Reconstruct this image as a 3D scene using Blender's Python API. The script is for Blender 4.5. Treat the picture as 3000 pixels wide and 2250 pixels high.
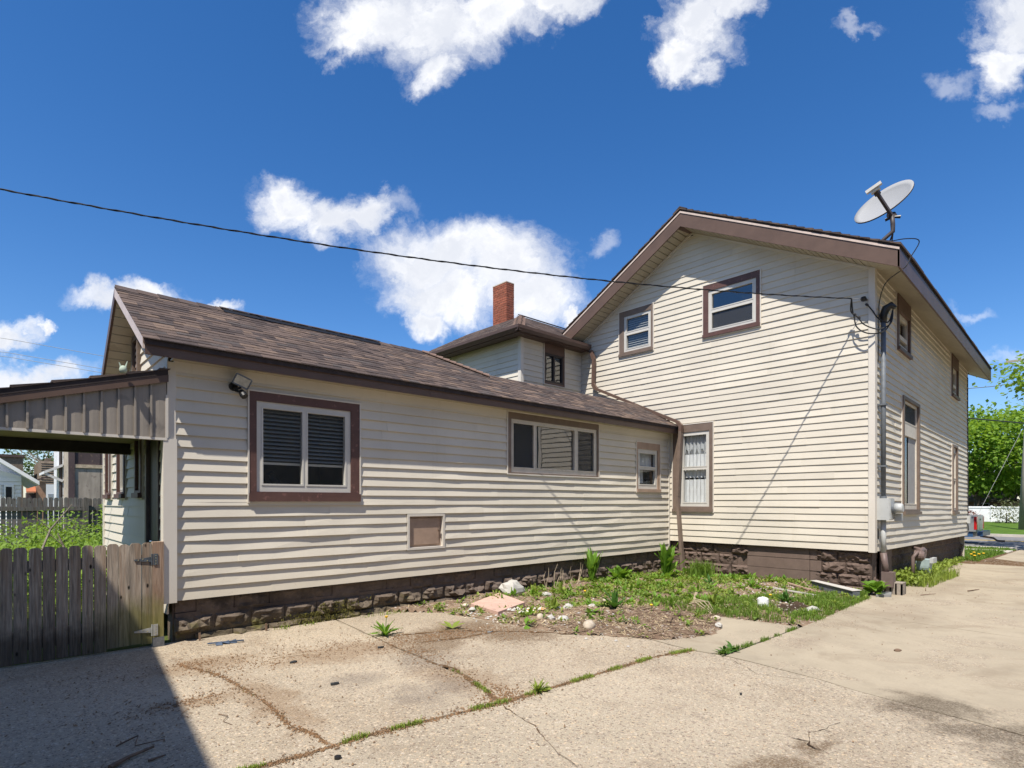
import bpy, math, random
from mathutils import Vector, noise
random.seed(7)
R = math.radians
for o in list(bpy.data.objects): bpy.data.objects.remove(o)
SC = bpy.context.scene
COL = SC.collection

# ------------------------------------------------------------------ camera
cam = bpy.data.cameras.new('camera'); cam.sensor_width = 36; cam.lens = 20.04
cam.shift_y = .115; cam.clip_start = .05; cam.clip_end = 3000
camo = bpy.data.objects.new('camera', cam); COL.objects.link(camo)
camo.location = (0, 0, 1.5); camo.rotation_euler = (R(90), 0, R(-42.9)); SC.camera = camo

# ------------------------------------------------------------------ sun direction (towards the sun)
SUN = Vector((-.55, -.245, 1.0)).normalized()
sl = bpy.data.lights.new('sun', 'SUN'); sl.energy = 5.0; sl.angle = R(.53); sl.color = (1, .94, .845)
so = bpy.data.objects.new('sun', sl); COL.objects.link(so)
so.rotation_euler = SUN.to_track_quat('Z', 'Y').to_euler(); so.location = (-10, -5, 30)

# ------------------------------------------------------------------ world: nishita sky + fair-weather cumulus
W = bpy.data.worlds.new('World'); SC.world = W; W.use_nodes = True
nt = W.node_tree; nt.nodes.clear()
class N:                                             # tiny node helper
    def __init__(s, tree): s.t = tree
    def n(s, typ, **kw):
        nd = s.t.nodes.new(typ)
        for k, v in kw.items(): setattr(nd, k, v)
        return nd
    def L(s, a, b): s.t.links.new(a, b)
    def m(s, op, a, b=None, c=None, clamp=False):
        nd = s.n('ShaderNodeMath', operation=op, use_clamp=clamp)
        for i, v in enumerate((a, b, c)):
            if v is None: continue
            if isinstance(v, (int, float)): nd.inputs[i].default_value = v
            else: s.L(v, nd.inputs[i])
        return nd.outputs[0]
    def v(s, op, a, b=None):
        nd = s.n('ShaderNodeVectorMath', operation=op)
        for i, x in enumerate((a, b)):
            if x is None: continue
            if isinstance(x, (tuple, list)): nd.inputs[i].default_value = x
            elif isinstance(x, (int, float)): nd.inputs['Scale'].default_value = x
            else: s.L(x, nd.inputs[i])
        return nd.outputs['Value'] if op in ('DOT_PRODUCT', 'LENGTH', 'DISTANCE') else nd.outputs[0]
    def noise(s, vec, scale, detail=4, rough=.5, dist=0, col=False):
        nd = s.n('ShaderNodeTexNoise'); nd.inputs['Scale'].default_value = scale; nd.inputs['Detail'].default_value = detail
        nd.inputs['Roughness'].default_value = rough; nd.inputs['Distortion'].default_value = dist
        if vec is not None: s.L(vec, nd.inputs['Vector'])
        return nd.outputs['Color' if col else 'Fac']
    def voro(s, vec, scale, out='Color', feat='F1', rand=1):
        nd = s.n('ShaderNodeTexVoronoi', feature=feat); nd.inputs['Scale'].default_value = scale; nd.inputs['Randomness'].default_value = rand
        s.L(vec, nd.inputs['Vector']); return nd.outputs[out]
    def step(s, val, a, b, lo=0, hi=1):              # smoothstep map range
        nd = s.n('ShaderNodeMapRange', interpolation_type='SMOOTHSTEP')
        s.L(val, nd.inputs[0])
        for i, x in zip((1, 2, 3, 4), (a, b, lo, hi)): nd.inputs[i].default_value = x
        return nd.outputs[0]
    def mix(s, fac, a, b, typ='MIX'):
        nd = s.n('ShaderNodeMix', data_type='RGBA', blend_type=typ)
        for i, x in ((0, fac), (6, a), (7, b)):
            if isinstance(x, (int, float)): nd.inputs[i].default_value = x
            elif isinstance(x, (tuple, list)): nd.inputs[i].default_value = tuple(x) + (1,) * (4 - len(x))
            else: s.L(x, nd.inputs[i])
        return nd.outputs[2]
    def comb(s, x, y, z=0):
        nd = s.n('ShaderNodeCombineXYZ')
        for i, a in enumerate((x, y, z)):
            if isinstance(a, (int, float)): nd.inputs[i].default_value = a
            else: s.L(a, nd.inputs[i])
        return nd.outputs[0]
    def sep(s, vec):
        nd = s.n('ShaderNodeSeparateXYZ'); s.L(vec, nd.inputs[0]); return nd.outputs
    def blob(s, vec, cx, cy, rx, ry, rot=0):         # 1 at the centre, 0 on the ellipse
        p = s.v('SUBTRACT', vec, (cx, cy, 0))
        if rot:
            nd = s.n('ShaderNodeVectorRotate', rotation_type='Z_AXIS'); s.L(p, nd.inputs[0]); nd.inputs['Angle'].default_value = -rot; p = nd.outputs[0]
        p = s.v('MULTIPLY', p, (1 / rx, 1 / ry, 0))
        return s.m('SUBTRACT', 1.0, s.v('LENGTH', p))
w = N(nt)
sky = w.n('ShaderNodeTexSky', sky_type='NISHITA'); sky.sun_disc = False
sky.sun_elevation = math.asin(SUN.z); sky.sun_rotation = math.atan2(SUN.x, SUN.y)
sky.air_density = 1.0; sky.dust_density = .35; sky.ozone_density = 2.6; sky.altitude = 200
hs = w.n('ShaderNodeHueSaturation'); hs.inputs['Saturation'].default_value = 1.27; hs.inputs['Value'].default_value = 1.1; w.L(w.mix(1.0, sky.outputs[0], (.93, .935, 1.03), 'MULTIPLY'), hs.inputs['Color'])
dirv = w.n('ShaderNodeTexCoord').outputs['Generated']
ca, sa = math.cos(R(47.1)), math.sin(R(47.1))
fw = w.v('DOT_PRODUCT', dirv, (ca, sa, 0)); rt = w.v('DOT_PRODUCT', dirv, (sa, -ca, 0)); up = w.sep(dirv)[2]
fwc = w.m('MAXIMUM', fw, .05)
flat = w.comb(w.m('DIVIDE', rt, fwc), w.m('DIVIDE', up, fwc), 0)        # gnomonic sky chart of the north-east quarter
n1 = w.noise(flat, 5.5, 7, .6, .3, True); n2 = w.noise(flat, 19, 6, .62, 0, True)
wp = w.v('ADD', flat, w.v('SCALE', w.v('SUBTRACT', n1, (.5, .5, .5)), .17))
wp = w.v('ADD', wp, w.v('SCALE', w.v('SUBTRACT', n2, (.5, .5, .5)), .07))
CL = [(800,30,125,85),(940,55,150,95),(1060,25,130,75),(945,150,62,48),(1190,-20,110,52),(760,70,60,50),
      (1505,35,88,88),(1485,125,64,52),(1580,-5,80,45),(2200,50,95,90),(2165,145,62,66),
      (610,428,78,62),(720,462,118,62),(800,455,60,45),(955,560,158,84),(1085,575,140,92),(960,640,140,74),(1150,635,95,72),(918,700,50,42),(1235,675,52,22),
      (290,640,118,40),(440,672,110,26),(25,720,70,42),(100,712,28,16),(50,815,130,42),
      ]
WI = [(1872,48,44,14),(2048,188,44,26),(2170,240,52,16),(1295,525,30,26),(2182,768,80,20),(2110,655,50,16),(860,440,50,26),(120,790,90,20)]
acc = None
for (x, y, rx, ry) in CL:
    k = 1.3562 / 1670
    b = w.blob(wp, x * k - 1500 / 1670, 1470 / 1670 - y * k, rx * k * 1.12, ry * k * 1.12)
    acc = b if acc is None else w.m('MAXIMUM', acc, b)
acc2 = None
for (x, y, rx, ry) in WI:
    b = w.blob(wp, x * k - 1500 / 1670, 1470 / 1670 - y * k, rx * k * 1.3, ry * k * 1.3)
    acc2 = b if acc2 is None else w.m('MAXIMUM', acc2, b)
front = w.step(fw, .25, .5)
n3 = w.noise(dirv, 2.2, 8, .58, .2)
rest = w.m('MULTIPLY', w.m('SUBTRACT', n3, .54), 3.0)                     # unseen cloud over the rest of the sky, thickened to whiten the ambient light
accm = w.m('ADD', w.m('MULTIPLY', acc, front), w.m('MULTIPLY', rest, w.m('SUBTRACT', 1.0, front)))
edge = w.m('ADD', w.m('MULTIPLY', w.noise(wp, 9, 8, .62, .4), .6), w.m('MULTIPLY', w.noise(wp, 34, 6, .65), .4))
en = w.m('MULTIPLY', w.m('SUBTRACT', edge, .5), 1.15)
dens = w.step(w.m('ADD', accm, en), -.15, .72)
d2 = w.m('MULTIPLY', w.step(w.m('ADD', w.m('MULTIPLY', acc2, front), en), -.05, .9), .3)
dens = w.m('MULTIPLY', w.m('MAXIMUM', dens, d2), .97)
shade = w.step(w.m('ADD', w.noise(w.v('ADD', wp, (0, .03, 0)), 6, 6, .6), w.m('MULTIPLY', accm, .25)), .42, .80)
ccol = w.mix(shade, (8.7, 8.65, 8.6), (6.0, 6.2, 6.7))
skyc = w.mix(dens, hs.outputs[0], ccol)
bg = w.n('ShaderNodeBackground'); bg.inputs['Strength'].default_value = .1; w.L(skyc, bg.inputs[0])
wo = w.n('ShaderNodeOutputWorld'); w.L(bg.outputs[0], wo.inputs[0])

vs = SC.view_settings; vs.view_transform = 'Standard'; vs.look = 'None'; vs.gamma = 1; vs.use_curve_mapping = False; vs.exposure = 0.5
SC.display_settings.display_device = 'sRGB'
try:
    SC.cycles.use_denoising = True
    SC.cycles.max_bounces = 8; SC.cycles.transparent_max_bounces = 16; SC.cycles.caustics_reflective = False; SC.cycles.caustics_refractive = False
except Exception: pass

# ------------------------------------------------------------------ materials
MT = {}
def newmat(name):
    m = bpy.data.materials.new(name); m.use_nodes = True; t = m.node_tree; t.nodes.clear()
    n = N(t); b = n.n('ShaderNodeBsdfPrincipled'); o = n.n('ShaderNodeOutputMaterial'); n.L(b.outputs[0], o.inputs[0])
    MT[name] = m
    return m, n, b, o
def posn(n, stretch=(1, 1, 1)):
    p = n.n('ShaderNodeNewGeometry').outputs['Position']
    return p if stretch == (1, 1, 1) else n.v('MULTIPLY', p, stretch)
def bump(n, b, h, strength=.3, dist=.01):
    nd = n.n('ShaderNodeBump'); nd.inputs['Strength'].default_value = strength; nd.inputs['Distance'].default_value = dist
    n.L(h, nd.inputs['Height']); n.L(nd.outputs[0], b.inputs['Normal'])
def M(name, col, rough=.6, var=.12, scale=5, bs=0, bscale=60, stretch=(1, 1, 1), spec=.35, metal=0, col2=None, speck=None, objvar=0):
    m, n, b, o = newmat(name)
    p = posn(n, stretch)
    f = n.noise(p, scale, 6, .6)
    c1 = tuple(c * (1 - var) for c in col); c2 = col2 or tuple(min(1, c * (1 + var)) for c in col)
    c = n.mix(n.step(f, .3, .7), c1, c2)
    if speck:
        sc_, th, sc_col, amt = speck
        c = n.mix(n.m('MULTIPLY', n.step(n.noise(posn(n), sc_, 3, .6), th, th + .08), amt), c, sc_col)
    if objvar:
        oi = n.n('ShaderNodeObjectInfo').outputs['Random']
        nd = n.n('ShaderNodeHueSaturation'); n.L(c, nd.inputs['Color']); n.L(n.m('ADD', n.m('MULTIPLY', oi, 2 * objvar), 1 - objvar), nd.inputs['Value']); c = nd.outputs[0]
    n.L(c, b.inputs['Base Color'])
    b.inputs['Roughness'].default_value = rough; b.inputs['Metallic'].default_value = metal; b.inputs['Specular IOR Level'].default_value = spec
    if bs: bump(n, b, n.noise(p, bscale, 5, .6), bs, .008)
    return m
def leafmat(name, c1, c2, trans=.35, scale=9):
    m, n, b, o = newmat(name)
    f = n.noise(posn(n), scale, 3, .6)
    oi = n.n('ShaderNodeNewGeometry').outputs['Random Per Island']
    c = n.mix(n.m('ADD', n.m('MULTIPLY', f, .5), n.m('MULTIPLY', oi, .5)), c1, c2)
    n.L(c, b.inputs['Base Color']); b.inputs['Roughness'].default_value = .55; b.inputs['Specular IOR Level'].default_value = .3
    tr = n.n('ShaderNodeBsdfTranslucent'); n.L(n.mix(.5, c, (c2[0] * 1.3, c2[1] * 1.25, c2[2] * .6)), tr.inputs[0])
    mx = n.n('ShaderNodeMixShader'); mx.inputs[0].default_value = trans
    n.L(b.outputs[0], mx.inputs[1]); n.L(tr.outputs[0], mx.inputs[2]); n.L(mx.outputs[0], o.inputs[0])
    return m

def siding_mat(name, col):
    m, n, b, o = newmat(name)
    p = posn(n)
    g = n.noise(n.v('MULTIPLY', p, (3, 3, 90)), 1.6, 5, .6)
    big = n.noise(p, .9, 4, .55)
    c = n.mix(n.step(big, .3, .7), tuple(x * .94 for x in col), tuple(x * 1.04 for x in col))
    dirt = n.noise(n.v('MULTIPLY', p, (2.2, 2.2, 7)), 2.4, 6, .7)
    c = n.mix(n.m('MULTIPLY', n.step(dirt, .56, .8), .35), c, tuple(x * f for x, f in zip(col, (.78, .74, .66))))
    strk = n.noise(n.v('MULTIPLY', p, (5.5, 5.5, .35)), 2.0, 6, .7)
    c = n.mix(n.m('MULTIPLY', n.step(strk, .55, .78), .30), c, tuple(x * f for x, f in zip(col, (.74, .70, .62))))
    z = n.sep(p)[2]
    splash = n.m('MULTIPLY', n.step(n.m('ADD', z, n.m('MULTIPLY', n.noise(p, 2.5, 5, .7), .5)), 1.15, .62), .28)
    c = n.mix(splash, c, tuple(x * f for x, f in zip(col, (.70, .63, .52))))
    low = n.m('MULTIPLY', n.step(z, 1.3, .45), n.step(n.noise(p, 26, 4, .7), .62, .72))
    c = n.mix(n.m('MULTIPLY', low, .3), c, (.26, .21, .15))
    oi = n.n('ShaderNodeObjectInfo').outputs['Random']
    nd = n.n('ShaderNodeHueSaturation'); n.L(c, nd.inputs['Color']); n.L(n.m('ADD', n.m('MULTIPLY', oi, .09), .95), nd.inputs['Value'])
    n.L(nd.outputs[0], b.inputs['Base Color'])
    b.inputs['Roughness'].default_value = .55; b.inputs['Specular IOR Level'].default_value = .25
    bump(n, b, g, .16, .004)
    return m
siding_mat('vinyl', (.60, .552, .462))
siding_mat('vinyl_trim', (.62, .575, .505))
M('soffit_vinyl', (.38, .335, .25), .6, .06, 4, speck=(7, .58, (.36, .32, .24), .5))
M('brown_trim', (.12, .074, .058), .5, .1, 7, .12, 80, speck=(18, .62, (.2, .13, .11), .5))
M('red_brown', (.10, .052, .043), .5, .1, 6, .12, 80, speck=(15, .6, (.26, .13, .11), .5))
M('tan_trim', (.33, .235, .175), .55, .12, 6, .1, 70)
M('grey_brown', (.16, .118, .093), .55, .12, 6, .12, 80)
M('fascia_brown', (.115, .073, .054), .45, .1, 3, .1, 30, speck=(9, .6, (.12, .08, .06), .4))
M('fascia_dark', (.085, .055, .045), .5, .1, 4)
M('drip_edge', (.56, .45, .38), .4, .1, 5, spec=.5)
M('white_vinyl', (.53, .51, .465), .4, .05, 5, spec=.45, speck=(22, .6, (.55, .52, .46), .4))
M('cream_frame', (.58, .53, .45), .5, .07, 6, spec=.4, speck=(22, .58, (.4, .36, .3), .5))
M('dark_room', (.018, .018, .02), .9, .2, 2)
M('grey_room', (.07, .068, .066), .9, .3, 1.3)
M('blind', (.30, .30, .285), .5, .05, 4)
M('black_plastic', (.012, .012, .012), .42, .2, 9, spec=.5)
M('grey_metal', (.36, .38, .40), .42, .1, 7, spec=.5, metal=.3, speck=(30, .6, (.24, .25, .26), .5))
M('galv', (.125, .138, .152), .55, .15, 14, spec=.3)
M('meter_grey', (.42, .43, .42), .5, .07, 5, spec=.4, speck=(22, .62, (.3, .3, .3), .5))
M('gas_meter_paint', (.32, .40, .40), .5, .1, 8)
M('pipe_brown', (.15, .108, .096), .5, .12, 8, .1, 60)
M('dish_grey', (.29, .295, .30), .6, .03, 1, spec=.25)
M('dark_bronze', (.055, .045, .043), .5, .1, 6)
M('pvc', (.82, .82, .82), .35, .04, 8, spec=.5, speck=(40, .64, (.5, .48, .44), .5))
M('wire_black', (.016, .016, .017), .5, .2, 10)
M('wire_grey', (.22, .22, .22), .5, .2, 10)
M('paver_pink', (.50, .335, .27), .85, .1, 9, .2, 120, speck=(60, .6, (.36, .23, .18), .5))
M('cinder', (.29, .25, .205), .9, .15, 14, .5, 160)
M('slate', (.22, .22, .215), .8, .15, 9, .2, 90)
M('rock_white', (.43, .415, .38), .8, .12, 6, .4, 40, speck=(12, .58, (.45, .42, .36), .6))
M('rock_grey', (.42, .40, .37), .8, .16, 7, .4, 40, speck=(14, .57, (.28, .26, .23), .6))
M('rock_tan', (.47, .40, .31), .8, .18, 7, .4, 40, speck=(14, .57, (.58, .52, .44), .6))
M('rock_rust', (.48, .29, .13), .8, .3, 25, .3, 60)
M('shell_white', (.58, .54, .48), .7, .15, 20, .4, 60, speck=(30, .58, (.5, .26, .08), .8))
M('twig', (.155, .10, .065), .85, .25, 20, .3, 80)
M('twig_pale', (.46, .37, .26), .85, .2, 14, .3, 80)
M('straw', (.42, .33, .2), .9, .25, 12)
M('dead_leaf', (.20, .13, .075), .85, .3, 20)
M('dirt_crumb', (.20, .115, .058), .95, .35, 30)
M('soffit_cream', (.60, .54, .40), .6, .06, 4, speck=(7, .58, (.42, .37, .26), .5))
M('scrap_dark', (.035, .038, .04), .7, .3, 20, .3, 80)
M('blue_plastic', (.06, .085, .13), .5, .2, 10)
M('dandelion', (.75, .45, .02), .7, .1, 20)
M('moss', (.085, .085, .02), .95, .3, 30, .8, 120, col2=(.15, .13, .028))
M('weather_white', (.62, .63, .64), .7, .08, 3, speck=(9, .56, (.42, .42, .41), .5))
M('dark_plank', (.085, .06, .06), .85, .25, 3, .3, 30, (1, 1, .25), speck=(12, .6, (.2, .14, .1), .6))
M('plywood', (.36, .31, .25), .85, .2, 3, .3, 24, (2.5, 2.5, .5), speck=(5, .56, (.20, .16, .13), .7))
M('brick_brown', (.175, .135, .10), .9, .25, 8, .3, 40)
M('roof_orange', (.38, .13, .06), .8, .12, 5)
M('roof_grey', (.20, .17, .155), .9, .15, 8)
M('far_wall', (.36, .21, .135), .85, .15, 6)
M('white_paint', (.76, .76, .75), .55, .05, 2)
M('pole_wood', (.27, .24, .205), .9, .15, 1)
M('bark', (.12, .095, .075), .95, .3, 9, .8, 30, (2, 2, .6))
M('bark_pale', (.24, .2, .16), .9, .25, 14, .4, 60)
M('truck_paint', (.42, .42, .43), .3, .04, 3, spec=.6, metal=.5)
M('truck_blue', (.03, .085, .19), .3, .1, 3, spec=.6)
M('lamp_red', (.45, .012, .015), .2, .1, 5, spec=.6)
M('tyre', (.02, .02, .02), .85, .2, 12)
M('chrome', (.55, .55, .56), .2, .05, 5, metal=1)
M('asphalt', (.17, .165, .16), .9, .12, 2, .3, 180, speck=(120, .6, (.26, .25, .24), .5))
M('road_yellow', (.52, .36, .06), .8, .15, 9)
M('road_white', (.62, .62, .6), .8, .15, 9)
M('sidewalk', (.47, .43, .37), .9, .12, 3, .3, 120)
M('neighbour_siding', (.34, .33, .30), .6, .06, 3)
M('bronze_panel', (.30, .262, .218), .5, .08, 3, .1, 14, speck=(4, .58, (.17, .15, .13), .5))
M('porch_dark', (.05, .045, .035), .8, .25, 6)
M('porch_ceiling', (.36, .29, .19), .8, .15, 5)
M('bracket_metal', (.16, .165, .17), .55, .2, 30, metal=.5, speck=(60, .62, (.4, .4, .4), .6))
M('hinge_dark', (.12, .14, .16), .5, .25, 25, metal=.6, speck=(30, .62, (.25, .13, .06), .6))
M('hinge_light', (.42, .42, .39), .5, .15, 25, metal=.5, speck=(30, .64, (.28, .16, .08), .7))
M('screw', (.55, .5, .3), .4, .1, 10, metal=.8)
M('figurine', (.38, .45, .36), .8, .1, 20)
M('mortar', (.50, .40, .31), .95, .1, 20)
M('brick_red', (.27, .085, .05), .85, .22, 14, .35, 80, objvar=.16, speck=(30, .6, (.16, .05, .035), .6))
M('shrub_red', (.13, .035, .03), .8, .3, 4)
M('lens_glass', (.42, .40, .33), .25, .25, 12, spec=.6)
leafmat('leaf_maple', (.09, .19, .022), (.29, .43, .055), .48, .6)
leafmat('leaf_far', (.05, .085, .025), (.10, .15, .04), .3, .7)
leafmat('leaf_bramble', (.095, .18, .022), (.27, .39, .05), .4, 2)
leafmat('leaf_dock', (.085, .195, .02), (.22, .38, .045), .4, 7)
leafmat('leaf_weed', (.11, .18, .022), (.32, .39, .075), .35, 4)
leafmat('leaf_grass', (.07, .145, .018), (.20, .30, .045), .35, 5)
leafmat('leaf_dark', (.035, .10, .015), (.085, .19, .03), .3, 6)
leafmat('leaf_red', (.13, .03, .025), (.27, .085, .06), .3, 2)
leafmat('leaf_olive', (.10, .12, .06), (.20, .21, .11), .3, 2)

# shingles (one material for each granule blend), rock-face block, parging
for nm, c in (('shingle_dark', (.066, .052, .049)), ('shingle_mid', (.092, .070, .062)), ('shingle_brown', (.115, .085, .072)), ('shingle_tan', (.155, .112, .088)), ('shingle_grey', (.083, .070, .066))):
    M(nm, c, .92, .14, 9, .5, 260, spec=.15, speck=(190, .58, tuple(x * 1.7 for x in c), .6), objvar=.1)
M('shingle_edge', (.045, .035, .034), .95, .2, 12)
M('shingle_hip', (.185, .125, .10), .92, .12, 8, .5, 220, spec=.15)

def block_mat(name, col, mossy):
    m, n, b, o = newmat(name)
    p = posn(n)
    c = n.mix(n.step(n.noise(p, 5, 6, .65), .3, .7), tuple(x * .78 for x in col), tuple(x * 1.15 for x in col))
    c = n.mix(n.m('MULTIPLY', n.step(n.noise(p, 22, 4, .6), .58, .7), .45), c, tuple(x * 1.7 for x in col))
    if mossy:
        z = n.sep(p)[2]; x = n.sep(p)[0]
        band = n.m('MULTIPLY', n.step(x, 5.6, 4.2), n.step(z, .33, .02))
        ms = n.m('MULTIPLY', n.step(n.noise(p, 3.6, 5, .65), .53, .66), band)
        c = n.mix(n.m('MULTIPLY', n.m('ADD', ms, n.m('MULTIPLY', band, .30)), .8), c, n.mix(n.noise(p, 40, 3, .6), (.045, .045, .02), (.19, .165, .035)))
        dk = n.m('MULTIPLY', n.step(n.noise(p, 2.2, 5, .6), .5, .62), n.step(x, 4.4, 1.5))
        c = n.mix(n.m('MULTIPLY', dk, .75), c, (.02, .016, .014))
    n.L(c, b.inputs['Base Color']); b.inputs['Roughness'].default_value = .8; b.inputs['Specular IOR Level'].default_value = .3
    bump(n, b, n.noise(p, 34, 8, .7), .7, .012)
    return m
block_mat('block_brown', (.125, .088, .07), False)
block_mat('block_old', (.125, .095, .076), True)
block_mat('parge', (.13, .095, .076), True)
M('block_plain', (.145, .103, .083), .75, .1, 6, .4, 70, speck=(40, .63, (.24, .18, .16), .5))

# weathered picket wood: grain along the board, knots, green algae low down, dark rot line
def wood_mat(name, col, algae):
    m, n, b, o = newmat(name)
    p = posn(n); oi = n.n('ShaderNodeObjectInfo').outputs['Random']
    q = n.v('ADD', n.v('MULTIPLY', p, (1, 1, .055)), n.comb(n.m('MULTIPLY', oi, 37), n.m('MULTIPLY', oi, 11), n.m('MULTIPLY', oi, 23)))
    g = n.noise(q, 62, 6, .62, .6); gb = n.noise(q, 14, 4, .6, 1.2)
    c = n.mix(n.step(g, .32, .68), tuple(x * .55 for x in col), tuple(x * 1.22 for x in col))
    c = n.mix(n.m('MULTIPLY', n.step(gb, .45, .66), .5), c, tuple(x * f for x, f in zip(col, (.75, .58, .45))))
    kd = n.voro(n.v('ADD', n.v('MULTIPLY', p, (9, 9, 4.2)), n.comb(n.m('MULTIPLY', oi, 91), 0, n.m('MULTIPLY', oi, 53))), 1.0, 'Distance')
    c = n.mix(n.step(kd, .13, .05), c, (.02, .016, .012))
    if algae:
        z = n.sep(p)[2]; x = n.sep(p)[0]
        zz = n.m('ADD', z, n.m('MULTIPLY', n.m('SUBTRACT', n.noise(p, 7, 4, .6), .5), .3))
        al = n.m('MULTIPLY', n.m('MULTIPLY', n.step(zz, .62, .3), n.step(x, .55, 1.25)), .75)
        c = n.mix(al, c, n.mix(g, (.075, .075, .015), (.24, .225, .05)))
        rot = n.m('MULTIPLY', n.step(zz, .42, .18), n.step(x, 1.25, .7))
        c = n.mix(n.m('MULTIPLY', rot, .7), c, (.02, .017, .012))
    hs_ = n.n('ShaderNodeHueSaturation'); n.L(c, hs_.inputs['Color']); n.L(n.m('ADD', n.m('MULTIPLY', oi, .35), .83), hs_.inputs['Value'])
    n.L(hs_.outputs[0], b.inputs['Base Color']); b.inputs['Roughness'].default_value = .9; b.inputs['Specular IOR Level'].default_value = .15
    bump(n, b, g, .45, .006)
    return m
wood_mat('picket_wood', (.37, .305, .238), True)
wood_mat('post_wood', (.31, .225, .165), True)
wood_mat('old_fence', (.165, .155, .142), False)

# glass: thin pane, mirror by fresnel over clear
def glass(name, ior, tint=(1, 1, 1)):
    m, n, b, o = newmat(name); n.t.nodes.remove(b)
    F0 = ((ior - 1) / (ior + 1)) ** 2
    ge = n.n('ShaderNodeNewGeometry'); cs_ = n.m('ABSOLUTE', n.v('DOT_PRODUCT', ge.outputs['Incoming'], ge.outputs['Normal']))
    fr = n.m('ADD', F0, n.m('MULTIPLY', 1 - F0, n.m('POWER', n.m('SUBTRACT', 1.0, cs_, clamp=True), 5.0)))       # Schlick, the same from both sides
    wv = n.noise(posn(n), 1.1, 2, .5)
    bm = n.n('ShaderNodeBump'); bm.inputs['Strength'].default_value = .05; bm.inputs['Distance'].default_value = .05; n.L(wv, bm.inputs['Height'])
    g = n.n('ShaderNodeBsdfGlossy'); g.inputs['Roughness'].default_value = .008; n.L(bm.outputs[0], g.inputs['Normal'])
    t = n.n('ShaderNodeBsdfTransparent'); t.inputs[0].default_value = tint + (1,)
    mx = n.n('ShaderNodeMixShader'); n.L(fr, mx.inputs[0]); n.L(t.outputs[0], mx.inputs[1]); n.L(g.outputs[0], mx.inputs[2]); n.L(mx.outputs[0], o.inputs[0])
glass('glass_weak', 1.5, (.9, .92, .92)); glass('glass', 1.95, (.85, .87, .87)); glass('glass_strong', 2.6, (.7, .73, .74)); glass('glass_sky', 2.5, (.6, .63, .66))
def cloth(name, col, clear):
    m, n, b, o = newmat(name); b.inputs['Base Color'].default_value = col + (1,); b.inputs['Roughness'].default_value = .9
    f = n.step(n.voro(n.v('MULTIPLY', posn(n), (1, 1, 1)), 9, 'Distance'), .16, .10)
    tr = n.n('ShaderNodeBsdfTransparent'); mx = n.n('ShaderNodeMixShader')
    n.L(n.m('MULTIPLY', n.m('SUBTRACT', 1.0, f), clear), mx.inputs[0]); n.L(b.outputs[0], mx.inputs[1]); n.L(tr.outputs[0], mx.inputs[2]); n.L(mx.outputs[0], o.inputs[0])
cloth('lace', (.88, .88, .88), .12); cloth('voile', (.8, .81, .82), .35)
def screen_mat():
    m, n, b, o = newmat('insect_screen'); b.inputs['Base Color'].default_value = (.04, .042, .045, 1); b.inputs['Roughness'].default_value = .8
    tr = n.n('ShaderNodeBsdfTransparent'); mx = n.n('ShaderNodeMixShader'); mx.inputs[0].default_value = .42
    n.L(b.outputs[0], mx.inputs[1]); n.L(tr.outputs[0], mx.inputs[2]); n.L(mx.outputs[0], o.inputs[0])
screen_mat()
M('storm_screen', (.30, .30, .295), .8, .06, 8)

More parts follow.
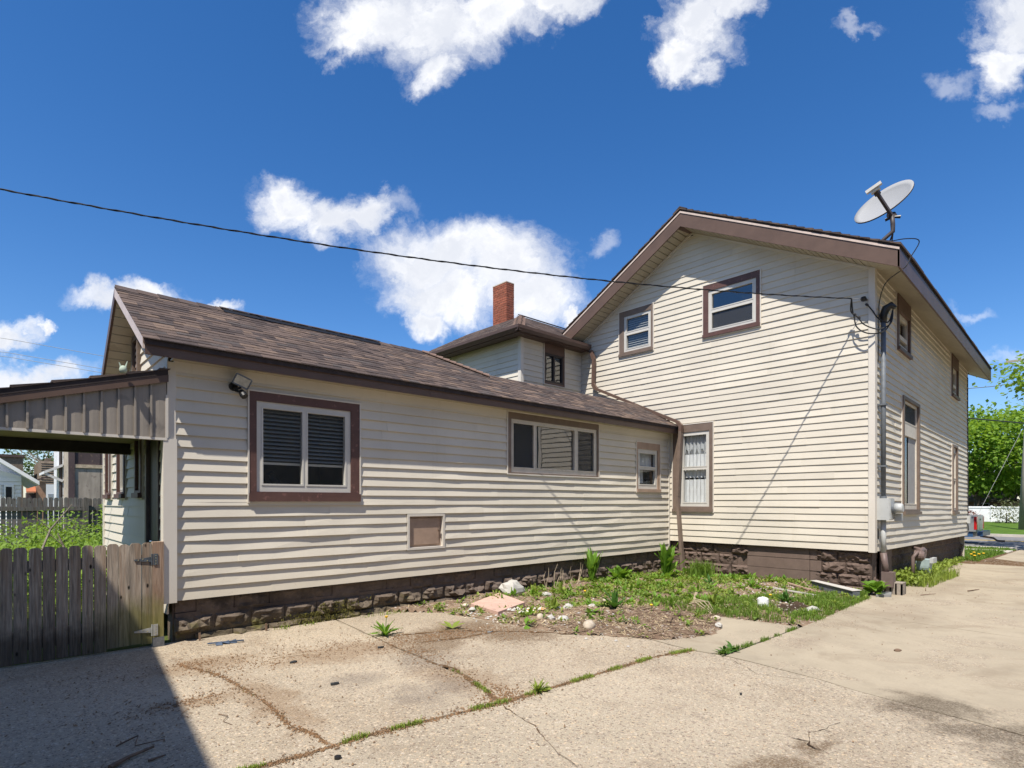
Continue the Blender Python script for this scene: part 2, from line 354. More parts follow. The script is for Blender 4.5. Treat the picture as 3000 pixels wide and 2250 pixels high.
# concrete with exposed aggregate; 'coarse' 0..1 says how far the paste has worn away
def concrete(name, coarse, base=(.392, .335, .25)):
    m, n, b, o = newmat(name)
    p = posn(n)
    big = n.noise(p, .55, 5, .6, .4); mid = n.noise(p, 3.2, 6, .65); fine = n.noise(p, 60, 3, .6)
    c = n.mix(n.step(big, .3, .7), tuple(x * .88 for x in base), tuple(x * 1.10 for x in base))
    c = n.mix(n.m('MULTIPLY', n.step(mid, .50, .72), .38), c, (base[0] * .66, base[1] * .66, base[2] * .67))
    pat = n.noise(n.v('ADD', p, (9.1, 2.7, 0)), .85, 7, .68, .8)
    c = n.mix(n.m('MULTIPLY', n.step(pat, .50, .66), .42), c, (base[0] * .56, base[1] * .50, base[2] * .46))
    c = n.mix(n.m('MULTIPLY', n.step(pat, .46, .30), .35), c, (base[0] * 1.2, base[1] * 1.2, base[2] * 1.22))
    c = n.mix(n.m('MULTIPLY', n.step(fine, .4, .7), .24), c, tuple(x * .72 for x in base))
    wpz = n.v('ADD', p, n.v('SCALE', n.noise(p, 30, 2, .5, 0, True), .012))
    hgt = None
    for sc_, seed, amt in ((70, 0, .68), (126, 7.3, .65), (42, 3.1, .48)):
        q = n.v('ADD', wpz, (seed, seed * 2, 0))
        cc = n.sep(n.voro(q, sc_, 'Color')); d = n.voro(q, sc_, 'Distance')
        msk = n.step(d, .52, .40)
        worn = n.step(n.m('ADD', n.noise(p, 1.3, 4, .6), coarse * .5 - .30), .32, .5)
        msk = n.m('MULTIPLY', n.m('MULTIPLY', msk, amt), worn)
        c = n.mix(n.m('MULTIPLY', msk, n.step(cc[0], .84, .88)), c, n.mix(cc[1], (.045, .04, .04), (.17, .10, .07)))
        c = n.mix(n.m('MULTIPLY', msk, n.m('MULTIPLY', n.step(cc[0], .56, .60), n.step(cc[0], .76, .72))), c, n.mix(cc[1], (.56, .50, .42), (.62, .45, .27)))
        c = n.mix(n.m('MULTIPLY', msk, n.m('MULTIPLY', n.step(cc[2], .70, .74), .5)), c, n.mix(cc[1], (.34, .24, .17), (.28, .25, .22)))
        h = n.m('MULTIPLY', msk, 1.0)
        hgt = h if hgt is None else n.m('ADD', hgt, h)
    # stains with shapes of their own
    wq = n.v('ADD', n.v('MULTIPLY', p, (1, 1, 0)), n.v('SCALE', n.v('SUBTRACT', n.noise(p, 3.0, 5, .65, 0, True), (.5, .5, .5)), .55))
    rag = n.m('ADD', n.m('MULTIPLY', n.m('SUBTRACT', n.noise(p, 7, 8, .7), .5), 1.5), n.m('MULTIPLY', n.m('SUBTRACT', n.noise(p, 45, 4, .7), .5), .9))
    spk = n.m('ADD', .45, n.m('MULTIPLY', n.step(n.noise(p, 80, 3, .7), .38, .58), .55))
    def stain(c, lst, col, a, b_, amt):
        s = None
        for e in lst:
            x = n.blob(wq, *e); s = x if s is None else n.m('MAXIMUM', s, x)
        s = n.m('ADD', s, rag)
        return n.mix(n.m('MULTIPLY', n.m('MULTIPLY', n.step(s, a, b_), amt), spk), c, col)
    c = stain(c, [(5.12, .98, .42, .30, R(-35)), (4.85, .55, .55, .26, R(-70)), (4.6, .2, .5, .3, R(-60)), (5.3, .95, .16, .3, 0)], (.07, .052, .036), -.2, .7, .8)
    c = stain(c, [(3.79, 1.31, .22, .10, R(-15)), (3.3, 1.36, .30, .16, R(-35)), (3.1, 1.28, .3, .2, 0)], (.10, .06, .03), -.2, .6, .8)
    c = stain(c, [(1.5, 5.8, .5, .28, 0), (1.6, 4.4, .22, .8, 0), (2.6, 5.3, .8, .35, R(-10)), (3.0, 3.9, .3, .6, 0), (1.2, 4.75, .35, .16, 0)], (.19, .115, .06), -.3, .6, .62)
    c = stain(c, [(4.0, 5.3, .9, .42, R(10)), (4.5, 4.75, .5, .4, R(-30)), (3.55, 5.0, .55, .3, R(40))], (.125, .08, .045), -.3, .5, .82)
    c = stain(c, [(2.75, 3.75, .45, .35, R(30)), (3.05, 4.5, .42, .5, 0), (2.3, 4.4, .4, .3, 0), (2.45, 3.7, .3, .5, 0)], (.15, .125, .105), -.1, .9, .6)
    c = stain(c, [(9.6, 2.2, 1.3, .5, R(8)), (6.6, 2.35, .9, .22, 0), (13, 2.2, 1.6, .3, 0)], (.24, .19, .14), -.1, .9, .45)
    n.L(c, b.inputs['Base Color']); b.inputs['Roughness'].default_value = .9; b.inputs['Specular IOR Level'].default_value = .2
    bump(n, b, n.m('ADD', n.m('MULTIPLY', hgt, .6), n.m('ADD', n.m('MULTIPLY', fine, .5), n.m('MULTIPLY', mid, 1.5))), .5, .006)
concrete('concrete_coarse', 1.0); concrete('concrete_worn', .78, (.383, .323, .238)); concrete('concrete_smooth', .25, (.355, .302, .222))

def dirt_mat(name, c1, c2, c3):
    m, n, b, o = newmat(name)
    p = posn(n)
    c = n.mix(n.step(n.noise(p, 3, 6, .65), .3, .7), c1, c2)
    c = n.mix(n.m('MULTIPLY', n.step(n.noise(p, 45, 4, .7), .52, .66), .6), c, c3)
    v = n.voro(n.v('ADD', p, n.v('SCALE', n.noise(p, 20, 2, .5, 0, True), .02)), 42, 'Color')
    c = n.mix(n.m('MULTIPLY', n.step(n.sep(v)[0], .9, .93), .7), c, (.5, .46, .4))
    n.L(c, b.inputs['Base Color']); b.inputs['Roughness'].default_value = .95; b.inputs['Specular IOR Level'].default_value = .1
    bump(n, b, n.noise(p, 55, 7, .75), .9, .02)
dirt_mat('mulch', (.155, .10, .068), (.27, .195, .135), (.38, .29, .20))
dirt_mat('soil_dark', (.035, .024, .017), (.075, .05, .033), (.11, .075, .05))
dirt_mat('joint_dirt', (.10, .06, .032), (.18, .11, .058), (.06, .04, .022))
def lawn_mat(name, c1, c2):
    m, n, b, o = newmat(name); p = posn(n)
    c = n.mix(n.step(n.noise(p, 1.1, 6, .65), .3, .7), c1, c2)
    c = n.mix(n.m('MULTIPLY', n.noise(p, 30, 4, .7), .5), c, tuple(x * .5 for x in c1))
    n.L(c, b.inputs['Base Color']); b.inputs['Roughness'].default_value = .95; b.inputs['Specular IOR Level'].default_value = .1
    bump(n, b, n.noise(p, 40, 5, .7), .8, .03)
lawn_mat('lawn', (.062, .125, .018), (.13, .215, .032))
lawn_mat('rough_ground', (.09, .12, .03), (.16, .17, .05))

# ------------------------------------------------------------------ mesh helpers
WO = {}                                              # world origin of every object built
def gz(x): return -.0095 * max(0.0, min(x, 21.0) - 3.0)
class MB:
    def __init__(s): s.v = []; s.f = []; s.mi = []; s.k = 0
    def poly(s, pts):
        i = len(s.v); s.v += [tuple(p) for p in pts]; s.f.append(tuple(range(i, i + len(pts)))); s.mi.append(s.k)
    def hexa(s, p):                                  # 8 corners: bottom ring then top ring
        i = len(s.v); s.v += [tuple(q) for q in p]
        for f in ((3, 2, 1, 0), (4, 5, 6, 7), (0, 1, 5, 4), (1, 2, 6, 5), (2, 3, 7, 6), (3, 0, 4, 7)):
            s.f.append(tuple(i + a for a in f)); s.mi.append(s.k)
    def box(s, x0, x1, y0, y1, z0, z1):
        s.hexa([(x0, y0, z0), (x1, y0, z0), (x1, y1, z0), (x0, y1, z0), (x0, y0, z1), (x1, y0, z1), (x1, y1, z1), (x0, y1, z1)])
    def bar(s, a, b, w, h, upv=(0, 0, 1)):           # rectangular bar from a to b
        a = Vector(a); b = Vector(b); d = (b - a).normalized(); u = Vector(upv)
        if abs(d.dot(u)) > .98: u = Vector((1, 0, 0))
        r = d.cross(u).normalized() * (w / 2); t = r.cross(d).normalized() * (h / 2)
        s.hexa([a - r - t, a + r - t, b + r - t, b - r - t, a - r + t, a + r + t, b + r + t, b - r + t])
    def tube(s, pts, r, n=6, caps=True):
        pts = [Vector(p) for p in pts]; rs = r if isinstance(r, (list, tuple)) else [r] * len(pts)
        i0 = len(s.v); u = None
        for j, p in enumerate(pts):
            d = (pts[min(j + 1, len(pts) - 1)] - pts[max(j - 1, 0)])
            d = d.normalized() if d.length > 1e-9 else Vector((0, 0, 1))
            if u is None: u = d.orthogonal().normalized()
            u = (u - d * u.dot(d)); u = u.normalized() if u.length > 1e-6 else d.orthogonal().normalized()
            v = d.cross(u)
            for k in range(n):
                a = 2 * math.pi * k / n; s.v.append(tuple(p + (u * math.cos(a) + v * math.sin(a)) * rs[j]))
        for j in range(len(pts) - 1):
            for k in range(n):
                a = i0 + j * n + k; b = i0 + j * n + (k + 1) % n
                s.f.append((a, b, b + n, a + n)); s.mi.append(s.k)
        if caps:
            s.f.append(tuple(i0 + k for k in reversed(range(n)))); s.mi.append(s.k)
            e = i0 + (len(pts) - 1) * n; s.f.append(tuple(e + k for k in range(n))); s.mi.append(s.k)
    def prism(s, poly, z0, z1):                      # polygon in plan, z may be callables of (x, y)
        f0 = z0 if callable(z0) else (lambda x, y: z0); f1 = z1 if callable(z1) else (lambda x, y: z1)
        i = len(s.v); n = len(poly)
        s.v += [(x, y, f0(x, y)) for x, y in poly] + [(x, y, f1(x, y)) for x, y in poly]
        s.f.append(tuple(i + k for k in reversed(range(n)))); s.f.append(tuple(i + n + k for k in range(n))); s.mi += [s.k, s.k]
        for k in range(n):
            s.f.append((i + k, i + (k + 1) % n, i + n + (k + 1) % n, i + n + k)); s.mi.append(s.k)
def add(name, mb, mat, parent=None, smooth=False, org=None):
    """link one mesh object; its origin sits at the centre of its own bounds"""
    xs = list(zip(*mb.v))
    c = Vector(org) if org else Vector([(min(a) + max(a)) / 2 for a in xs])
    me = bpy.data.meshes.new(name)
    me.from_pydata([(x - c.x, y - c.y, z - c.z) for x, y, z in mb.v], [], mb.f); me.update()
    mats = mat if isinstance(mat, (list, tuple)) else [mat]
    for m in mats: me.materials.append(MT[m])
    if len(mats) > 1: me.polygons.foreach_set('material_index', mb.mi)
    if smooth: me.polygons.foreach_set('use_smooth', [len(f) < 5 for f in mb.f])      # end caps stay flat
    o = bpy.data.objects.new(name, me); COL.objects.link(o); WO[o.name] = c
    if parent is not None: o.parent = parent; o.location = c - WO[parent.name]
    else: o.location = c
    return o
def place(name, me, loc, parent=None, rz=0, scale=None):   # an object that shares an existing mesh
    o = bpy.data.objects.new(name, me); COL.objects.link(o); c = Vector(loc); WO[o.name] = c
    o.rotation_euler = (0, 0, rz)
    if scale: o.scale = scale
    if parent is not None: o.parent = parent; o.location = c - WO[parent.name]
    else: o.location = c
    return o
def empty(name, loc):
    o = bpy.data.objects.new(name, None); COL.objects.link(o); o.location = loc; o.empty_display_size = .2; WO[o.name] = Vector(loc); return o
def tag(o, label, cat, group=None):
    o['label'] = label; o['category'] = cat
    if group: o['group'] = group
    return o
def struct(o): o['kind'] = 'structure'; return o
def stuff(o, label=None, cat=None):
    o['kind'] = 'stuff'
    if label: o['label'] = label
    if cat: o['category'] = cat
    return o
def one(name, fn, mat, parent=None, smooth=False):   # build with a function on a fresh MB
    mb = MB(); fn(mb); return add(name, mb, mat, parent, smooth)
def boxo(name, b, mat, parent=None): return one(name, lambda m: m.box(*b), mat, parent)
def fbm(x, y, z=0, s=1): return noise.fractal(Vector((x * s, y * s, z * s)), 1.0, 2.0, 4)

# ================================================================== THE HOUSE
YW, XG, YT, XT, XE = 6.89, 11.16, 9.42, 9.03, 1.46        # wing front, gable wall, tower front, tower side, wing end wall
def Pw(u, z, d): return (u, YW - d, z)
def Pg(u, z, d): return (XG - d, u, z)
def Ps(u, z, d): return (u, 2.935 + .026 * (u - XG) - d, z - .013 * (u - XG))
def Pt(u, z, d): return (u, YT - d, z)
def Pl(u, z, d): return (XT - d, u, z)
def Pe(u, z, d): return (XE - d, u, z)
house = empty('house', (1.46, 6.89, 0))
tag(house, 'cream vinyl-sided house with long low wing, two-storey gable and brown trim', 'house')

def wbox(mb, P, u0, u1, z0, z1, d0, d1):
    mb.hexa([P(u0, z0, d1), P(u1, z0, d1), P(u1, z0, d0), P(u0, z0, d0), P(u0, z1, d1), P(u1, z1, d1), P(u1, z1, d0), P(u0, z1, d0)])
def ring(mb, P, o, i, d0, d1):
    (u0, u1, z0, z1), (a0, a1, b0, b1) = o, i
    wbox(mb, P, u0, a0, z0, z1, d0, d1); wbox(mb, P, a1, u1, z0, z1, d0, d1)
    wbox(mb, P, a0, a1, z0, b0, d0, d1); wbox(mb, P, a0, a1, b1, z1, d0, d1)

def siding(P, u0, u1, z0, ztop, e, openings, ulim=None, tb=.0165, wave=.002, seed=1, lap=3.66, mat='vinyl', step=.42):
    rnd = random.Random(seed)
    wall = MB(); planks = []
    k = 0
    while z0 + k * e < ztop - .01:
        za = z0 + k * e; zb = min(za + e, ztop)
        ua, ub = ulim(za) if ulim else (u0, u1)
        if ub - ua < .12: k += 1; continue
        cuts = [za] + sorted({z for (a, b, c, d) in openings for z in (c, d) if za + .004 < z < zb - .004 and b > ua and a < ub}) + [zb]
        laps = [ua]; x = ua + rnd.uniform(.5, lap)
        while x < ub - .3: laps.append(x); x += lap * rnd.uniform(.75, 1)
        laps.append(ub)
        ph = rnd.uniform(0, 9); amp = wave * rnd.uniform(.4, 1.4)
        for s in range(len(laps) - 1):
            sa, sb = laps[s], laps[s + 1]
            off = .003 if s % 2 else 0
            cells = []
            for ci in range(len(cuts) - 1):
                ca_, cb_ = cuts[ci], cuts[ci + 1]; mid = (ca_ + cb_) / 2
                ivs = [(sa, sb)]
                for (a, b, c, d) in openings:
                    if c < mid < d:
                        nv = []
                        for (p, q) in ivs:
                            if b <= p or a >= q: nv.append((p, q)); continue
                            if a > p + .01: nv.append((p, a))
                            if b < q - .01: nv.append((b, q))
                        ivs = nv
                cells += [(p, q, ca_, cb_, ci) for (p, q) in ivs]
            comp = list(range(len(cells)))                # cells that touch make one plank
            for i in range(len(cells)):
                for j in range(i):
                    a, b = cells[i], cells[j]
                    if abs(a[4] - b[4]) == 1 and min(a[1], b[1]) - max(a[0], b[0]) > .01:
                        x_, y_ = comp[i], comp[j]; comp = [y_ if c == x_ else c for c in comp]
            for cid in sorted(set(comp)):
                mb = MB()
                for (p, q, ca_, cb_, ci) in [c for c, k_ in zip(cells, comp) if k_ == cid]:
                    n = max(1, int((q - p) / step)); us = [p + (q - p) * j / n for j in range(n + 1)]
                    def D(u, z):
                        g = 1 - (z - za) / e
                        w_ = amp * (math.sin(u * 2.1 + ph) + .6 * math.sin(u * 5.3 + 2 * ph)) if n > 1 else 0
                        return .002 + off + g * (tb + w_)
                    for j in range(n):
                        a, b = us[j], us[j + 1]
                        mb.poly([P(a, ca_, D(a, ca_)), P(b, ca_, D(b, ca_)), P(b, cb_, D(b, cb_)), P(a, cb_, D(a, cb_))])
                        if ci == 0:
                            mb.poly([P(a, ca_, 0), P(b, ca_, 0), P(b, ca_, D(b, ca_)), P(a, ca_, D(a, ca_))])
                    for u in (p, q):
                        mb.poly([P(u, ca_, 0), P(u, ca_, D(u, ca_)), P(u, cb_, D(u, cb_)), P(u, cb_, 0)])
                    wall.poly([P(p, ca_, -.006), P(q, ca_, -.006), P(q, cb_, -.006), P(p, cb_, -.006)])
                if mb.f: planks.append(mb)
        k += 1
    wo_ = add('wall', wall, mat, house)
    for mb in planks: add('siding_plank', mb, mat, wo_)
    return wo_

def window(P, o, frame, lights, cmat, fmat, gmat='glass', sill=True, trim=True, room='dark_room', depth=.5, cd=.03, muntin=None, screens=()):
    """o: outer rect (u0,u1,z0,z1); frame: rect of the sash frame; lights: glass rects"""
    mb = MB(); ring(mb, P, o, frame, -.03, cd)
    win = add('window', mb, cmat, house)
    if sill:
        m = MB(); wbox(m, P, o[0] - .005, o[1] + .005, o[2] - .012, o[2] + .05, -.02, cd + .03); add('sill', m, cmat, win)
    if trim:
        m = MB(); g = .018; k_ = .012 if sill else 0; ring(m, P, (o[0] - g, o[1] + g, o[2] - g - k_, o[3] + g), (o[0], o[1], o[2] - k_, o[3]), -.005, .036); add('edge_trim', m, 'vinyl_trim', win)
    us = sorted({l[0] for l in lights} | {l[1] for l in lights}); 
    fr = MB()                                         # frame: everything in the sash rect that is not a light
    U = sorted({frame[0], frame[1]} | {x for l in lights for x in l[:2]}); Z = sorted({frame[2], frame[3]} | {x for l in lights for x in l[2:]})
    for i in range(len(U) - 1):
        for j in range(len(Z) - 1):
            mu, mz = (U[i] + U[i + 1]) / 2, (Z[j] + Z[j + 1]) / 2
            if any(l[0] < mu < l[1] and l[2] < mz < l[3] for l in lights): continue
            wbox(fr, P, U[i], U[i + 1], Z[j], Z[j + 1], -.045, .012)
    add('frame', fr, fmat, win)
    lip = MB()
    for l in lights: ring(lip, P, (l[0] - .012, l[1] + .012, l[2] - .012, l[3] + .012), (l[0] + .008, l[1] - .008, l[2] + .008, l[3] - .008), -.04, .018)
    add('sash', lip, fmat, win)
    for l in lights:
        q_ = [P(l[0], l[2], -.022), P(l[1], l[2], -.022), P(l[1], l[3], -.022), P(l[0], l[3], -.022)]; m = MB(); m.poly(q_[::-1] if P in (Pg, Pe, Pl) else q_); add('pane', m, gmat, win)
    for l in screens:
        m = MB(); m.poly([P(l[0], l[2], -.008), P(l[1], l[2], -.008), P(l[1], l[3], -.008), P(l[0], l[3], -.008)]); add('insect_screen', m, 'insect_screen', win)
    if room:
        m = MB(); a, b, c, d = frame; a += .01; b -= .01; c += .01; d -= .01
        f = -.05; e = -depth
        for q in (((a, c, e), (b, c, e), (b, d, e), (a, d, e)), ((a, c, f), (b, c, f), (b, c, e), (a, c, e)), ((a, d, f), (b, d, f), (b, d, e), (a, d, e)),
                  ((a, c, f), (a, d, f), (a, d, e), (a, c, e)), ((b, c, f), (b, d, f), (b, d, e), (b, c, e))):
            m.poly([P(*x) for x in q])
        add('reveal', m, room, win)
    return win
def blinds(win, P, u0, u1, z0, z1, n, mat='blind', d=-.075, w_=.028, tilt=.5):
    for i in range(n):
        z = z1 - (z1 - z0) * (i + .5) / n
        m = MB(); s = w_ * math.sin(tilt); c = w_ * math.cos(tilt)
        wbox(m, P, u0, u1, z - .0025, z + .0025, d - c, d); 
        m.v = [(x, y, zz) for (x, y, zz) in m.v]
        m2 = MB(); m2.hexa([P(u0, z - s, d + c), P(u1, z - s, d + c), P(u1, z + s, d - c), P(u0, z + s, d - c), P(u0, z - s + .003, d + c), P(u1, z - s + .003, d + c), P(u1, z + s + .003, d - c), P(u0, z + s + .003, d - c)])
        add('blind_slat', m2, mat, win)
def curtain(win, P, u0, u1, z0, z1, mat, d=-.1, folds=9, scallop=0, ns=5):
    m = MB(); n = folds * 4
    def pt(j, t):
        u = u0 + (u1 - u0) * j / n; zb = z0 + (scallop * abs(math.sin(math.pi * ns * j / n)) if scallop else 0)
        return P(u, zb + (z1 - zb) * t, d + .018 * math.sin(2 * math.pi * folds * j / n) + .006 * math.sin(7 * t + j))
    for j in range(n):
        for t in range(3): m.poly([pt(j, t / 3), pt(j + 1, t / 3), pt(j + 1, (t + 1) / 3), pt(j, (t + 1) / 3)])
    return add('curtain', m, mat, win, True)

# ---------------------------------------------------------------- wing front wall
op_w = [(2.25, 3.637, 1.515, 2.78), (6.285, 8.64, 1.965, 2.975), (9.885, 10.75, 1.715, 2.74), (4.38, 5.012, .826, 1.318)]
siding(Pw, 1.50, 11.13, .445, 2.97, .1265, [(a - .015, b + .015, c - .02, d + .015) for a, b, c, d in op_w], wave=.0045, seed=3, tb=.025, lap=2.6)
one('frieze_board', lambda m: wbox(m, Pw, 1.49, 6.26, 2.885, 3.03, -.004, .030), 'vinyl_trim', house)
one('frieze_board', lambda m: wbox(m, Pw, 8.665, 11.14, 2.885, 3.03, -.004, .030), 'vinyl_trim', house)
w1 = window(Pw, op_w[0], (2.332, 3.517, 1.618, 2.676), [(2.402, 2.884, 1.705, 2.606), (2.938, 3.447, 1.705, 2.606)], 'red_brown', 'white_vinyl', 'glass', depth=.9, room='grey_room')
w1['label'] = 'large sliding window with half-raised blinds and red-brown casing'
one('sill_board', lambda m: wbox(m, Pw, 2.245, 3.645, 1.515, 1.60, .03, .052), 'red_brown', w1)
blinds(w1, Pw, 2.385, 2.90, 1.98, 2.60, 13); blinds(w1, Pw, 2.93, 3.46, 1.98, 2.60, 13)
one('blind_rail', lambda m: wbox(m, Pw, 2.385, 3.46, 1.945, 1.972, -.11, -.07), 'white_vinyl', w1)
one('lamp_base', lambda m: m.tube([Pw(2.72, 1.66, -.3), Pw(2.60, 1.86, -.3)], [.06, .045], 8), 'dark_room', w1)
w2 = window(Pw, (6.285, 8.64, 1.965, 2.975), (6.362, 8.597, 1.987, 2.868), [(6.412, 6.902, 2.067, 2.812), (6.953, 7.96, 2.067, 2.812), (8.04, 8.521, 2.067, 2.812)], 'grey_brown', 'cream_frame', 'glass_strong', sill=False, room='grey_room', screens=[(6.412, 6.902, 2.067, 2.812), (8.04, 8.521, 2.067, 2.812)])
w2['label'] = 'three-light slider under the wing eave'
w3 = window(Pw, op_w[2], (9.932, 10.66, 1.768, 2.60), [(10.0, 10.59, 2.235, 2.52), (10.0, 10.59, 1.86, 2.18)], 'tan_trim', 'white_vinyl', 'glass', room='grey_room')
w3['label'] = 'small tan-cased sash window'
curtain(w3, Pw, 9.98, 10.3, 1.9, 2.55, 'voile', folds=4); curtain(w3, Pw, 10.3, 10.62, 2.2, 2.55, 'voile', folds=4)
# hatch
hm = MB(); ring(hm, Pw, (4.372, 5.02, .816, 1.326), (4.41, 4.985, .85, 1.292), -.03, .03); hatch = add('hatch_frame', hm, 'vinyl_trim', house)
one('hatch_lining', lambda m: wbox(m, Pw, 4.40, 4.99, .842, 1.30, -.05, -.03), 'tan_trim', hatch)
one('hatch_door', lambda m: wbox(m, Pw, 4.428, 4.935, .885, 1.262, -.03, -.012), 'tan_trim', hatch)
one('latch', lambda m: (wbox(m, Pw, 4.915, 4.94, 1.085, 1.11, -.012, .02), m.tube([Pw(4.93, 1.09, .01), Pw(4.955, 1.0, .01), Pw(4.965, .96, .005)], .006, 5)), 'grey_brown', hatch)
for z in (.96, 1.2): one('hinge', lambda m: wbox(m, Pw, 4.412, 4.432, z - .02, z + .02, -.02, -.004), 'tan_trim', hatch)

# ---------------------------------------------------------------- wing end wall (seen through the porch) and its gable
op_e = [(10.455, 10.921, 1.56, 2.7), (9.29, 9.885, 1.56, 2.7), (8.17, 8.57, 1.56, 2.7), (7.32, 8.03, .25, 2.66)]
def zr(y): return 4.095 - .573 * (8.29 - y) if y < 8.29 else 4.095 - .83 * (y - 8.29)
def lim_e(z):
    if z < 2.8: return (6.96, 11.2)
    return (max(6.96, 8.29 - (3.90 - z) / .573), min(9.36, 8.29 + (3.88 - z) / .83))
siding(Pe, 6.96, 11.2, .30, 4.05, .1265, [(a - .01, b + .01, c - .02, d + .01) for a, b, c, d in op_e] + [(8.35, 8.75, 2.9, 3.62)], ulim=lim_e, seed=5, wave=.0015, tb=.02)
for (a, b, c, d) in op_e[:3]:
    window(Pe, (a, b, c, d), (a + .07, b - .07, c + .08, d - .06), [(a + .11, b - .11, c + .12, d - .1)], 'red_brown', 'white_vinyl', 'glass_strong', cd=.05)
one('door_frame', lambda m: ring(m, Pe, (7.32, 8.03, .25, 2.66), (7.40, 7.95, .25, 2.57), -.05, .03), 'grey_brown', house)
dr = one('door', lambda m: wbox(m, Pe, 7.40, 7.95, .26, 2.57, -.04, -.01), 'dark_bronze', house)
one('handle', lambda m: m.tube([Pe(7.47, 1.05, -.01), Pe(7.47, 1.05, .06), Pe(7.55, 1.05, .06)], .012, 6), 'chrome', dr)
vt = one('gable_vent', lambda m: ring(m, Pe, (8.36, 8.74, 2.9, 3.6), (8.42, 8.68, 2.96, 3.54), -.02, .05), 'grey_brown', house)
for i in range(7): one('louvre', lambda m: wbox(m, Pe, 8.42, 8.68, 2.98 + i * .08, 3.02 + i * .08, -.02, .02), 'tan_trim', vt)
# corner boards of the wing
one('corner_board', lambda m: m.box(1.425, 1.505, 6.862, 6.96, 2.16, 2.98), 'vinyl_trim', house)
one('corner_board', lambda m: m.box(1.385, 1.512, 6.84, 6.965, .43, 2.163), 'vinyl_trim', house)
one('corner_board', lambda m: m.box(1.425, 1.47, 11.18, 11.25, .3, 2.75), 'vinyl_trim', house)
one('back_wall', lambda m: m.box(1.47, 8.9, 11.2, 11.3, -.1, 2.75), 'vinyl', house)
one('corner_board', lambda m: m.box(11.10, 11.135, 6.853, 6.905, .44, 2.98), 'vinyl_trim', house)

# ---------------------------------------------------------------- foundations
def block_variants(mat, L, H_, bulge, n=7, seed=0):
    out = []
    for v in range(n):
        rnd = random.Random(seed + v); mb = MB(); nx, nz = 8, 5
        idx = {}
        for j in range(nz + 1):
            for i in range(nx + 1):
                x = -L / 2 + L * i / nx; z = -H_ / 2 + H_ * j / nz
                e = min(i, nx - i, 1) * min(j, nz - j, 1)
                dpt = 0 if e == 0 else bulge * (.35 + .65 * e) * (.5 + 1.0 * fbm(x * 7 + v * 9, z * 11, seed + v * 3.7)) + rnd.uniform(-.011, .012)
                idx[i, j] = len(mb.v); mb.v.append((x + (rnd.uniform(-.008, .008) if 0 < i < nx else 0), -max(dpt, -.005), z + (rnd.uniform(-.006, .006) if 0 < j < nz else 0)))
        for j in range(nz):
            for i in range(nx):
                a, b, c, d = idx[i, j], idx[i + 1, j], idx[i + 1, j + 1], idx[i, j + 1]
                if (i + j) % 2: mb.f += [(a, b, c), (a, c, d)]
                else: mb.f += [(a, b, d), (b, c, d)]
                mb.mi += [0, 0]
        mb.k = 0
        for (p, q) in (((-L / 2, -H_ / 2), (L / 2, -H_ / 2)), ((L / 2, -H_ / 2), (L / 2, H_ / 2)), ((L / 2, H_ / 2), (-L / 2, H_ / 2)), ((-L / 2, H_ / 2), (-L / 2, -H_ / 2))):
            mb.poly([(p[0], 0, p[1]), (q[0], 0, q[1]), (q[0], .05, q[1]), (p[0], .05, p[1])])
        me = bpy.data.meshes.new('stone_block'); me.from_pydata(mb.v, [], mb.f); me.update(); me.materials.append(MT[mat]); out.append(me)
    return out
fw_ = one('foundation', lambda m: m.box(1.50, 11.3, 6.985, 7.2, -.35, .46), 'parge', house)
one('parging', lambda m: m.box(1.52, 11.1, 6.962, 6.99, .30, .455), 'parge', fw_)
one('mortar_bed', lambda m: m.box(1.52, 11.1, 6.948, 6.986, -.34, .295), 'parge', fw_)
bv = block_variants('block_old', .385, .185, .08, 9, 11)
for r, (zc, off) in enumerate(((.155, .0), (-.038, .2), (-.235, .05), (.35, .22))):
    x = 1.50 + .2 + off - (.4 if off else 0)
    i = 0
    while x < 11.0:
        if x > 1.6: place('stone_block', random.choice(bv), (x, 6.94 - (.03 * r * (1 if x < 6 else .4) if r < 3 else -.02) + random.uniform(-.014, .008), zc + random.uniform(-.006, .006)), fw_, 0, (random.uniform(.97, 1.02), random.uniform(.6, 1.25) if r < 3 else random.uniform(.15, .4), random.uniform(.97, 1.03)))
        x += .395; i += 1
fg = one('foundation', lambda m: m.box(11.26, 11.5, 2.98, 7.1, -.4, .66), 'block_brown', house)
bg_ = block_variants('block_brown', .385, .198, .06, 7, 31)
for r, zc in enumerate((.535, .325, .118, -.09, -.30)):
    y = 2.99 + (.2 if r % 2 else .33)
    while y < 6.95:
        if not (3.80 < y < 5.28) or False:
            place('stone_block', random.choice(bg_), (11.245 + random.uniform(-.006, .006), y, zc), fg, R(-90))
        y += .396
    if r % 2 == 0: place('stone_block', random.choice(bg_), (11.245, 3.09, zc), fg, R(-90), (.5, 1, 1))
for r, zc in enumerate((.535, .325, .118, -.09, -.30)):
    one('infill_block', lambda m: m.box(11.215, 11.27, 3.98, 5.15, zc - .1, zc + .1), 'block_plain', fg)
    for a, b in ((3.78, 3.97), ) if r % 2 else ((3.85, 3.97), ): one('infill_block', lambda m: m.box(11.218, 11.27, a, b, zc - .096, zc + .096), 'block_plain', fg)
one('sill_plate', lambda m: m.box(11.235, 11.4, 2.96, 6.95, .60, .665), 'block_brown', fg)
fs = one('foundation', lambda m: wbox(m, Ps, 11.26, 21.35, -.5, .66, -.45, -.17), 'parge', house)
bs_ = block_variants('block_brown', .40, .2, .02, 5, 51)
for r, zc in enumerate((.55, .345, .14, -.065, -.27)):
    u = 11.55 + (.2 if r % 2 else 0)
    while u < 21.2:
        p = Ps(u, zc, -.155); place('stone_block', random.choice(bs_), p, fs, R(1.5)); u += .406
